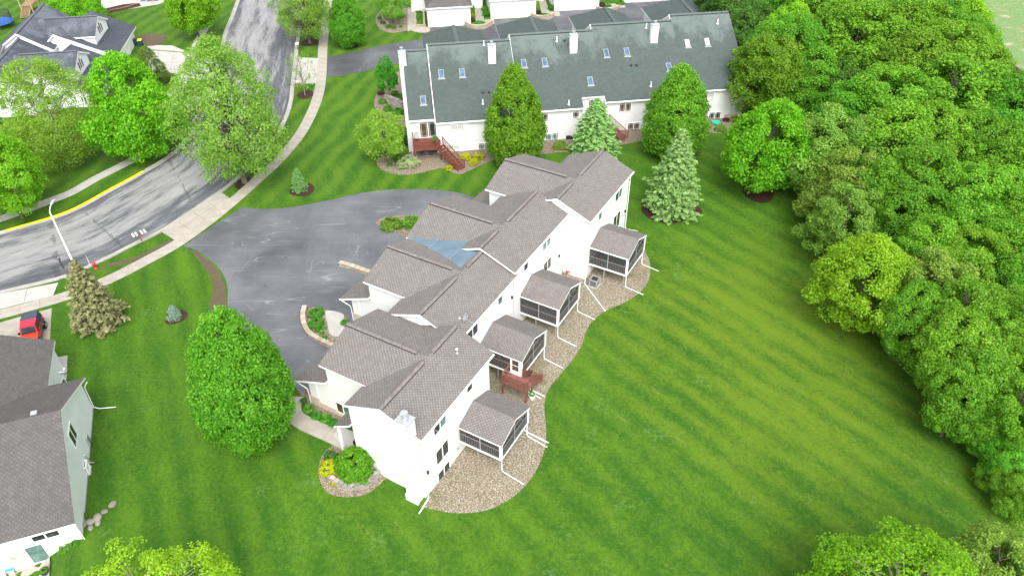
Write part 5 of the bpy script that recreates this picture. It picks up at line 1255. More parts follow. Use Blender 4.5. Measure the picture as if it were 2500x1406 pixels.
def conifer(name, seed, H, RX, mat, levels=30, bark='dark_bark', leaf=0.17, dens=1.0, droop=0.25, ragged=0.12):
    rng = np.random.default_rng(seed); Ps, Ns, Ts = [], [], []
    tr = MB(); tr.tube([(0, 0, -0.2), (0, 0, H * 0.5), (0, 0, H * 0.98)], [0.02 * H + 0.04, 0.012 * H, 0.01], 8)
    for k in range(levels):
        t = (k + 0.3) / levels; z = H * (0.03 + 0.95 * t ** 0.95); R_ = RX * (1 - t) ** 0.72 * min(1.0, 0.86 + 1.4 * t) + 0.06
        nb = max(4, int((9 + 8 * (1 - t)) * dens)); off = rng.random() * 6.28
        for j in range(nb):
            ph = off + 2 * np.pi * (j + rng.uniform(-0.3, 0.3)) / nb; L = R_ * (1 + ragged * rng.normal()); dirv = np.array([np.cos(ph), np.sin(ph), 0]); side = np.array([-np.sin(ph), np.cos(ph), 0])
            m = max(10, int(44 * (0.35 + L / RX) * dens)); s = rng.random(m) ** 0.62
            wd = (0.10 + 0.20 * L) * np.sin(np.pi * np.clip(0.15 + 0.85 * s, 0, 1)) + 0.05
            zz = z + 0.10 * L * s - droop * L * s ** 2 * 1.1 + 0.13 * L * np.clip(s - 0.72, 0, 1) * 1.2
            lat = rng.uniform(-1, 1, m) * wd
            p = dirv * (s * L)[:, None] + side * lat[:, None]; p[:, 2] = zz - 0.5 * np.abs(lat) * 0.55 + rng.normal(size=m) * 0.035
            nn = dirv * 0.35 + np.array([0, 0, 0.85]) + side * (lat / np.maximum(0.05, wd))[:, None] * 0.5 + rng.normal(size=(m, 3)) * 0.28
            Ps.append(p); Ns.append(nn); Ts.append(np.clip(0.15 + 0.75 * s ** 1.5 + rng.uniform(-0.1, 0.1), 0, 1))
            if j % 2 == 0 and L > 0.6: tr.tube([(0, 0, z), tuple(dirv * L * 0.8 + np.array([0, 0, z - droop * L * 0.45]))], [0.03, 0.012], 4, cap=False)
    P, N, Tn = np.concatenate(Ps), np.concatenate(Ns), np.concatenate(Ts)
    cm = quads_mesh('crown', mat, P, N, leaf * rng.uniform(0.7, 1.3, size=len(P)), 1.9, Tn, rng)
    return tr.mesh('trunk', [bark], True), cm
def shrub_mesh(seed, R_, Hh, mat, n=70, per=26, leaf=0.07, flat=True, asp=1.6, lob=0.1):
    """unit shrub: dome of leaf clumps on the ground"""
    rng = np.random.default_rng(seed); u = rng.random(n); ph = rng.random(n) * 6.283
    zt = u; rr = R_ * np.sqrt(np.clip(1 - (zt * 1.15 - 0.2) ** 2, 0, 1)) * (0.7 + 0.3 * rng.random(n)) * (1 + lob * np.sin(3 * ph + seed))
    cc = np.stack([rr * np.cos(ph), rr * np.sin(ph), Hh * (0.12 + 0.78 * zt)], axis=1)
    P, N, idx = clump_leaves(rng, cc, np.full(n, 0.24 * min(R_, Hh) + 0.03), per, 0.9, np.array([0, 0, Hh * 0.3]))
    return quads_mesh('foliage', mat, P, N, leaf * rng.uniform(0.7, 1.3, size=len(P)), asp, np.clip(rng.random(n)[idx] * 0.6 + 0.4 * np.clip(P[:, 2] / Hh, 0, 1), 0, 1), rng)
def tuft_mesh(seed, R_, Hh, mat, n=420):
    """fountain of strap leaves, one blade per quad"""
    rng = np.random.default_rng(seed); mb = MB(); 
    ph = rng.random(n) * 6.283; L = rng.uniform(0.6, 1.0, n); V, T = [], []
    for i in range(n):
        d = Vector((math.cos(ph[i]), math.sin(ph[i]), 0)); s = Vector((-d.y, d.x, 0)) * 0.022
        a = d * R_ * 0.12 * rng.random(); b = a + d * (R_ * 0.55 * L[i]) + Vector((0, 0, Hh * L[i] * rng.uniform(0.7, 1.05))); c = a + d * (R_ * L[i]) + Vector((0, 0, Hh * L[i] * 0.45))
        mb.add([a - s, a + s, b + s * 1.3, b - s * 1.3, c], [(0, 1, 2, 3), (3, 2, 4)])
    me = mb.mesh('foliage', [mat]); at = me.attributes.new('tint', 'FLOAT', 'POINT'); at.data.foreach_set('value', np.repeat(rng.random(n), 5).astype(np.float32))
    return me
def plant_tree(name, proto, base, scale, rot, label, cat='tree', group=None):
    t = thing(name, label, cat, base, rot, group)
    t.scale = scale if isinstance(scale, (tuple, list)) else (scale,) * 3
    link('trunk', proto[0], t); c = link('crown', proto[1], t); c['kind'] = 'stuff'
    return t
def tree_from_px(name, proto, H0, R0, base, top_y, half_px, label, cat='tree', rot=0.0, group=None, zs=1.0):
    """stand a prototype (height H0, crown radius R0) on its photo foot, sized from the photo"""
    b = G(*base); h = height_to(b, top_y) * zs; d = proj((b.x, b.y, b.z + h * 0.5))[2]; r = 0.88 * half_px * d / FPX
    return plant_tree(name, proto, b, (r / R0, r / R0, h / H0), rot, label, cat, group)

PK = dict(lobes=0.06, inner=0.6, holes=0, stray=0.0, asp=1.4, shell=(0.6, 0.5))
P_PEAR1 = broadleaf('pear', 11, 10, 3.6, 'pear', 1.3, 'pear_leaf', 540, 130, 0.1, (0.5, 0.85), **PK)
P_PEAR2 = broadleaf('pear', 12, 10, 3.2, 'pear', 1.1, 'pear_leaf', 460, 118, 0.105, (0.5, 0.8), **PK)
P_PEAR3 = broadleaf('pear', 13, 10, 3.2, 'pear', 1.1, 'pear_leaf', 460, 118, 0.105, (0.5, 0.85), **dict(PK, lobes=0.08))
P_MAPLE1 = broadleaf('maple', 21, 9, 4.0, 'egg', 1.5, 'maple_leaf', 250, 160, 0.13, (0.7, 1.15), lobes=0.15, inner=0.6, asp=1.35, shell=(0.6, 0.5))
P_MAPLE2 = broadleaf('maple', 22, 9, 4.0, 'egg', 2.2, 'maple_leaf', 250, 160, 0.13, (0.7, 1.15), lobes=0.13, inner=0.6, asp=1.35, shell=(0.6, 0.5))
P_LOCUST = broadleaf('locust', 31, 12, 5.2, 'egg', 2.2, 'locust_leaf', 640, 60, 0.11, (0.6, 1.0), lobes=0.14, inner=0.35, sparse=0.08, limbs=110, trunk_r=0.3, holes=4, stray=0.03, shell=(0.5, 0.55))
P_WILLOW = broadleaf('willow', 32, 10, 4.2, 'round', 1.2, 'willow_leaf', 560, 66, 0.105, (0.6, 1.0), lobes=0.16, inner=0.35, sparse=0.05, limbs=40, asp=2.2, bark='pale_bark', holes=4, stray=0.03, shell=(0.5, 0.55))
P_WOOD = [broadleaf('wood', 41 + i, 14, 5.0, s, 3.0, m, 270, 150, 0.15, (0.8, 1.35), lobes=0.18, inner=0.6, asp=1.35, shell=(0.6, 0.5), limbs=18, bark='grey_bark')
          for i, (s, m) in enumerate((('round', 'wood_leaf'), ('egg', 'wood_leaf'), ('dome', 'wood_leaf'), ('round', 'wood_leaf'), ('egg', 'lime_leaf'), ('dome', 'olive_leaf'), ('round', 'dark_leaf')))]
P_FRONT1 = broadleaf('front', 61, 12, 4.6, 'round', 2.0, 'lime_leaf', 230, 110, 0.12, (0.6, 1.05), lobes=0.24, inner=0.5, sparse=0.06, limbs=80, bark='pale_bark')
P_FRONT2 = broadleaf('front', 62, 12, 5.0, 'dome', 2.0, 'maple_leaf', 360, 120, 0.11, (0.6, 1.0), lobes=0.16, inner=0.55, limbs=60, asp=2.0, bark='pale_bark', holes=3)
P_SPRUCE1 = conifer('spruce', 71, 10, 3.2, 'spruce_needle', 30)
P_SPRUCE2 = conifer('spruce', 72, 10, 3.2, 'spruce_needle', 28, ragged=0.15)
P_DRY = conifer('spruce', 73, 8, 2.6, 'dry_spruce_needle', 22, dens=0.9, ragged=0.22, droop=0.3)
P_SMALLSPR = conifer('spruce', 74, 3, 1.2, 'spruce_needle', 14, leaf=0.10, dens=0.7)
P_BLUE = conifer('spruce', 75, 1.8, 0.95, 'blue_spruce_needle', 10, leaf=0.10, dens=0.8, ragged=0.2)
P_ARB = broadleaf('arborvitae', 76, 5, 1.8, 'pear', 0.1, 'arborvitae_leaf', 360, 40, 0.09, (0.25, 0.45), lobes=0.06, inner=0.55, asp=2.2, limbs=6)
P_SMALL = broadleaf('small', 77, 5, 2.0, 'round', 1.4, 'willow_leaf', 260, 44, 0.09, (0.3, 0.55), lobes=0.22, inner=0.45, asp=2.0, limbs=20)
P_YOUNG = broadleaf('young', 78, 5, 1.5, 'egg', 1.7, 'shrub_leaf', 150, 46, 0.1, (0.3, 0.5), lobes=0.14, inner=0.5, limbs=14, trunk_r=0.06)
P_BARE = broadleaf('bare', 79, 5, 1.9, 'egg', 1.4, 'olive_leaf', 130, 16, 0.07, (0.2, 0.4), lobes=0.25, inner=0.3, sparse=0.35, limbs=60, bark='pale_bark', trunk_r=0.07)

T = tree_from_px
T('pear_tree', P_PEAR1, 10, 3.6, (624, 1066), 757, 124, 'large oval pear tree standing alone between the driveway and lawn', rot=0.4)
T('pear_tree', P_PEAR2, 10, 3.2, (1256, 396), 160, 76, 'conical pear tree in front of the first green roofs', rot=1.4)
T('pear_tree', P_PEAR3, 10, 3.2, (1640, 380), 158, 80, 'conical pear tree just behind the largest spruce', rot=2.3)
T('locust_tree', P_LOCUST, 12, 5.2, (598, 446), 92, 140, 'large airy pale green tree overhanging the street bend', rot=0.2)
T('maple_tree', P_MAPLE1, 9, 4.0, (363, 384), 136, 100, 'bright green maple beside the concrete driveways', rot=0.9)
T('willow_tree', P_WILLOW, 10, 4.2, (172, 398), 150, 118, 'feathery yellow green tree in front of the slate roofed house', rot=0.3)
T('maple_tree', P_WOOD[4], 14, 5.0, (55, 532), 325, 84, 'yellow green tree behind the yellow kerb at the frame edge', rot=1.9)
T('shrub_tree', P_WOOD[6], 14, 5.0, (6, 400), 275, 45, 'dark green tree at the frame edge by the slate house', rot=0.5)
T('arborvitae', P_ARB, 5, 1.8, (380, 203), 112, 36, 'dark dense evergreen beside the two concrete driveways', rot=0.0)
T('street_tree', P_MAPLE2, 9, 4.0, (486, 92), -70, 56, 'green street tree on the far left pavement', rot=0.7)
T('street_tree', P_LOCUST, 12, 5.2, (757, 106), -95, 78, 'airy pale green street tree above the far mailbox', rot=2.6)
T('street_tree', P_BARE, 5, 1.9, (745, 233), 116, 40, 'thin nearly bare young tree by the far apron', rot=0.0)
T('lawn_tree', P_PEAR2, 10, 3.2, (857, 113), -32, 44, 'green tree on the lawn beside the far drive', rot=0.8)
T('young_tree', P_YOUNG, 5, 1.5, (951, 250), 133, 25, 'small upright tree in the gravel at the tall chimney', rot=0.1)
T('weeping_tree', P_SMALL, 5, 2.0, (942, 397), 276, 55, 'spreading weeping tree beside the dark red deck', rot=0.4)
T('young_tree', P_SMALL, 5, 2.0, (961, 58), -28, 42, 'small green tree in the far gravel bed', rot=2.0)
T('garden_tree', P_MAPLE2, 9, 4.0, (205, 62), -25, 60, 'green tree behind the slate roof ridge', rot=2.2)
T('spruce_tree', P_SPRUCE1, 10, 3.2, (1450, 372), 236, 74, 'pale spruce against the white back wall', rot=0.5)
T('spruce_tree', P_SPRUCE2, 10, 3.2, (1638, 512), 306, 82, 'largest pale spruce in its own mulch ring on the lawn', rot=1.5)
T('maple_tree', P_MAPLE2, 9, 4.0, (1852, 468), 250, 102, 'round bright maple with dark mulch at the edge of the wood', rot=0.1)
T('spruce_tree', P_DRY, 8, 2.6, (247, 790), 630, 74, 'browning spruce in front of the street lamp', rot=0.8)
T('spruce_tree', P_SMALLSPR, 3, 1.2, (733, 464), 408, 24, 'small young spruce on the lawn beside the pavement', rot=0.3)
T('spruce_tree', P_BLUE, 1.8, 0.95, (428, 775), 744, 21, 'tiny blue spruce alone on the left lawn', rot=0.3)
# two crowns that rise into the bottom of the frame
def crown_at(name, proto, H0, R0, cpx, zc, r_px, hgt, label, rot=0.0, group=None):
    p = PZ(*cpx, zc); d = proj(p)[2]; r = r_px * d / FPX; b = Vector((p.x, p.y, terr(p.x, p.y)))
    return plant_tree(name, proto, b, (r / R0, r / R0, hgt / H0), rot, label, 'tree', group)
crown_at('birch_tree', P_FRONT1, 12, 4.6, (352, 1452), 6.0, 146, 9.5, 'lime green tree rising into the bottom left of the picture', 0.4)
crown_at('ash_tree', P_FRONT2, 12, 5.0, (2222, 1434), 6.0, 216, 9.6, 'broad bright green tree at the bottom right edge', 0.3)
crown_at('ash_tree', P_WOOD[5], 14, 5.0, (2452, 1350), 5.0, 104, 8.0, 'yellow green tree in the bottom right corner', 1.3)
# the wood: crowns placed one by one
WOODS = [(1895, 30, 62, 1, ''), (1926, 108, 66, 4, 'yellow green tree with bare trunk above the green roof end'), (2012, 62, 80, 0, ''), (2082, 125, 98, 2, ''), (2110, 35, 84, 1, ''), (1922, 152, 74, 3, ''), (1880, 195, 70, 0, 'tree overhanging the corner of the green roof'), (1972, 222, 66, 2, ''), (2040, 235, 56, 6, ''),
         (2288, 52, 70, 1, ''), (2340, 98, 64, 4, 'yellow green tree on the field edge of the wood'), (2332, 150, 74, 3, ''), (2220, 200, 92, 1, ''), (2299, 186, 86, 0, ''), (2384, 220, 74, 1, ''), (2315, 268, 106, 2, ''), (2418, 282, 84, 0, ''), (2158, 284, 86, 3, ''), (2064, 300, 74, 2, ''), (2016, 362, 78, 5, 'olive green tree right beside the round maple'), (2082, 380, 72, 5, ''),
         (2174, 362, 92, 1, ''), (2268, 362, 84, 0, ''), (2362, 362, 84, 2, ''), (2455, 332, 74, 3, ''), (2440, 408, 82, 0, ''), (2072, 448, 74, 5, ''), (2241, 445, 88, 2, ''), (2330, 440, 70, 3, ''), (2068, 528, 68, 5, 'olive tree leaning over the lawn above the lime tree'), (2220, 512, 74, 0, ''), (2360, 500, 84, 3, ''), (2150, 470, 70, 1, ''), (2433, 490, 76, 1, ''),
         (2116, 668, 86, 4, 'brightest lime yellow tree at the lawn edge of the wood'), (2263, 606, 70, 2, ''), (2277, 700, 78, 5, ''), (2370, 555, 66, 0, ''), (2362, 640, 74, 3, ''), (2436, 606, 76, 2, ''), (2482, 545, 66, 0, ''), (2467, 680, 66, 1, ''), (2236, 772, 62, 0, 'tree with a pale leaning trunk at the wood edge'), (2348, 776, 78, 2, ''), (2330, 850, 78, 0, ''), (2414, 850, 82, 3, ''),
         (2392, 936, 82, 1, 'lowest large tree of the wood with trunks showing'), (2478, 786, 66, 2, ''), (2470, 895, 74, 0, ''), (2352, 960, 54, 3, ''), (2480, 1006, 64, 2, ''), (1790, 35, 60, 6, ''), (1832, 92, 52, 6, ''), (1850, -25, 76, 1, ''), (1765, -40, 66, 6, ''), (2190, 110, 84, 0, ''), (2250, 90, 80, 3, ''), (2205, -10, 90, 2, ''), (2000, -30, 84, 0, ''), (2500, 450, 76, 2, ''), (2520, 620, 80, 3, ''), (2520, 860, 80, 1, ''), (2476, 292, 58, 5, '')]
ORD = ('first', 'second', 'third', 'fourth', 'fifth', 'sixth', 'seventh', 'eighth', 'ninth', 'tenth', 'eleventh', 'twelfth')
def name_row(test, phrase):
    for n, k in enumerate(sorted((k for k in range(len(WOODS)) if not WOODS[k][4] and test(*WOODS[k][:2])), key=lambda k: WOODS[k][1])): WOODS[k] = WOODS[k][:4] + (phrase % ORD[n],)
name_row(lambda x, y: x >= 2455, 'tree at the right frame edge of the wood, %s from the top')
name_row(lambda x, y: x < 1900 and y < 120, 'tree standing behind the end of the green roofs, %s from the top')
name_row(lambda x, y: x > 2290 and y < 290, 'tree along the field side of the wood, %s from the top')
name_row(lambda x, y: y > 830, 'tree in the lowest part of the wood, %s from the top')
name_row(lambda x, y: x < 2000, 'tree beside the green roof end in the wood, %s from the top')
for k, (cx, cy, r, pi_, lb) in enumerate(WOODS):
    rnd = random.Random(k * 13 + 5); rw_ = r * 1.14 * proj(PZ(cx, cy, 6.0))[2] / FPX; hh = 14 * (0.56 * rw_ / 5 + 0.34) * rnd.uniform(0.93, 1.07)
    hh = max(8.0, min(15.0, hh))
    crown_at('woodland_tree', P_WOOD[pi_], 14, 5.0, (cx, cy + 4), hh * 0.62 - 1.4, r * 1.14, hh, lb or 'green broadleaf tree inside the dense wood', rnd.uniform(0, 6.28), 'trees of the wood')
for cx, cy, r, hh, pi_, lb in ((2418, 1062, 46, 4.6, 0, 'low leafy sapling below the lowest large tree'), (2462, 1118, 50, 4.4, 3, 'low leafy sapling at the right frame edge'), (2440, 1168, 36, 3.2, 1, 'small sapling on the brown edge of the lower wood'), (2500, 1205, 46, 4.2, 2, 'low sapling cut by the right frame edge'), (2516, 1060, 60, 6.5, 0, 'young tree at the frame edge above the saplings')):
    crown_at('sapling', P_WOOD[pi_], 14, 5.0, (cx, cy), hh * 0.55 - 1.4, r * 1.1, hh, lb, cx * 0.7 % 6.28, 'saplings at the foot of the wood')
# undergrowth along the edge of the wood
def undergrowth():
    rng = np.random.default_rng(5); C = []
    edge = smooth_path(px((1850, 290), (1905, 345), (2010, 500), (2100, 595), (2152, 685), (2215, 785), (2315, 905), (2385, 1035), (2470, 1155), (2560, 1270)), 10)
    for p in edge:
        for _ in range(9):
            q = p + Vector((rng.uniform(1.2, 9.0), rng.uniform(-1.0, 3.5), 0)); C.append((q.x, q.y, terr(q.x, q.y) + rng.uniform(0.1, 0.9)))
    for cx, cy in ((2440, 1112), (2470, 1150), (2420, 1080), (2480, 1090), (2495, 1190)):
        p = G(cx, cy)
        for _ in range(26): C.append((p.x + rng.normal() * 1.3, p.y + rng.normal() * 1.3, p.z + rng.uniform(0.2, 1.6)))
    cc = np.array(C); P, N, idx = clump_leaves(rng, cc, rng.uniform(0.4, 0.8, len(cc)), 34, 0.6)
    me = quads_mesh('undergrowth', 'weed_leaf', P, N, 0.12 * rng.uniform(0.7, 1.3, len(P)), 1.7, rng.random(len(cc))[idx], rng)
    o = link('undergrowth', me, kind='stuff'); tag(o, 'low leafy undergrowth along the edge of the wood', 'undergrowth')
undergrowth()

# ------------------------------------------------------------------ shrubs and bedding plants
S_ROUND = shrub_mesh(1, 1.0, 1.5, 'box_leaf', 130, 60, 0.075, lob=0.02)
S_GREEN = shrub_mesh(2, 1.0, 1.2, 'shrub_leaf', 70, 34, 0.085)
S_LOW = shrub_mesh(3, 1.0, 0.8, 'weed_leaf', 70, 34, 0.08)
S_YEL = shrub_mesh(4, 1.0, 1.1, 'yellow_shrub_leaf', 70, 34, 0.08)
S_CREAM = shrub_mesh(5, 1.0, 0.9, 'cream_shrub_leaf', 90, 36, 0.07)
S_DARK = shrub_mesh(6, 1.0, 1.3, 'dark_leaf', 80, 36, 0.09)
S_PURP = shrub_mesh(7, 1.0, 1.2, 'purple_shrub_leaf', 60, 34, 0.08)
S_OLIVE = shrub_mesh(8, 1.0, 1.1, 'olive_leaf', 70, 34, 0.08)
S_TUFT = tuft_mesh(9, 1.0, 0.9, 'shrub_leaf')
def shrub(name, me, base, half_px, hk, label, cat='shrub', group=None, off=0.0, rot=None):
    b = G(*base); d = proj(b)[2]; r = half_px * d / FPX
    t = thing(name, label, cat, (b.x, b.y, b.z + off), rot if rot is not None else (base[0] * 0.37) % 6.28, group); t.scale = (r, r, r * hk)
    c = link('foliage', me, t); c['kind'] = 'stuff'
    st = MB().tube([(0, 0, -0.05), (0.03, 0, 0.3), (0, 0.02, 0.7)], [0.05, 0.04, 0.015], 5).build('stem', 'grey_bark', t)
    return t
SH = [('round_shrub', S_ROUND, (868, 1155), 44, 1.05, 'big clipped round shrub at the end wall'), ('round_shrub', S_DARK, (808, 1116), 15, 0.85, 'small dark round shrub beside the yellow ones'),
      ('yellow_shrub', S_YEL, (806, 1148), 24, 0.9, 'larger golden shrub left of the big round shrub'), ('yellow_shrub', S_YEL, (824, 1173), 18, 0.9, 'smaller golden shrub in front of the big round shrub'),
      ('grass_tuft', S_TUFT, (754, 1003), 17, 1.0, 'first leafy tuft along the garage wall'), ('low_shrub', S_GREEN, (774, 1017), 12, 0.8, 'low green shrub between the two leafy tufts'), ('grass_tuft', S_TUFT, (796, 1026), 16, 1.0, 'second leafy tuft along the garage wall'), ('low_shrub', S_GREEN, (813, 1035), 13, 0.8, 'low green shrub next to the entry roof'), ('low_shrub', S_DARK, (742, 980), 8, 0.9, 'small dark shrub behind the white spout at the corner'),
      ('round_shrub', S_GREEN, (774, 768), 18, 0.65, 'upper of two mounded shrubs in the walled island'), ('round_shrub', S_GREEN, (774, 793), 18, 0.65, 'lower of two mounded shrubs in the walled island'), ('grass_tuft', S_TUFT, (775, 809), 8, 0.9, 'tuft left in the walled island'), ('grass_tuft', S_TUFT, (790, 802), 8, 0.9, 'tuft behind the others in the walled island'), ('grass_tuft', S_TUFT, (786, 815), 8, 0.9, 'middle tuft in the walled island'), ('grass_tuft', S_TUFT, (793, 826), 9, 0.9, 'lowest tuft in the walled island'), ('round_shrub', S_GREEN, (842, 790), 9, 1.0, 'small round shrub at the second garage corner'),
      ('round_shrub', S_LOW, (957, 553), 26, 0.85, 'wide green shrub in the gravel island with two shrubs'), ('round_shrub', S_GREEN, (1003, 550), 20, 0.9, 'green shrub partly behind the third roof'),
      ('cream_shrub', S_CREAM, (998, 402), 25, 0.8, 'cream variegated shrub in front of the dark red deck'), ('dark_shrub', S_DARK, (978, 390), 20, 1.4, 'dark shrub behind the cream shrub'), ('dark_shrub', S_DARK, (984, 350), 16, 1.2, 'dark shrub at the deck corner'), ('yellow_shrub', S_YEL, (1137, 388), 13, 0.85, 'left golden shrub beside the stairs'), ('yellow_shrub', S_YEL, (1168, 387), 13, 0.9, 'right golden shrub by the basement window'), ('yellow_shrub', S_YEL, (1156, 401), 12, 0.85, 'front golden shrub of the three by the stairs'), ('yellow_shrub', S_YEL, (1096, 415), 10, 0.9, 'golden shrub left of the stair foot'),
      ('yellow_shrub', S_OLIVE, (1368, 361), 17, 0.8, 'yellow green shrub under the teal basement window'), ('yellow_shrub', S_OLIVE, (1758, 318), 13, 0.9, 'yellow green shrub by the green turtle pool'), ('low_shrub', S_OLIVE, (1795, 296), 12, 0.8, 'green shrub at the far stone foundation'), ('purple_shrub', S_PURP, (1802, 278), 11, 0.8, 'dark red shrub at the corner of the green roofed row'), ('purple_shrub', S_PURP, (1772, 296), 7, 1.0, 'small dark red shrub by the last basement window'), ('low_shrub', S_LOW, (1722, 313), 13, 0.5, 'grey green ground shrub at the foot of the last stairs'),
      ('purple_shrub', S_PURP, (931, 231), 8, 0.9, 'dark purple shrub in the gravel at the chimney end'), ('purple_shrub', S_PURP, (946, 238), 6, 1.0, 'small brown red shrub by the block wall'), ('low_shrub', S_GREEN, (934, 252), 10, 0.8, 'low green shrub at the bed edge'), ('low_shrub', S_GREEN, (947, 270), 11, 0.9, 'green shrub below the block wall'), ('low_shrub', S_GREEN, (964, 232), 9, 0.9, 'green shrub above the block wall'), ('low_shrub', S_GREEN, (966, 206), 7, 0.9, 'small shrub at the top of the chimney bed'), ('low_shrub', S_LOW, (978, 240), 9, 1.3, 'shrub against the tall white chimney'), ('low_shrub', S_GREEN, (972, 280), 14, 0.9, 'leafy shrub under the end wall'),
      ('low_shrub', S_GREEN, (951, 404), 7, 0.6, 'small plant under the weeping tree'), ('low_shrub', S_GREEN, (978, 413), 6, 0.7, 'small plant in front of the cream shrub'),
      ('round_shrub', S_DARK, (980, 42), 9, 1.0, 'dark round shrub by the first far walk'), ('low_shrub', S_GREEN, (928, 46), 6, 0.8, 'upper small shrub in the far bed'), ('low_shrub', S_GREEN, (934, 58), 6, 0.8, 'left small shrub in the far bed'), ('low_shrub', S_GREEN, (948, 68), 6, 0.8, 'lower small shrub in the far bed'), ('low_shrub', S_GREEN, (962, 70), 6, 0.8, 'lowest small shrub in the far bed'), ('low_shrub', S_GREEN, (979, 67), 4, 0.8, 'right small shrub in the far bed'),
      ('low_shrub', S_LOW, (1022, 30), 7, 0.6, 'upper plant in the first stepped planter'), ('low_shrub', S_LOW, (1023, 45), 7, 0.6, 'middle plant in the first stepped planter'), ('low_shrub', S_LOW, (1024, 60), 7, 0.6, 'lower plant in the first stepped planter'), ('purple_shrub', S_PURP, (1151, 55), 9, 0.9, 'round dark purple shrub between the first far garages'), ('low_shrub', S_GREEN, (1170, 62), 16, 0.4, 'low green planting in the first block planter'), ('round_shrub', S_YEL, (1154, 42), 6, 1.2, 'yellow shrub behind the purple shrub'), ('round_shrub', S_OLIVE, (1153, 22), 6, 1.3, 'yellow green shrub along the far garage side'), ('round_shrub', S_GREEN, (1183, 12), 9, 1.0, 'top green shrub along the second far garage'), ('round_shrub', S_GREEN, (1184, 27), 9, 1.0, 'middle green shrub along the second far garage'), ('round_shrub', S_GREEN, (1187, 39), 9, 1.0, 'lower green shrub along the second far garage'),
      ('purple_shrub', S_PURP, (1312, 35), 8, 0.9, 'round dark purple shrub between the second and third far garages'), ('low_shrub', S_LOW, (1331, 37), 6, 0.7, 'first grey green plant in the second block planter'), ('low_shrub', S_LOW, (1341, 39), 6, 0.7, 'last grey green plant in the second block planter'), ('low_shrub', S_GREEN, (1345, 24), 8, 1.1, 'green shrub with white flowers by the third far garage'), ('purple_shrub', S_PURP, (1469, 16), 8, 0.9, 'round dark purple shrub at the farthest garages'), ('low_shrub', S_GREEN, (1486, 18), 7, 0.8, 'green plant in the third block planter'), ('low_shrub', S_GREEN, (1515, 11), 10, 0.6, 'low green shrub at the farthest garage wall'),
      ('low_shrub', S_GREEN, (200, 1030), 8, 1.0, 'weedy shrub at the foot of the lower left gable'), ('low_shrub', S_GREEN, (203, 1075), 7, 1.0, 'weedy shrub below the gable window'), ('low_shrub', S_LOW, (203, 1262), 10, 0.9, 'green shrub beside the field stones'), ('low_shrub', S_LOW, (160, 1338), 15, 0.6, 'low green shrub at the patio corner'), ('low_shrub', S_LOW, (182, 1328), 10, 0.9, 'grey green plant in front of the near wall')]
for nm, me, base, hp, hk, lb in SH:
    shrub(nm, me, base, hp, hk, lb, 'grass' if nm == 'grass_tuft' else 'shrub')

# ------------------------------------------------------------------ block walls and stones
def block_wall(name, label, path, h, mat, bw=0.42, bh=0.2, depth=0.3, cap=None, taper=0.0, z0=0.0, cap_w=0.38):
    """courses of single blocks along a ground path"""
    p0 = path[0]; t = thing(name, label, 'wall', (p0.x, p0.y, terr(p0.x, p0.y)))
    tot = sum((b - a).length for a, b in zip(path, path[1:])); n = max(2, int(tot / bw)); rows = int(round(h / bh)); me = {}
    for v in range(3):
        rnd = random.Random(v); j = lambda: rnd.uniform(-0.012, 0.012)
        mb = MB(); w2, d2 = bw / 2 - 0.008, depth / 2
        mb.add([(-w2 + j(), -d2 + j(), 0), (w2 + j(), -d2 + j(), 0), (w2, d2, 0), (-w2, d2, 0), (-w2 + j(), -d2 - 0.02 + j(), bh - 0.012), (w2 + j(), -d2 - 0.02 + j(), bh - 0.012), (w2, d2, bh - 0.012), (-w2, d2, bh - 0.012)], [(0, 3, 2, 1), (4, 5, 6, 7), (0, 1, 5, 4), (1, 2, 6, 5), (2, 3, 7, 6), (3, 0, 4, 7)])
        me[v] = mb.mesh('block', [mat])
    base = Vector(t.location); rnd = random.Random(len(label))
    for r in range(rows + (1 if cap else 0)):
        iscap = r == rows
        pts = resample(path, n * 2 + 1)
        ks = range(1, n * 2, 2) if r % 2 == 0 else range(2, n * 2 - 1, 2)
        for k in ks:
            f = k / (n * 2)
            if taper and not iscap and r >= rows * (1 - taper * abs(2 * f - 1)): continue
            p = pts[k]; d = pts[min(k + 1, n * 2)] - pts[k - 1]; yaw = math.atan2(d.y, d.x)
            z = terr(p.x, p.y) + z0 + r * bh
            o = link('capstone' if iscap else 'block', me[rnd.randrange(3)], t, loc=(p.x - base.x, p.y - base.y, z - base.z), rot=yaw)
            if iscap: o.scale = (1.0, cap_w / depth, 0.55)
    return t
block_wall('retaining_wall', 'curved grey block wall round the big clipped shrub', smooth_path(px((806, 1172), (830, 1188), (865, 1194), (900, 1185), (925, 1160)), 6), 0.8, 'grey_block', 0.4, 0.2, 0.34, taper=0.2)
block_wall('retaining_wall', 'curved tan block wall of the planting island with capstones', smooth_path(px((746, 754), (742, 772), (744, 795), (756, 818), (780, 834), (815, 851)), 6), 0.4, 'tan_block', 0.45, 0.2, 0.3, cap=True, cap_w=0.42)
block_wall('retaining_wall', 'low tan stone wall tip poking out behind the second garage', px((830, 648), (850, 653), (872, 660), (905, 672)), 0.4, 'tan_block', 0.6, 0.2, 0.4, cap=True, cap_w=0.5)
block_wall('retaining_wall', 'grey block wall in the bed at the chimney end', smooth_path(px((940, 246), (955, 254), (985, 266)), 5), 1.2, 'grey_block', 0.45, 0.2, 0.4, taper=0.3)
block_wall('retaining_wall', 'tan block planter between the first two far garages', smooth_path(px((1136, 54), (1138, 64), (1152, 71), (1176, 72), (1194, 66), (1202, 59)), 5), 0.8, 'tan_block', 0.5, 0.2, 0.35)
block_wall('retaining_wall', 'tan block planter between the second and third far garages', smooth_path(px((1298, 36), (1300, 44), (1316, 49), (1340, 48), (1352, 40)), 5), 0.8, 'tan_block', 0.5, 0.2, 0.35)
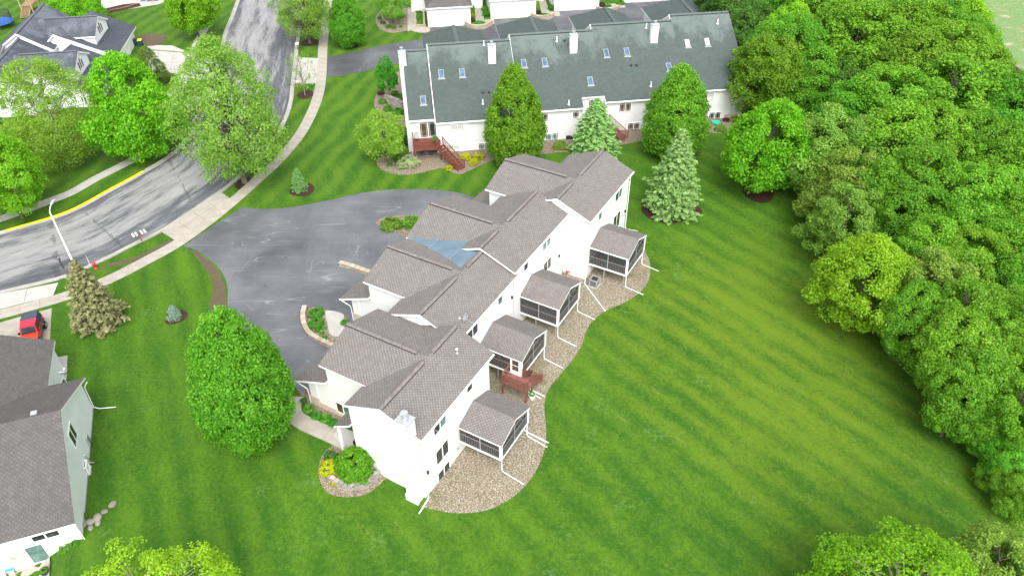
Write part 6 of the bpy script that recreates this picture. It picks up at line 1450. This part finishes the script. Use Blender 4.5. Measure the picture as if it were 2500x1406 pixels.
block_wall('retaining_wall', 'tan block planter at the farthest garages', smooth_path(px((1456, 20), (1462, 26), (1480, 28), (1500, 25), (1512, 20)), 5), 0.6, 'tan_block', 0.5, 0.2, 0.35)
block_wall('retaining_wall', 'stepped stone planter beside the first far walk', px((1014, 66), (1036, 66), (1034, 20)), 0.4, 'tan_block', 0.5, 0.2, 0.3)
block_wall('retaining_wall', 'curved stone seat in the far gravel bed', smooth_path(px((940, 22), (933, 38), (937, 52), (948, 60)), 5), 0.4, 'tan_block', 0.5, 0.2, 0.35)
rnd = random.Random(3)
for k, (cx, cy, r, lb) in enumerate(((205, 1280, 0.34, 'dark field stone nearest the gable foot'), (222, 1275, 0.36, 'largest rounded field stone of the row'), (240, 1265, 0.4, 'field stone in the middle of the row'), (222, 1289, 0.26, 'small field stone in front of the row'), (240, 1277, 0.28, 'flat field stone below the middle one'), (276, 1232, 0.36, 'pale field stone at the far tip of the row'), (256, 1250, 0.28, 'brown field stone before the pale tip stone'))):
    p = G(cx, cy); bm = bmesh.new(); bmesh.ops.create_icosphere(bm, subdivisions=2, radius=1.0)
    for v in bm.verts: v.co = Vector((v.co.x * r * 1.0, v.co.y * r * 0.75, v.co.z * r * 0.5)) * (1 + rnd.uniform(-0.08, 0.08))
    me = bpy.data.meshes.new('field_stone'); bm.to_mesh(me); bm.free(); me.materials.append(MATS['field_stone'])
    tag(link('field_stone', me, loc=(p.x, p.y, p.z + r * 0.25), rot=rnd.uniform(0, 3)), lb, 'stone', 'field stones beside the lower left house')

# ------------------------------------------------------------------ parked red vehicle with a soft top
def vehicle():
    f = G(112, 806); yaw = YL + R(91)      # nose towards the garage
    p0 = G(86, 826); t = thing('parked_car', 'red open topped off roader with black soft top on the concrete driveway', 'car', (p0.x, p0.y, p0.z + 0.03), YL)
    # own axes: +y towards the street (tail), -y towards the garage (nose); width along x
    b = MB()
    sec = [(-2.05, 0.55), (-2.05, 1.02), (-0.55, 1.12), (-0.5, 1.14), (1.95, 1.14), (2.0, 0.6)]
    b.extrude([(-0.76, y, z) for y, z in sec][::-1], (1.52, 0, 0)); body = b.build('body', 'orange_red_paint', t)
    MB().add([(-0.7, -0.62, 1.12), (0.7, -0.62, 1.12), (0.76, 0.62, 1.12), (-0.76, 0.62, 1.12), (-0.62, -0.3, 1.78), (0.62, -0.3, 1.78), (0.68, 0.62, 1.82), (-0.68, 0.62, 1.82)], [(0, 3, 2, 1), (4, 5, 6, 7), (0, 1, 5, 4), (1, 2, 6, 5), (2, 3, 7, 6), (3, 0, 4, 7)]).build('cabin', 'red_paint', t)
    MB().add([(-0.77, 0.62, 1.1), (0.77, 0.62, 1.1), (0.77, 2.0, 1.1), (-0.77, 2.0, 1.1), (-0.69, 0.62, 1.84), (0.69, 0.62, 1.84), (0.66, 1.86, 1.78), (-0.66, 1.86, 1.78)], [(0, 3, 2, 1), (4, 5, 6, 7), (0, 1, 5, 4), (1, 2, 6, 5), (2, 3, 7, 6), (3, 0, 4, 7)]).build('soft_top', 'soft_top', t)
    MB().extrude([(-0.6, -0.665, 1.2), (0.6, -0.665, 1.2), (0.55, -0.37, 1.72), (-0.55, -0.37, 1.72)], (0, -0.015, 0.008)).build('windscreen', 'dark_glass', t)
    for s in (-1, 1):
        MB().extrude([(s * 0.745, -0.45, 1.2), (s * 0.75, 0.5, 1.2), (s * 0.7, 0.5, 1.7), (s * 0.665, -0.2, 1.7)], (s * 0.014, 0, 0)).build('side_window', 'dark_glass', t)
        dm = MB().box(s * 0.76 - 0.02, s * 0.76 + 0.02, -0.5, 0.52, 0.62, 1.1).build('door', 'orange_red_paint', t); MB().box(s * 0.79 - 0.02, s * 0.79 + 0.02, 0.3, 0.45, 0.95, 1.0).build('handle', 'dark_steel', dm)
        MB().box(s * 0.84 - 0.09, s * 0.84 + 0.09, -0.58, -0.45, 1.15, 1.35).build('mirror', 'dark_steel', t)
        for y in (-1.35, 1.25):
            wheel = MB(); wheel.tube([(s * 0.66, y, 0.38), (s * 0.7, y, 0.38), (s * 0.9, y, 0.38), (s * 0.94, y, 0.38)], [0.34, 0.39, 0.39, 0.34], 18); w_ = wheel.build('wheel', 'rubber', t)
            MB().tube([(s * 0.93, y, 0.38), (s * 0.955, y, 0.38)], [0.23, 0.2], 14).build('rim', 'galvanised_steel', w_)
            MB().extrude([(s * 0.74, y - 0.5, 0.75), (s * 0.74, y - 0.36, 0.9), (s * 0.74, y + 0.36, 0.9), (s * 0.74, y + 0.5, 0.75), (s * 0.74, y + 0.42, 0.74), (s * 0.74, y + 0.3, 0.84), (s * 0.74, y - 0.3, 0.84), (s * 0.74, y - 0.42, 0.74)], (s * 0.2, 0, 0)).build('fender', 'dark_steel', t)
        MB().box(s * 0.62 - 0.07, s * 0.62 + 0.07, 1.99, 2.03, 0.8, 1.02).build('tail_light', 'red_paint', t)
        MB().lathe([(0.1, 0), (0.1, 0.03), (0.05, 0.05)], 12).build('headlight', 'pale_glass', t, loc=(s * 0.5, -2.04, 0.84), rot=(math.pi / 2, 0, 0))
    MB().tube([(0.1, 2.02, 0.95), (0.1, 2.06, 0.95), (0.1, 2.22, 0.95), (0.1, 2.25, 0.95)], [0.3, 0.37, 0.37, 0.3], 18).build('spare_wheel', 'rubber', t)
    MB().box(-0.7, 0.7, -2.2, -2.05, 0.5, 0.68).build('bumper', 'dark_steel', t); MB().box(-0.7, 0.7, 1.99, 2.1, 0.5, 0.62).build('bumper', 'dark_steel', t)
vehicle()

# ------------------------------------------------------------------ street furniture
b = G(182, 648); hL = height_to(b, 512)
lp = thing('street_lamp', 'slim white street lamp post behind the browning spruce', 'street lamp', b)
MB().lathe([(0.16, -0.1), (0.16, 0.25), (0.11, 0.3), (0.055, hL - 0.3)], 12).build('pole', 'white_metal', lp)
MB().tube([(0, 0, hL - 0.4), (0.02, 0.1, hL - 0.1), (-0.1, 0.6, hL), (-0.2, 1.2, hL + 0.02)], 0.045, 8).build('arm', 'white_metal', lp)
hd = MB().box(-0.34, -0.06, 1.05, 1.75, hL - 0.05, hL + 0.1).build('lamp_head', 'galvanised_steel', lp); MB().box(-0.3, -0.1, 1.15, 1.65, hL - 0.08, hL - 0.05).build('lens', 'pale_glass', hd)
b = G(234, 655); hy = thing('fire_hydrant', 'red fire hydrant on the strip between kerb and pavement', 'hydrant', b)
MB().lathe([(0.2, -0.05), (0.2, 0.06), (0.14, 0.08), (0.14, 0.55), (0.18, 0.57), (0.18, 0.62), (0.15, 0.66), (0.1, 0.76), (0.04, 0.8), (0.04, 0.86)], 16).build('barrel', 'hydrant_red', hy, smooth=True)
for s in (-1, 1): MB().tube([(s * 0.1, 0, 0.45), (s * 0.24, 0, 0.45)], 0.07, 10).build('outlet_cap', 'hydrant_red', hy)
MB().tube([(0, -0.1, 0.42), (0, -0.25, 0.42)], 0.09, 10).build('outlet_cap', 'hydrant_red', hy)
b = G(220, 648); mp = thing('marker_post', 'thin pale marker rod by the fire hydrant', 'post', b); MB().tube([(0, 0, -0.05), (0.02, 0, 1.3)], 0.02, 5).build('rod', 'white_metal', mp)
def mailbox(par, x, y, z, yaw, mat='white_metal'):
    mb = MB(); n = 8; sec = [(-0.09, 0), (0.09, 0), (0.09, 0.12)] + [(0.09 * math.cos(a), 0.12 + 0.09 * math.sin(a)) for a in np.linspace(0.2, math.pi - 0.2, n)] + [(-0.09, 0.12)]
    mb.extrude([(a, -0.26, c) for a, c in sec][::-1], (0, 0.52, 0)); o = mb.build('mailbox', mat, par, loc=(x, y, z), rot=yaw)
    MB().box(0.092, 0.105, -0.1, 0.06, 0.1, 0.13).build('flag', 'hydrant_red', o); return o
b = G(347, 590); ms = thing('mailbox_stand', 'four white mailboxes on a red brown cross bar by the driveway', 'mailboxes', b, R(40))
MB().box(-0.06, 0.06, -0.06, 0.06, -0.1, 1.05).build('post', 'mailbox_red_wood', ms); MB().box(-0.75, 0.75, -0.07, 0.07, 0.98, 1.05).build('cross_bar', 'mailbox_red_wood', ms)
for x in (-0.62, -0.28, 0.28, 0.62): mailbox(ms, x, 0, 1.05, 0)
for k, (q, lb) in enumerate((((728, 124), 'white mailbox under the airy far street tree'), ((730, 218), 'white mailbox beside the thin bare tree'))):
    b = G(*q); ms = thing('mailbox_stand', lb, 'mailbox', b, R(95)); MB().box(-0.05, 0.05, -0.05, 0.05, -0.1, 1.05).build('post', 'mailbox_red_wood', ms); MB().box(-0.35, 0.35, -0.06, 0.06, 1.0, 1.05).build('cross_bar', 'mailbox_red_wood', ms)
    for x in (-0.2, 0.2): mailbox(ms, x, 0, 1.05, 0)
b = G(155, 655); ms = thing('mailbox_stand', 'black mailbox on a post at the kerb left of the hydrant', 'mailbox', b, R(30)); MB().box(-0.05, 0.05, -0.05, 0.05, -0.1, 1.0).build('post', 'dark_steel', ms); mailbox(ms, 0, 0, 1.0, 0, 'dark_steel')
for q, lid, lb in (((331, 112), 'dark_steel', 'green wheeled bin with dark lid'), ((345, 113), 'yellow_plastic', 'green wheeled bin with yellow lid')):
    b = G(*q); bn = thing('wheeled_bin', lb + ' by the slate roofed house', 'bin', b, YT)
    MB().add([(-0.27, -0.3, 0.05), (0.27, -0.3, 0.05), (0.27, 0.25, 0.05), (-0.27, 0.25, 0.05), (-0.33, -0.36, 1.0), (0.33, -0.36, 1.0), (0.33, 0.36, 1.0), (-0.33, 0.36, 1.0)], [(0, 3, 2, 1), (4, 5, 6, 7), (0, 1, 5, 4), (1, 2, 6, 5), (2, 3, 7, 6), (3, 0, 4, 7)]).build('bin_body', 'green_plastic', bn)
    MB().add([(-0.35, -0.4, 1.0), (0.35, -0.4, 1.0), (0.35, 0.38, 1.0), (-0.35, 0.38, 1.0), (-0.3, -0.32, 1.1), (0.3, -0.32, 1.1), (0.3, 0.34, 1.13), (-0.3, 0.34, 1.13)], [(0, 3, 2, 1), (4, 5, 6, 7), (0, 1, 5, 4), (1, 2, 6, 5), (2, 3, 7, 6), (3, 0, 4, 7)]).build('lid', lid, bn)
    for s in (-1, 1): MB().tube([(s * 0.24, 0.3, 0.12), (s * 0.3, 0.3, 0.12)], 0.12, 12).build('wheel', 'rubber', bn)
tag(sheet('soil_pile', disc_pts(G(372, 97), 2.2, 3.0, 0.5, 18, 0.1, 4), 'bare_soil', 0.06, 0.8, kind='stuff'), 'patch of bare sandy soil beside the green bins', 'soil')

# air conditioners
def air_con(q, label, mat_side, grille='dark_steel', rot=0.0, k=1.0):
    b = G(*q); t = thing('air_conditioner', label, 'air conditioner', b, rot); t.scale = (k, k, k)
    MB().box(-0.48, 0.48, -0.48, 0.48, -0.06, 0.06).build('pad', 'foundation_concrete', t)
    MB().box(-0.36, 0.36, -0.36, 0.36, 0.1, 0.82).build('coil', grille, t)
    for x in (-0.38, 0.38):
        for y in (-0.38, 0.38): MB().box(x - 0.05, x + 0.05, y - 0.05, y + 0.05, 0.06, 0.86).build('corner_post', mat_side, t)
    MB().box(-0.42, 0.42, -0.42, 0.42, 0.06, 0.12).build('base', mat_side, t)
    fr = MB()
    for s in (-1, 1): fr.box(-0.43, 0.43, s * 0.38 - 0.05, s * 0.38 + 0.05, 0.82, 0.9); fr.box(s * 0.38 - 0.052, s * 0.38 + 0.052, -0.33, 0.33, 0.821, 0.899)
    o = fr.build('top_frame', mat_side, t); o['kind'] = 'stuff'
    MB().lathe([(0.33, 0.83), (0.33, 0.87), (0.3, 0.87), (0.3, 0.85), (0.1, 0.86), (0.08, 0.9), (0.02, 0.91)], 20).build('fan_guard', grille, t)
    lv = MB()
    for r_ in range(8):
        z = 0.16 + r_ * 0.083
        for s in (-1, 1): lv.box(-0.33, 0.33, s * 0.375 - 0.012, s * 0.375 + 0.012, z, z + 0.02); lv.box(s * 0.375 - 0.012, s * 0.375 + 0.012, -0.33, 0.33, z, z + 0.02)
    o = lv.build('louvre', mat_side if grille != 'dark_steel' else 'aluminium_edge', t); o['kind'] = 'stuff'
    return t
air_con((1451, 697), 'black and grey air conditioner under the farthest porch', 'galvanised_steel', 'dark_steel', YM, 1.05)
air_con((207, 1152), 'pale grey air conditioner beside the lower left gable', 'white_metal', 'aluminium_edge', YL, 1.0)
air_con((1041, 378), 'dark air conditioner under the deck at the chimney end', 'dark_steel', 'dark_steel', YB, 0.95)
# pots, dishes, small garden things
def pot(q, label, r=0.32, h=0.5, mat='white_metal', leaf=S_LOW):
    b = G(*q); t = thing('plant_pot', label, 'plant pot', b)
    MB().lathe([(r * 0.7, 0.0), (r * 0.98, h * 0.92), (r * 1.08, h * 0.93), (r * 1.08, h), (r * 0.92, h), (r * 0.88, h * 0.86)], 18).build('pot', mat, t)
    c = link('foliage', leaf, t, loc=(0, 0, h * 0.8)); c.scale = (r * 0.95, r * 0.95, r * 0.9); c['kind'] = 'stuff'; return t
pot((1299, 972), 'white pot of green plants under the red landing')
pot((112, 1400), 'dark pot on the patio at the lower left', 0.3, 0.45, 'dark_steel')
pot((870, 1086), 'dark pot with purple plant at the end entry', 0.22, 0.35, 'dark_steel', S_PURP)
def dish(p, yaw, label, face):
    t = thing('satellite_dish', label, 'satellite dish', p, yaw)
    MB().tube([(0, 0, -0.05), (0, 0, 0.35), (0.05, 0, 0.5)], 0.03, 8).build('mast', 'galvanised_steel', t)
    d = MB(); prof = [(0.01, 0.0), (0.15, 0.012), (0.3, 0.05), (0.38, 0.085), (0.37, 0.10), (0.3, 0.065), (0.15, 0.027), (0.01, 0.015)]
    d.lathe(prof, 20); d.build('reflector', 'galvanised_steel', t, smooth=True, loc=(0.05, 0, 0.55), rot=face)
    MB().tube([(0.05, 0, 0.45), (0.4, 0.0, 0.5), (0.62, 0, 0.62)], 0.018, 6).build('arm', 'galvanised_steel', t)
    MB().box(0.57, 0.68, -0.05, 0.05, 0.6, 0.7).build('receiver', 'white_metal', t)
    for s in (-1, 1): MB().tube([(0.02, 0, 0.3), (-0.4, s * 0.25, -0.02)], 0.014, 5).build('strut', 'galvanised_steel', t)
dish(WM(39.85, 27.15, 5.88), R(200), 'satellite dish on the roof above the second porch', (0, R(62), 0))
q = PZ(158, 925, 3.3); dish(Vector((q.x, q.y, 3.25)), R(100), 'satellite dish on the eave of the lower left garage', (0, R(60), 0))
def roof_thing(name, label, cat, p, build):
    t = thing(name, label, cat, p); build(t); return t
p = WM(35.71, 25.44, 6.60)
roof_thing('roof_vent', 'small metal vent on the roof slope nearest the chimney', 'vent', p, lambda t: (MB().lathe([(0.13, -0.05), (0.13, 0.03), (0.07, 0.05), (0.07, 0.38)], 10).build('pipe', 'galvanised_steel', t), MB().lathe([(0.11, 0.38), (0.11, 0.44), (0.03, 0.48)], 10).build('cap', 'white_metal', t)))
# furniture in the far porch
fp = thing('porch_table', 'teal topped table inside the farthest screened porch', 'table', WM(60.6, 21.3, 0.26), YM)
MB().lathe([(0.55, 0.72), (0.57, 0.74), (0.57, 0.77), (0.02, 0.77)], 20).build('table_top', 'teal_cloth', fp); MB().tube([(0, 0, 0), (0, 0, 0.72)], 0.05, 8).build('leg', 'dark_steel', fp)
for k, (u, v, lb) in enumerate(((59.9, 22.8, 'green cushioned chair by the near screen of the farthest porch'), (62.6, 22.3, 'green cushioned chair deeper in the farthest porch'))):
    c = thing('porch_chair', lb, 'chair', WM(u, v, 0.26), YM + k)
    MB().box(-0.28, 0.28, -0.28, 0.28, 0.36, 0.46).build('seat', 'teal_cloth', c); MB().box(-0.28, 0.28, 0.24, 0.32, 0.46, 0.95).build('backrest', 'teal_cloth', c)
    for x in (-0.25, 0.25):
        for y in (-0.25, 0.27): MB().box(x - 0.025, x + 0.025, y - 0.025, y + 0.025, 0, 0.36).build('leg', 'dark_steel', c)
# green sand pool at the last stairs, grill and chair on the deck
b = G(1748, 302); sp = thing('sand_pool', 'green plastic sand pool at the foot of the white wall', 'sand pool', b); MB().lathe([(0.45, 0.0), (0.6, 0.12), (0.62, 0.22), (0.52, 0.22), (0.42, 0.1), (0.02, 0.08)], 20).build('basin', 'teal_plastic', sp, smooth=True)
dc = to_world(YB, 0.35, 87.9, 1.9); ch_ = thing('deck_chair', 'grey sling chair on the deck at the chimney end', 'chair', dc, YB)
MB().box(-0.25, 0.25, -0.2, 0.25, 0.38, 0.43).build('seat', 'grey_cloth', ch_); MB().extrude([(-0.25, 0.24, 0.43), (0.25, 0.24, 0.43), (0.25, 0.36, 1.05), (-0.25, 0.36, 1.05)], (0, 0.03, 0)).build('backrest', 'grey_cloth', ch_)
for x in (-0.24, 0.24):
    for y in (-0.18, 0.24): MB().box(x - 0.02, x + 0.02, y - 0.02, y + 0.02, 0, 0.38).build('leg', 'dark_steel', ch_)
dc = to_world(YB, 2.6, 87.0, 1.9); pt = thing('plant_pot', 'potted plant at the top of the deck stairs', 'plant pot', dc)
MB().lathe([(0.16, 0), (0.24, 0.35), (0.2, 0.35)], 14).build('pot', 'dark_steel', pt); c = link('foliage', S_GREEN, pt, loc=(0, 0, 0.3)); c.scale = (0.4, 0.4, 0.45); c['kind'] = 'stuff'
# ornament among the trees at the wood edge
b = G(1992, 486); gn = thing('garden_shrine', 'small grey stone shrine under the first trees of the wood', 'shrine', b, R(20))
MB().box(-0.5, 0.5, -0.35, 0.35, -0.05, 0.25).build('plinth', 'foundation_concrete', gn); MB().add([(-0.45, -0.3, 0.25), (0.45, -0.3, 0.25), (0.45, 0.3, 0.25), (-0.45, 0.3, 0.25), (-0.25, -0.1, 0.85), (0.25, -0.1, 0.85), (0.25, 0.1, 0.85), (-0.25, 0.1, 0.85)], [(0, 3, 2, 1), (4, 5, 6, 7), (0, 1, 5, 4), (1, 2, 6, 5), (2, 3, 7, 6), (3, 0, 4, 7)]).build('hood', 'field_stone', gn)
# play things in the far back gardens
b = G(4, 66); tp = thing('trampoline', 'blue rimmed trampoline with net behind the slate house', 'trampoline', b)
MB().lathe([(1.9, 0.85), (2.2, 0.85), (2.2, 0.93), (1.9, 0.93), (1.88, 0.9)], 26).build('rim', 'blue_plastic', tp); MB().lathe([(0.02, 0.87), (1.9, 0.87), (1.9, 0.89), (0.02, 0.89)], 26).build('mat', 'rubber', tp)
for k in range(6):
    a = k * math.pi / 3; MB().tube([(2.15 * math.cos(a), 2.15 * math.sin(a), -0.02), (2.15 * math.cos(a), 2.15 * math.sin(a), 2.6)], 0.04, 6).build('pole', 'dark_steel', tp)
mb = MB(); n = 26
for k in range(n): a = 2 * math.pi * k / n; mb.v += [(2.1 * math.cos(a), 2.1 * math.sin(a), 0.95), (2.1 * math.cos(a), 2.1 * math.sin(a), 2.55)]
for k in range(n): j = (k + 1) % n; mb.f.append([2 * k, 2 * j, 2 * j + 1, 2 * k + 1]); mb.mi.append(0)
mb.build('net', 'insect_screen', tp)
b = G(78, 30); ps = thing('play_set', 'wooden play tower ramp behind the slate ridge', 'play set', b, YT)
for x in (-0.9, 0.9):
    for y in (-1.5, 1.5): MB().box(x - 0.08, x + 0.08, y - 0.08, y + 0.08, -0.1, 3.2).build('post', 'tan_cloth', ps)
for k in range(14): MB().box(-0.7, 0.7, -3.6 + k * 0.2, -3.42 + k * 0.2, 0.2 + k * 0.1, 0.26 + k * 0.1).build('ramp_board', 'play_wood', ps)
for s in (-1, 1): MB().bar((s * 0.72, -3.7, 0.2), (s * 0.72, -0.8, 1.6), 0.06, 0.2).build('rail', 'tan_cloth', ps)
MB().box(-0.9, 0.9, -1.5, 1.5, 1.5, 1.6).build('platform', 'play_wood', ps)
b = G(54, 22); bo = thing('ball', 'small pale ball on the far back lawn', 'ball', (b.x, b.y, b.z + 0.14)); MB().lathe([(0.02, -0.15), (0.1, -0.11), (0.15, 0.0), (0.1, 0.11), (0.02, 0.15)], 14).build('sphere_skin', 'pale_glass', bo, smooth=True)
for k, (q, mt, lb) in enumerate((((350, 4), 'blue_plastic', 'first blue garden chair on the far patio'), ((366, 4), 'maroon_plastic', 'first dark red garden chair on the far patio'), ((381, 3), 'blue_plastic', 'second blue garden chair on the far patio'), ((396, 0), 'maroon_plastic', 'second dark red garden chair at the top edge'))):
    b = G(*q); c = thing('garden_chair', lb, 'chair', b, R(190 - k * 6))
    MB().extrude([(-0.3, -0.35, 0.4), (0.3, -0.35, 0.4), (0.3, 0.25, 0.3), (-0.3, 0.25, 0.3)], (0, 0, 0.05)).build('seat', mt, c); MB().extrude([(-0.3, 0.22, 0.32), (0.3, 0.22, 0.32), (0.34, 0.55, 1.0), (-0.34, 0.55, 1.0)], (0, 0.05, 0)).build('backrest', mt, c)
    for s in (-1, 1): MB().box(s * 0.34 - 0.06, s * 0.34 + 0.06, -0.4, 0.35, 0.55, 0.6).build('armrest', mt, c); MB().box(s * 0.34 - 0.03, s * 0.34 + 0.03, -0.38, -0.32, 0, 0.55).build('leg', mt, c)
    for s in (-1, 1): MB().box(s * 0.3 - 0.03, s * 0.3 + 0.03, 0.25, 0.33, 0, 0.55).build('leg', mt, c)
hp = smooth_path(px((262, 35), (270, 26), (300, 20), (330, 11), (345, 8), (342, 12), (355, 13), (400, 5), (420, -2)), 6)
tag(MB().tube([(p.x, p.y, terr(p.x, p.y) + 0.05) for p in hp], 0.04, 5).build('garden_hose', 'tan_cloth'), 'pale garden hose along the far lawn edge', 'hose')
b = G(30, 1392); gc = thing('garden_chair', 'pale green chair on the patio at the lower left', 'chair', b, R(20))
MB().box(-0.3, 0.3, -0.3, 0.3, 0.38, 0.44).build('seat', 'locust_leaf' if False else 'teal_cloth', gc); MB().box(-0.3, 0.3, 0.27, 0.33, 0.44, 1.0).build('backrest', 'teal_cloth', gc)
for x in (-0.27, 0.27):
    for y in (-0.27, 0.27): MB().box(x - 0.025, x + 0.025, y - 0.025, y + 0.025, 0, 0.38).build('leg', 'dark_steel', gc)
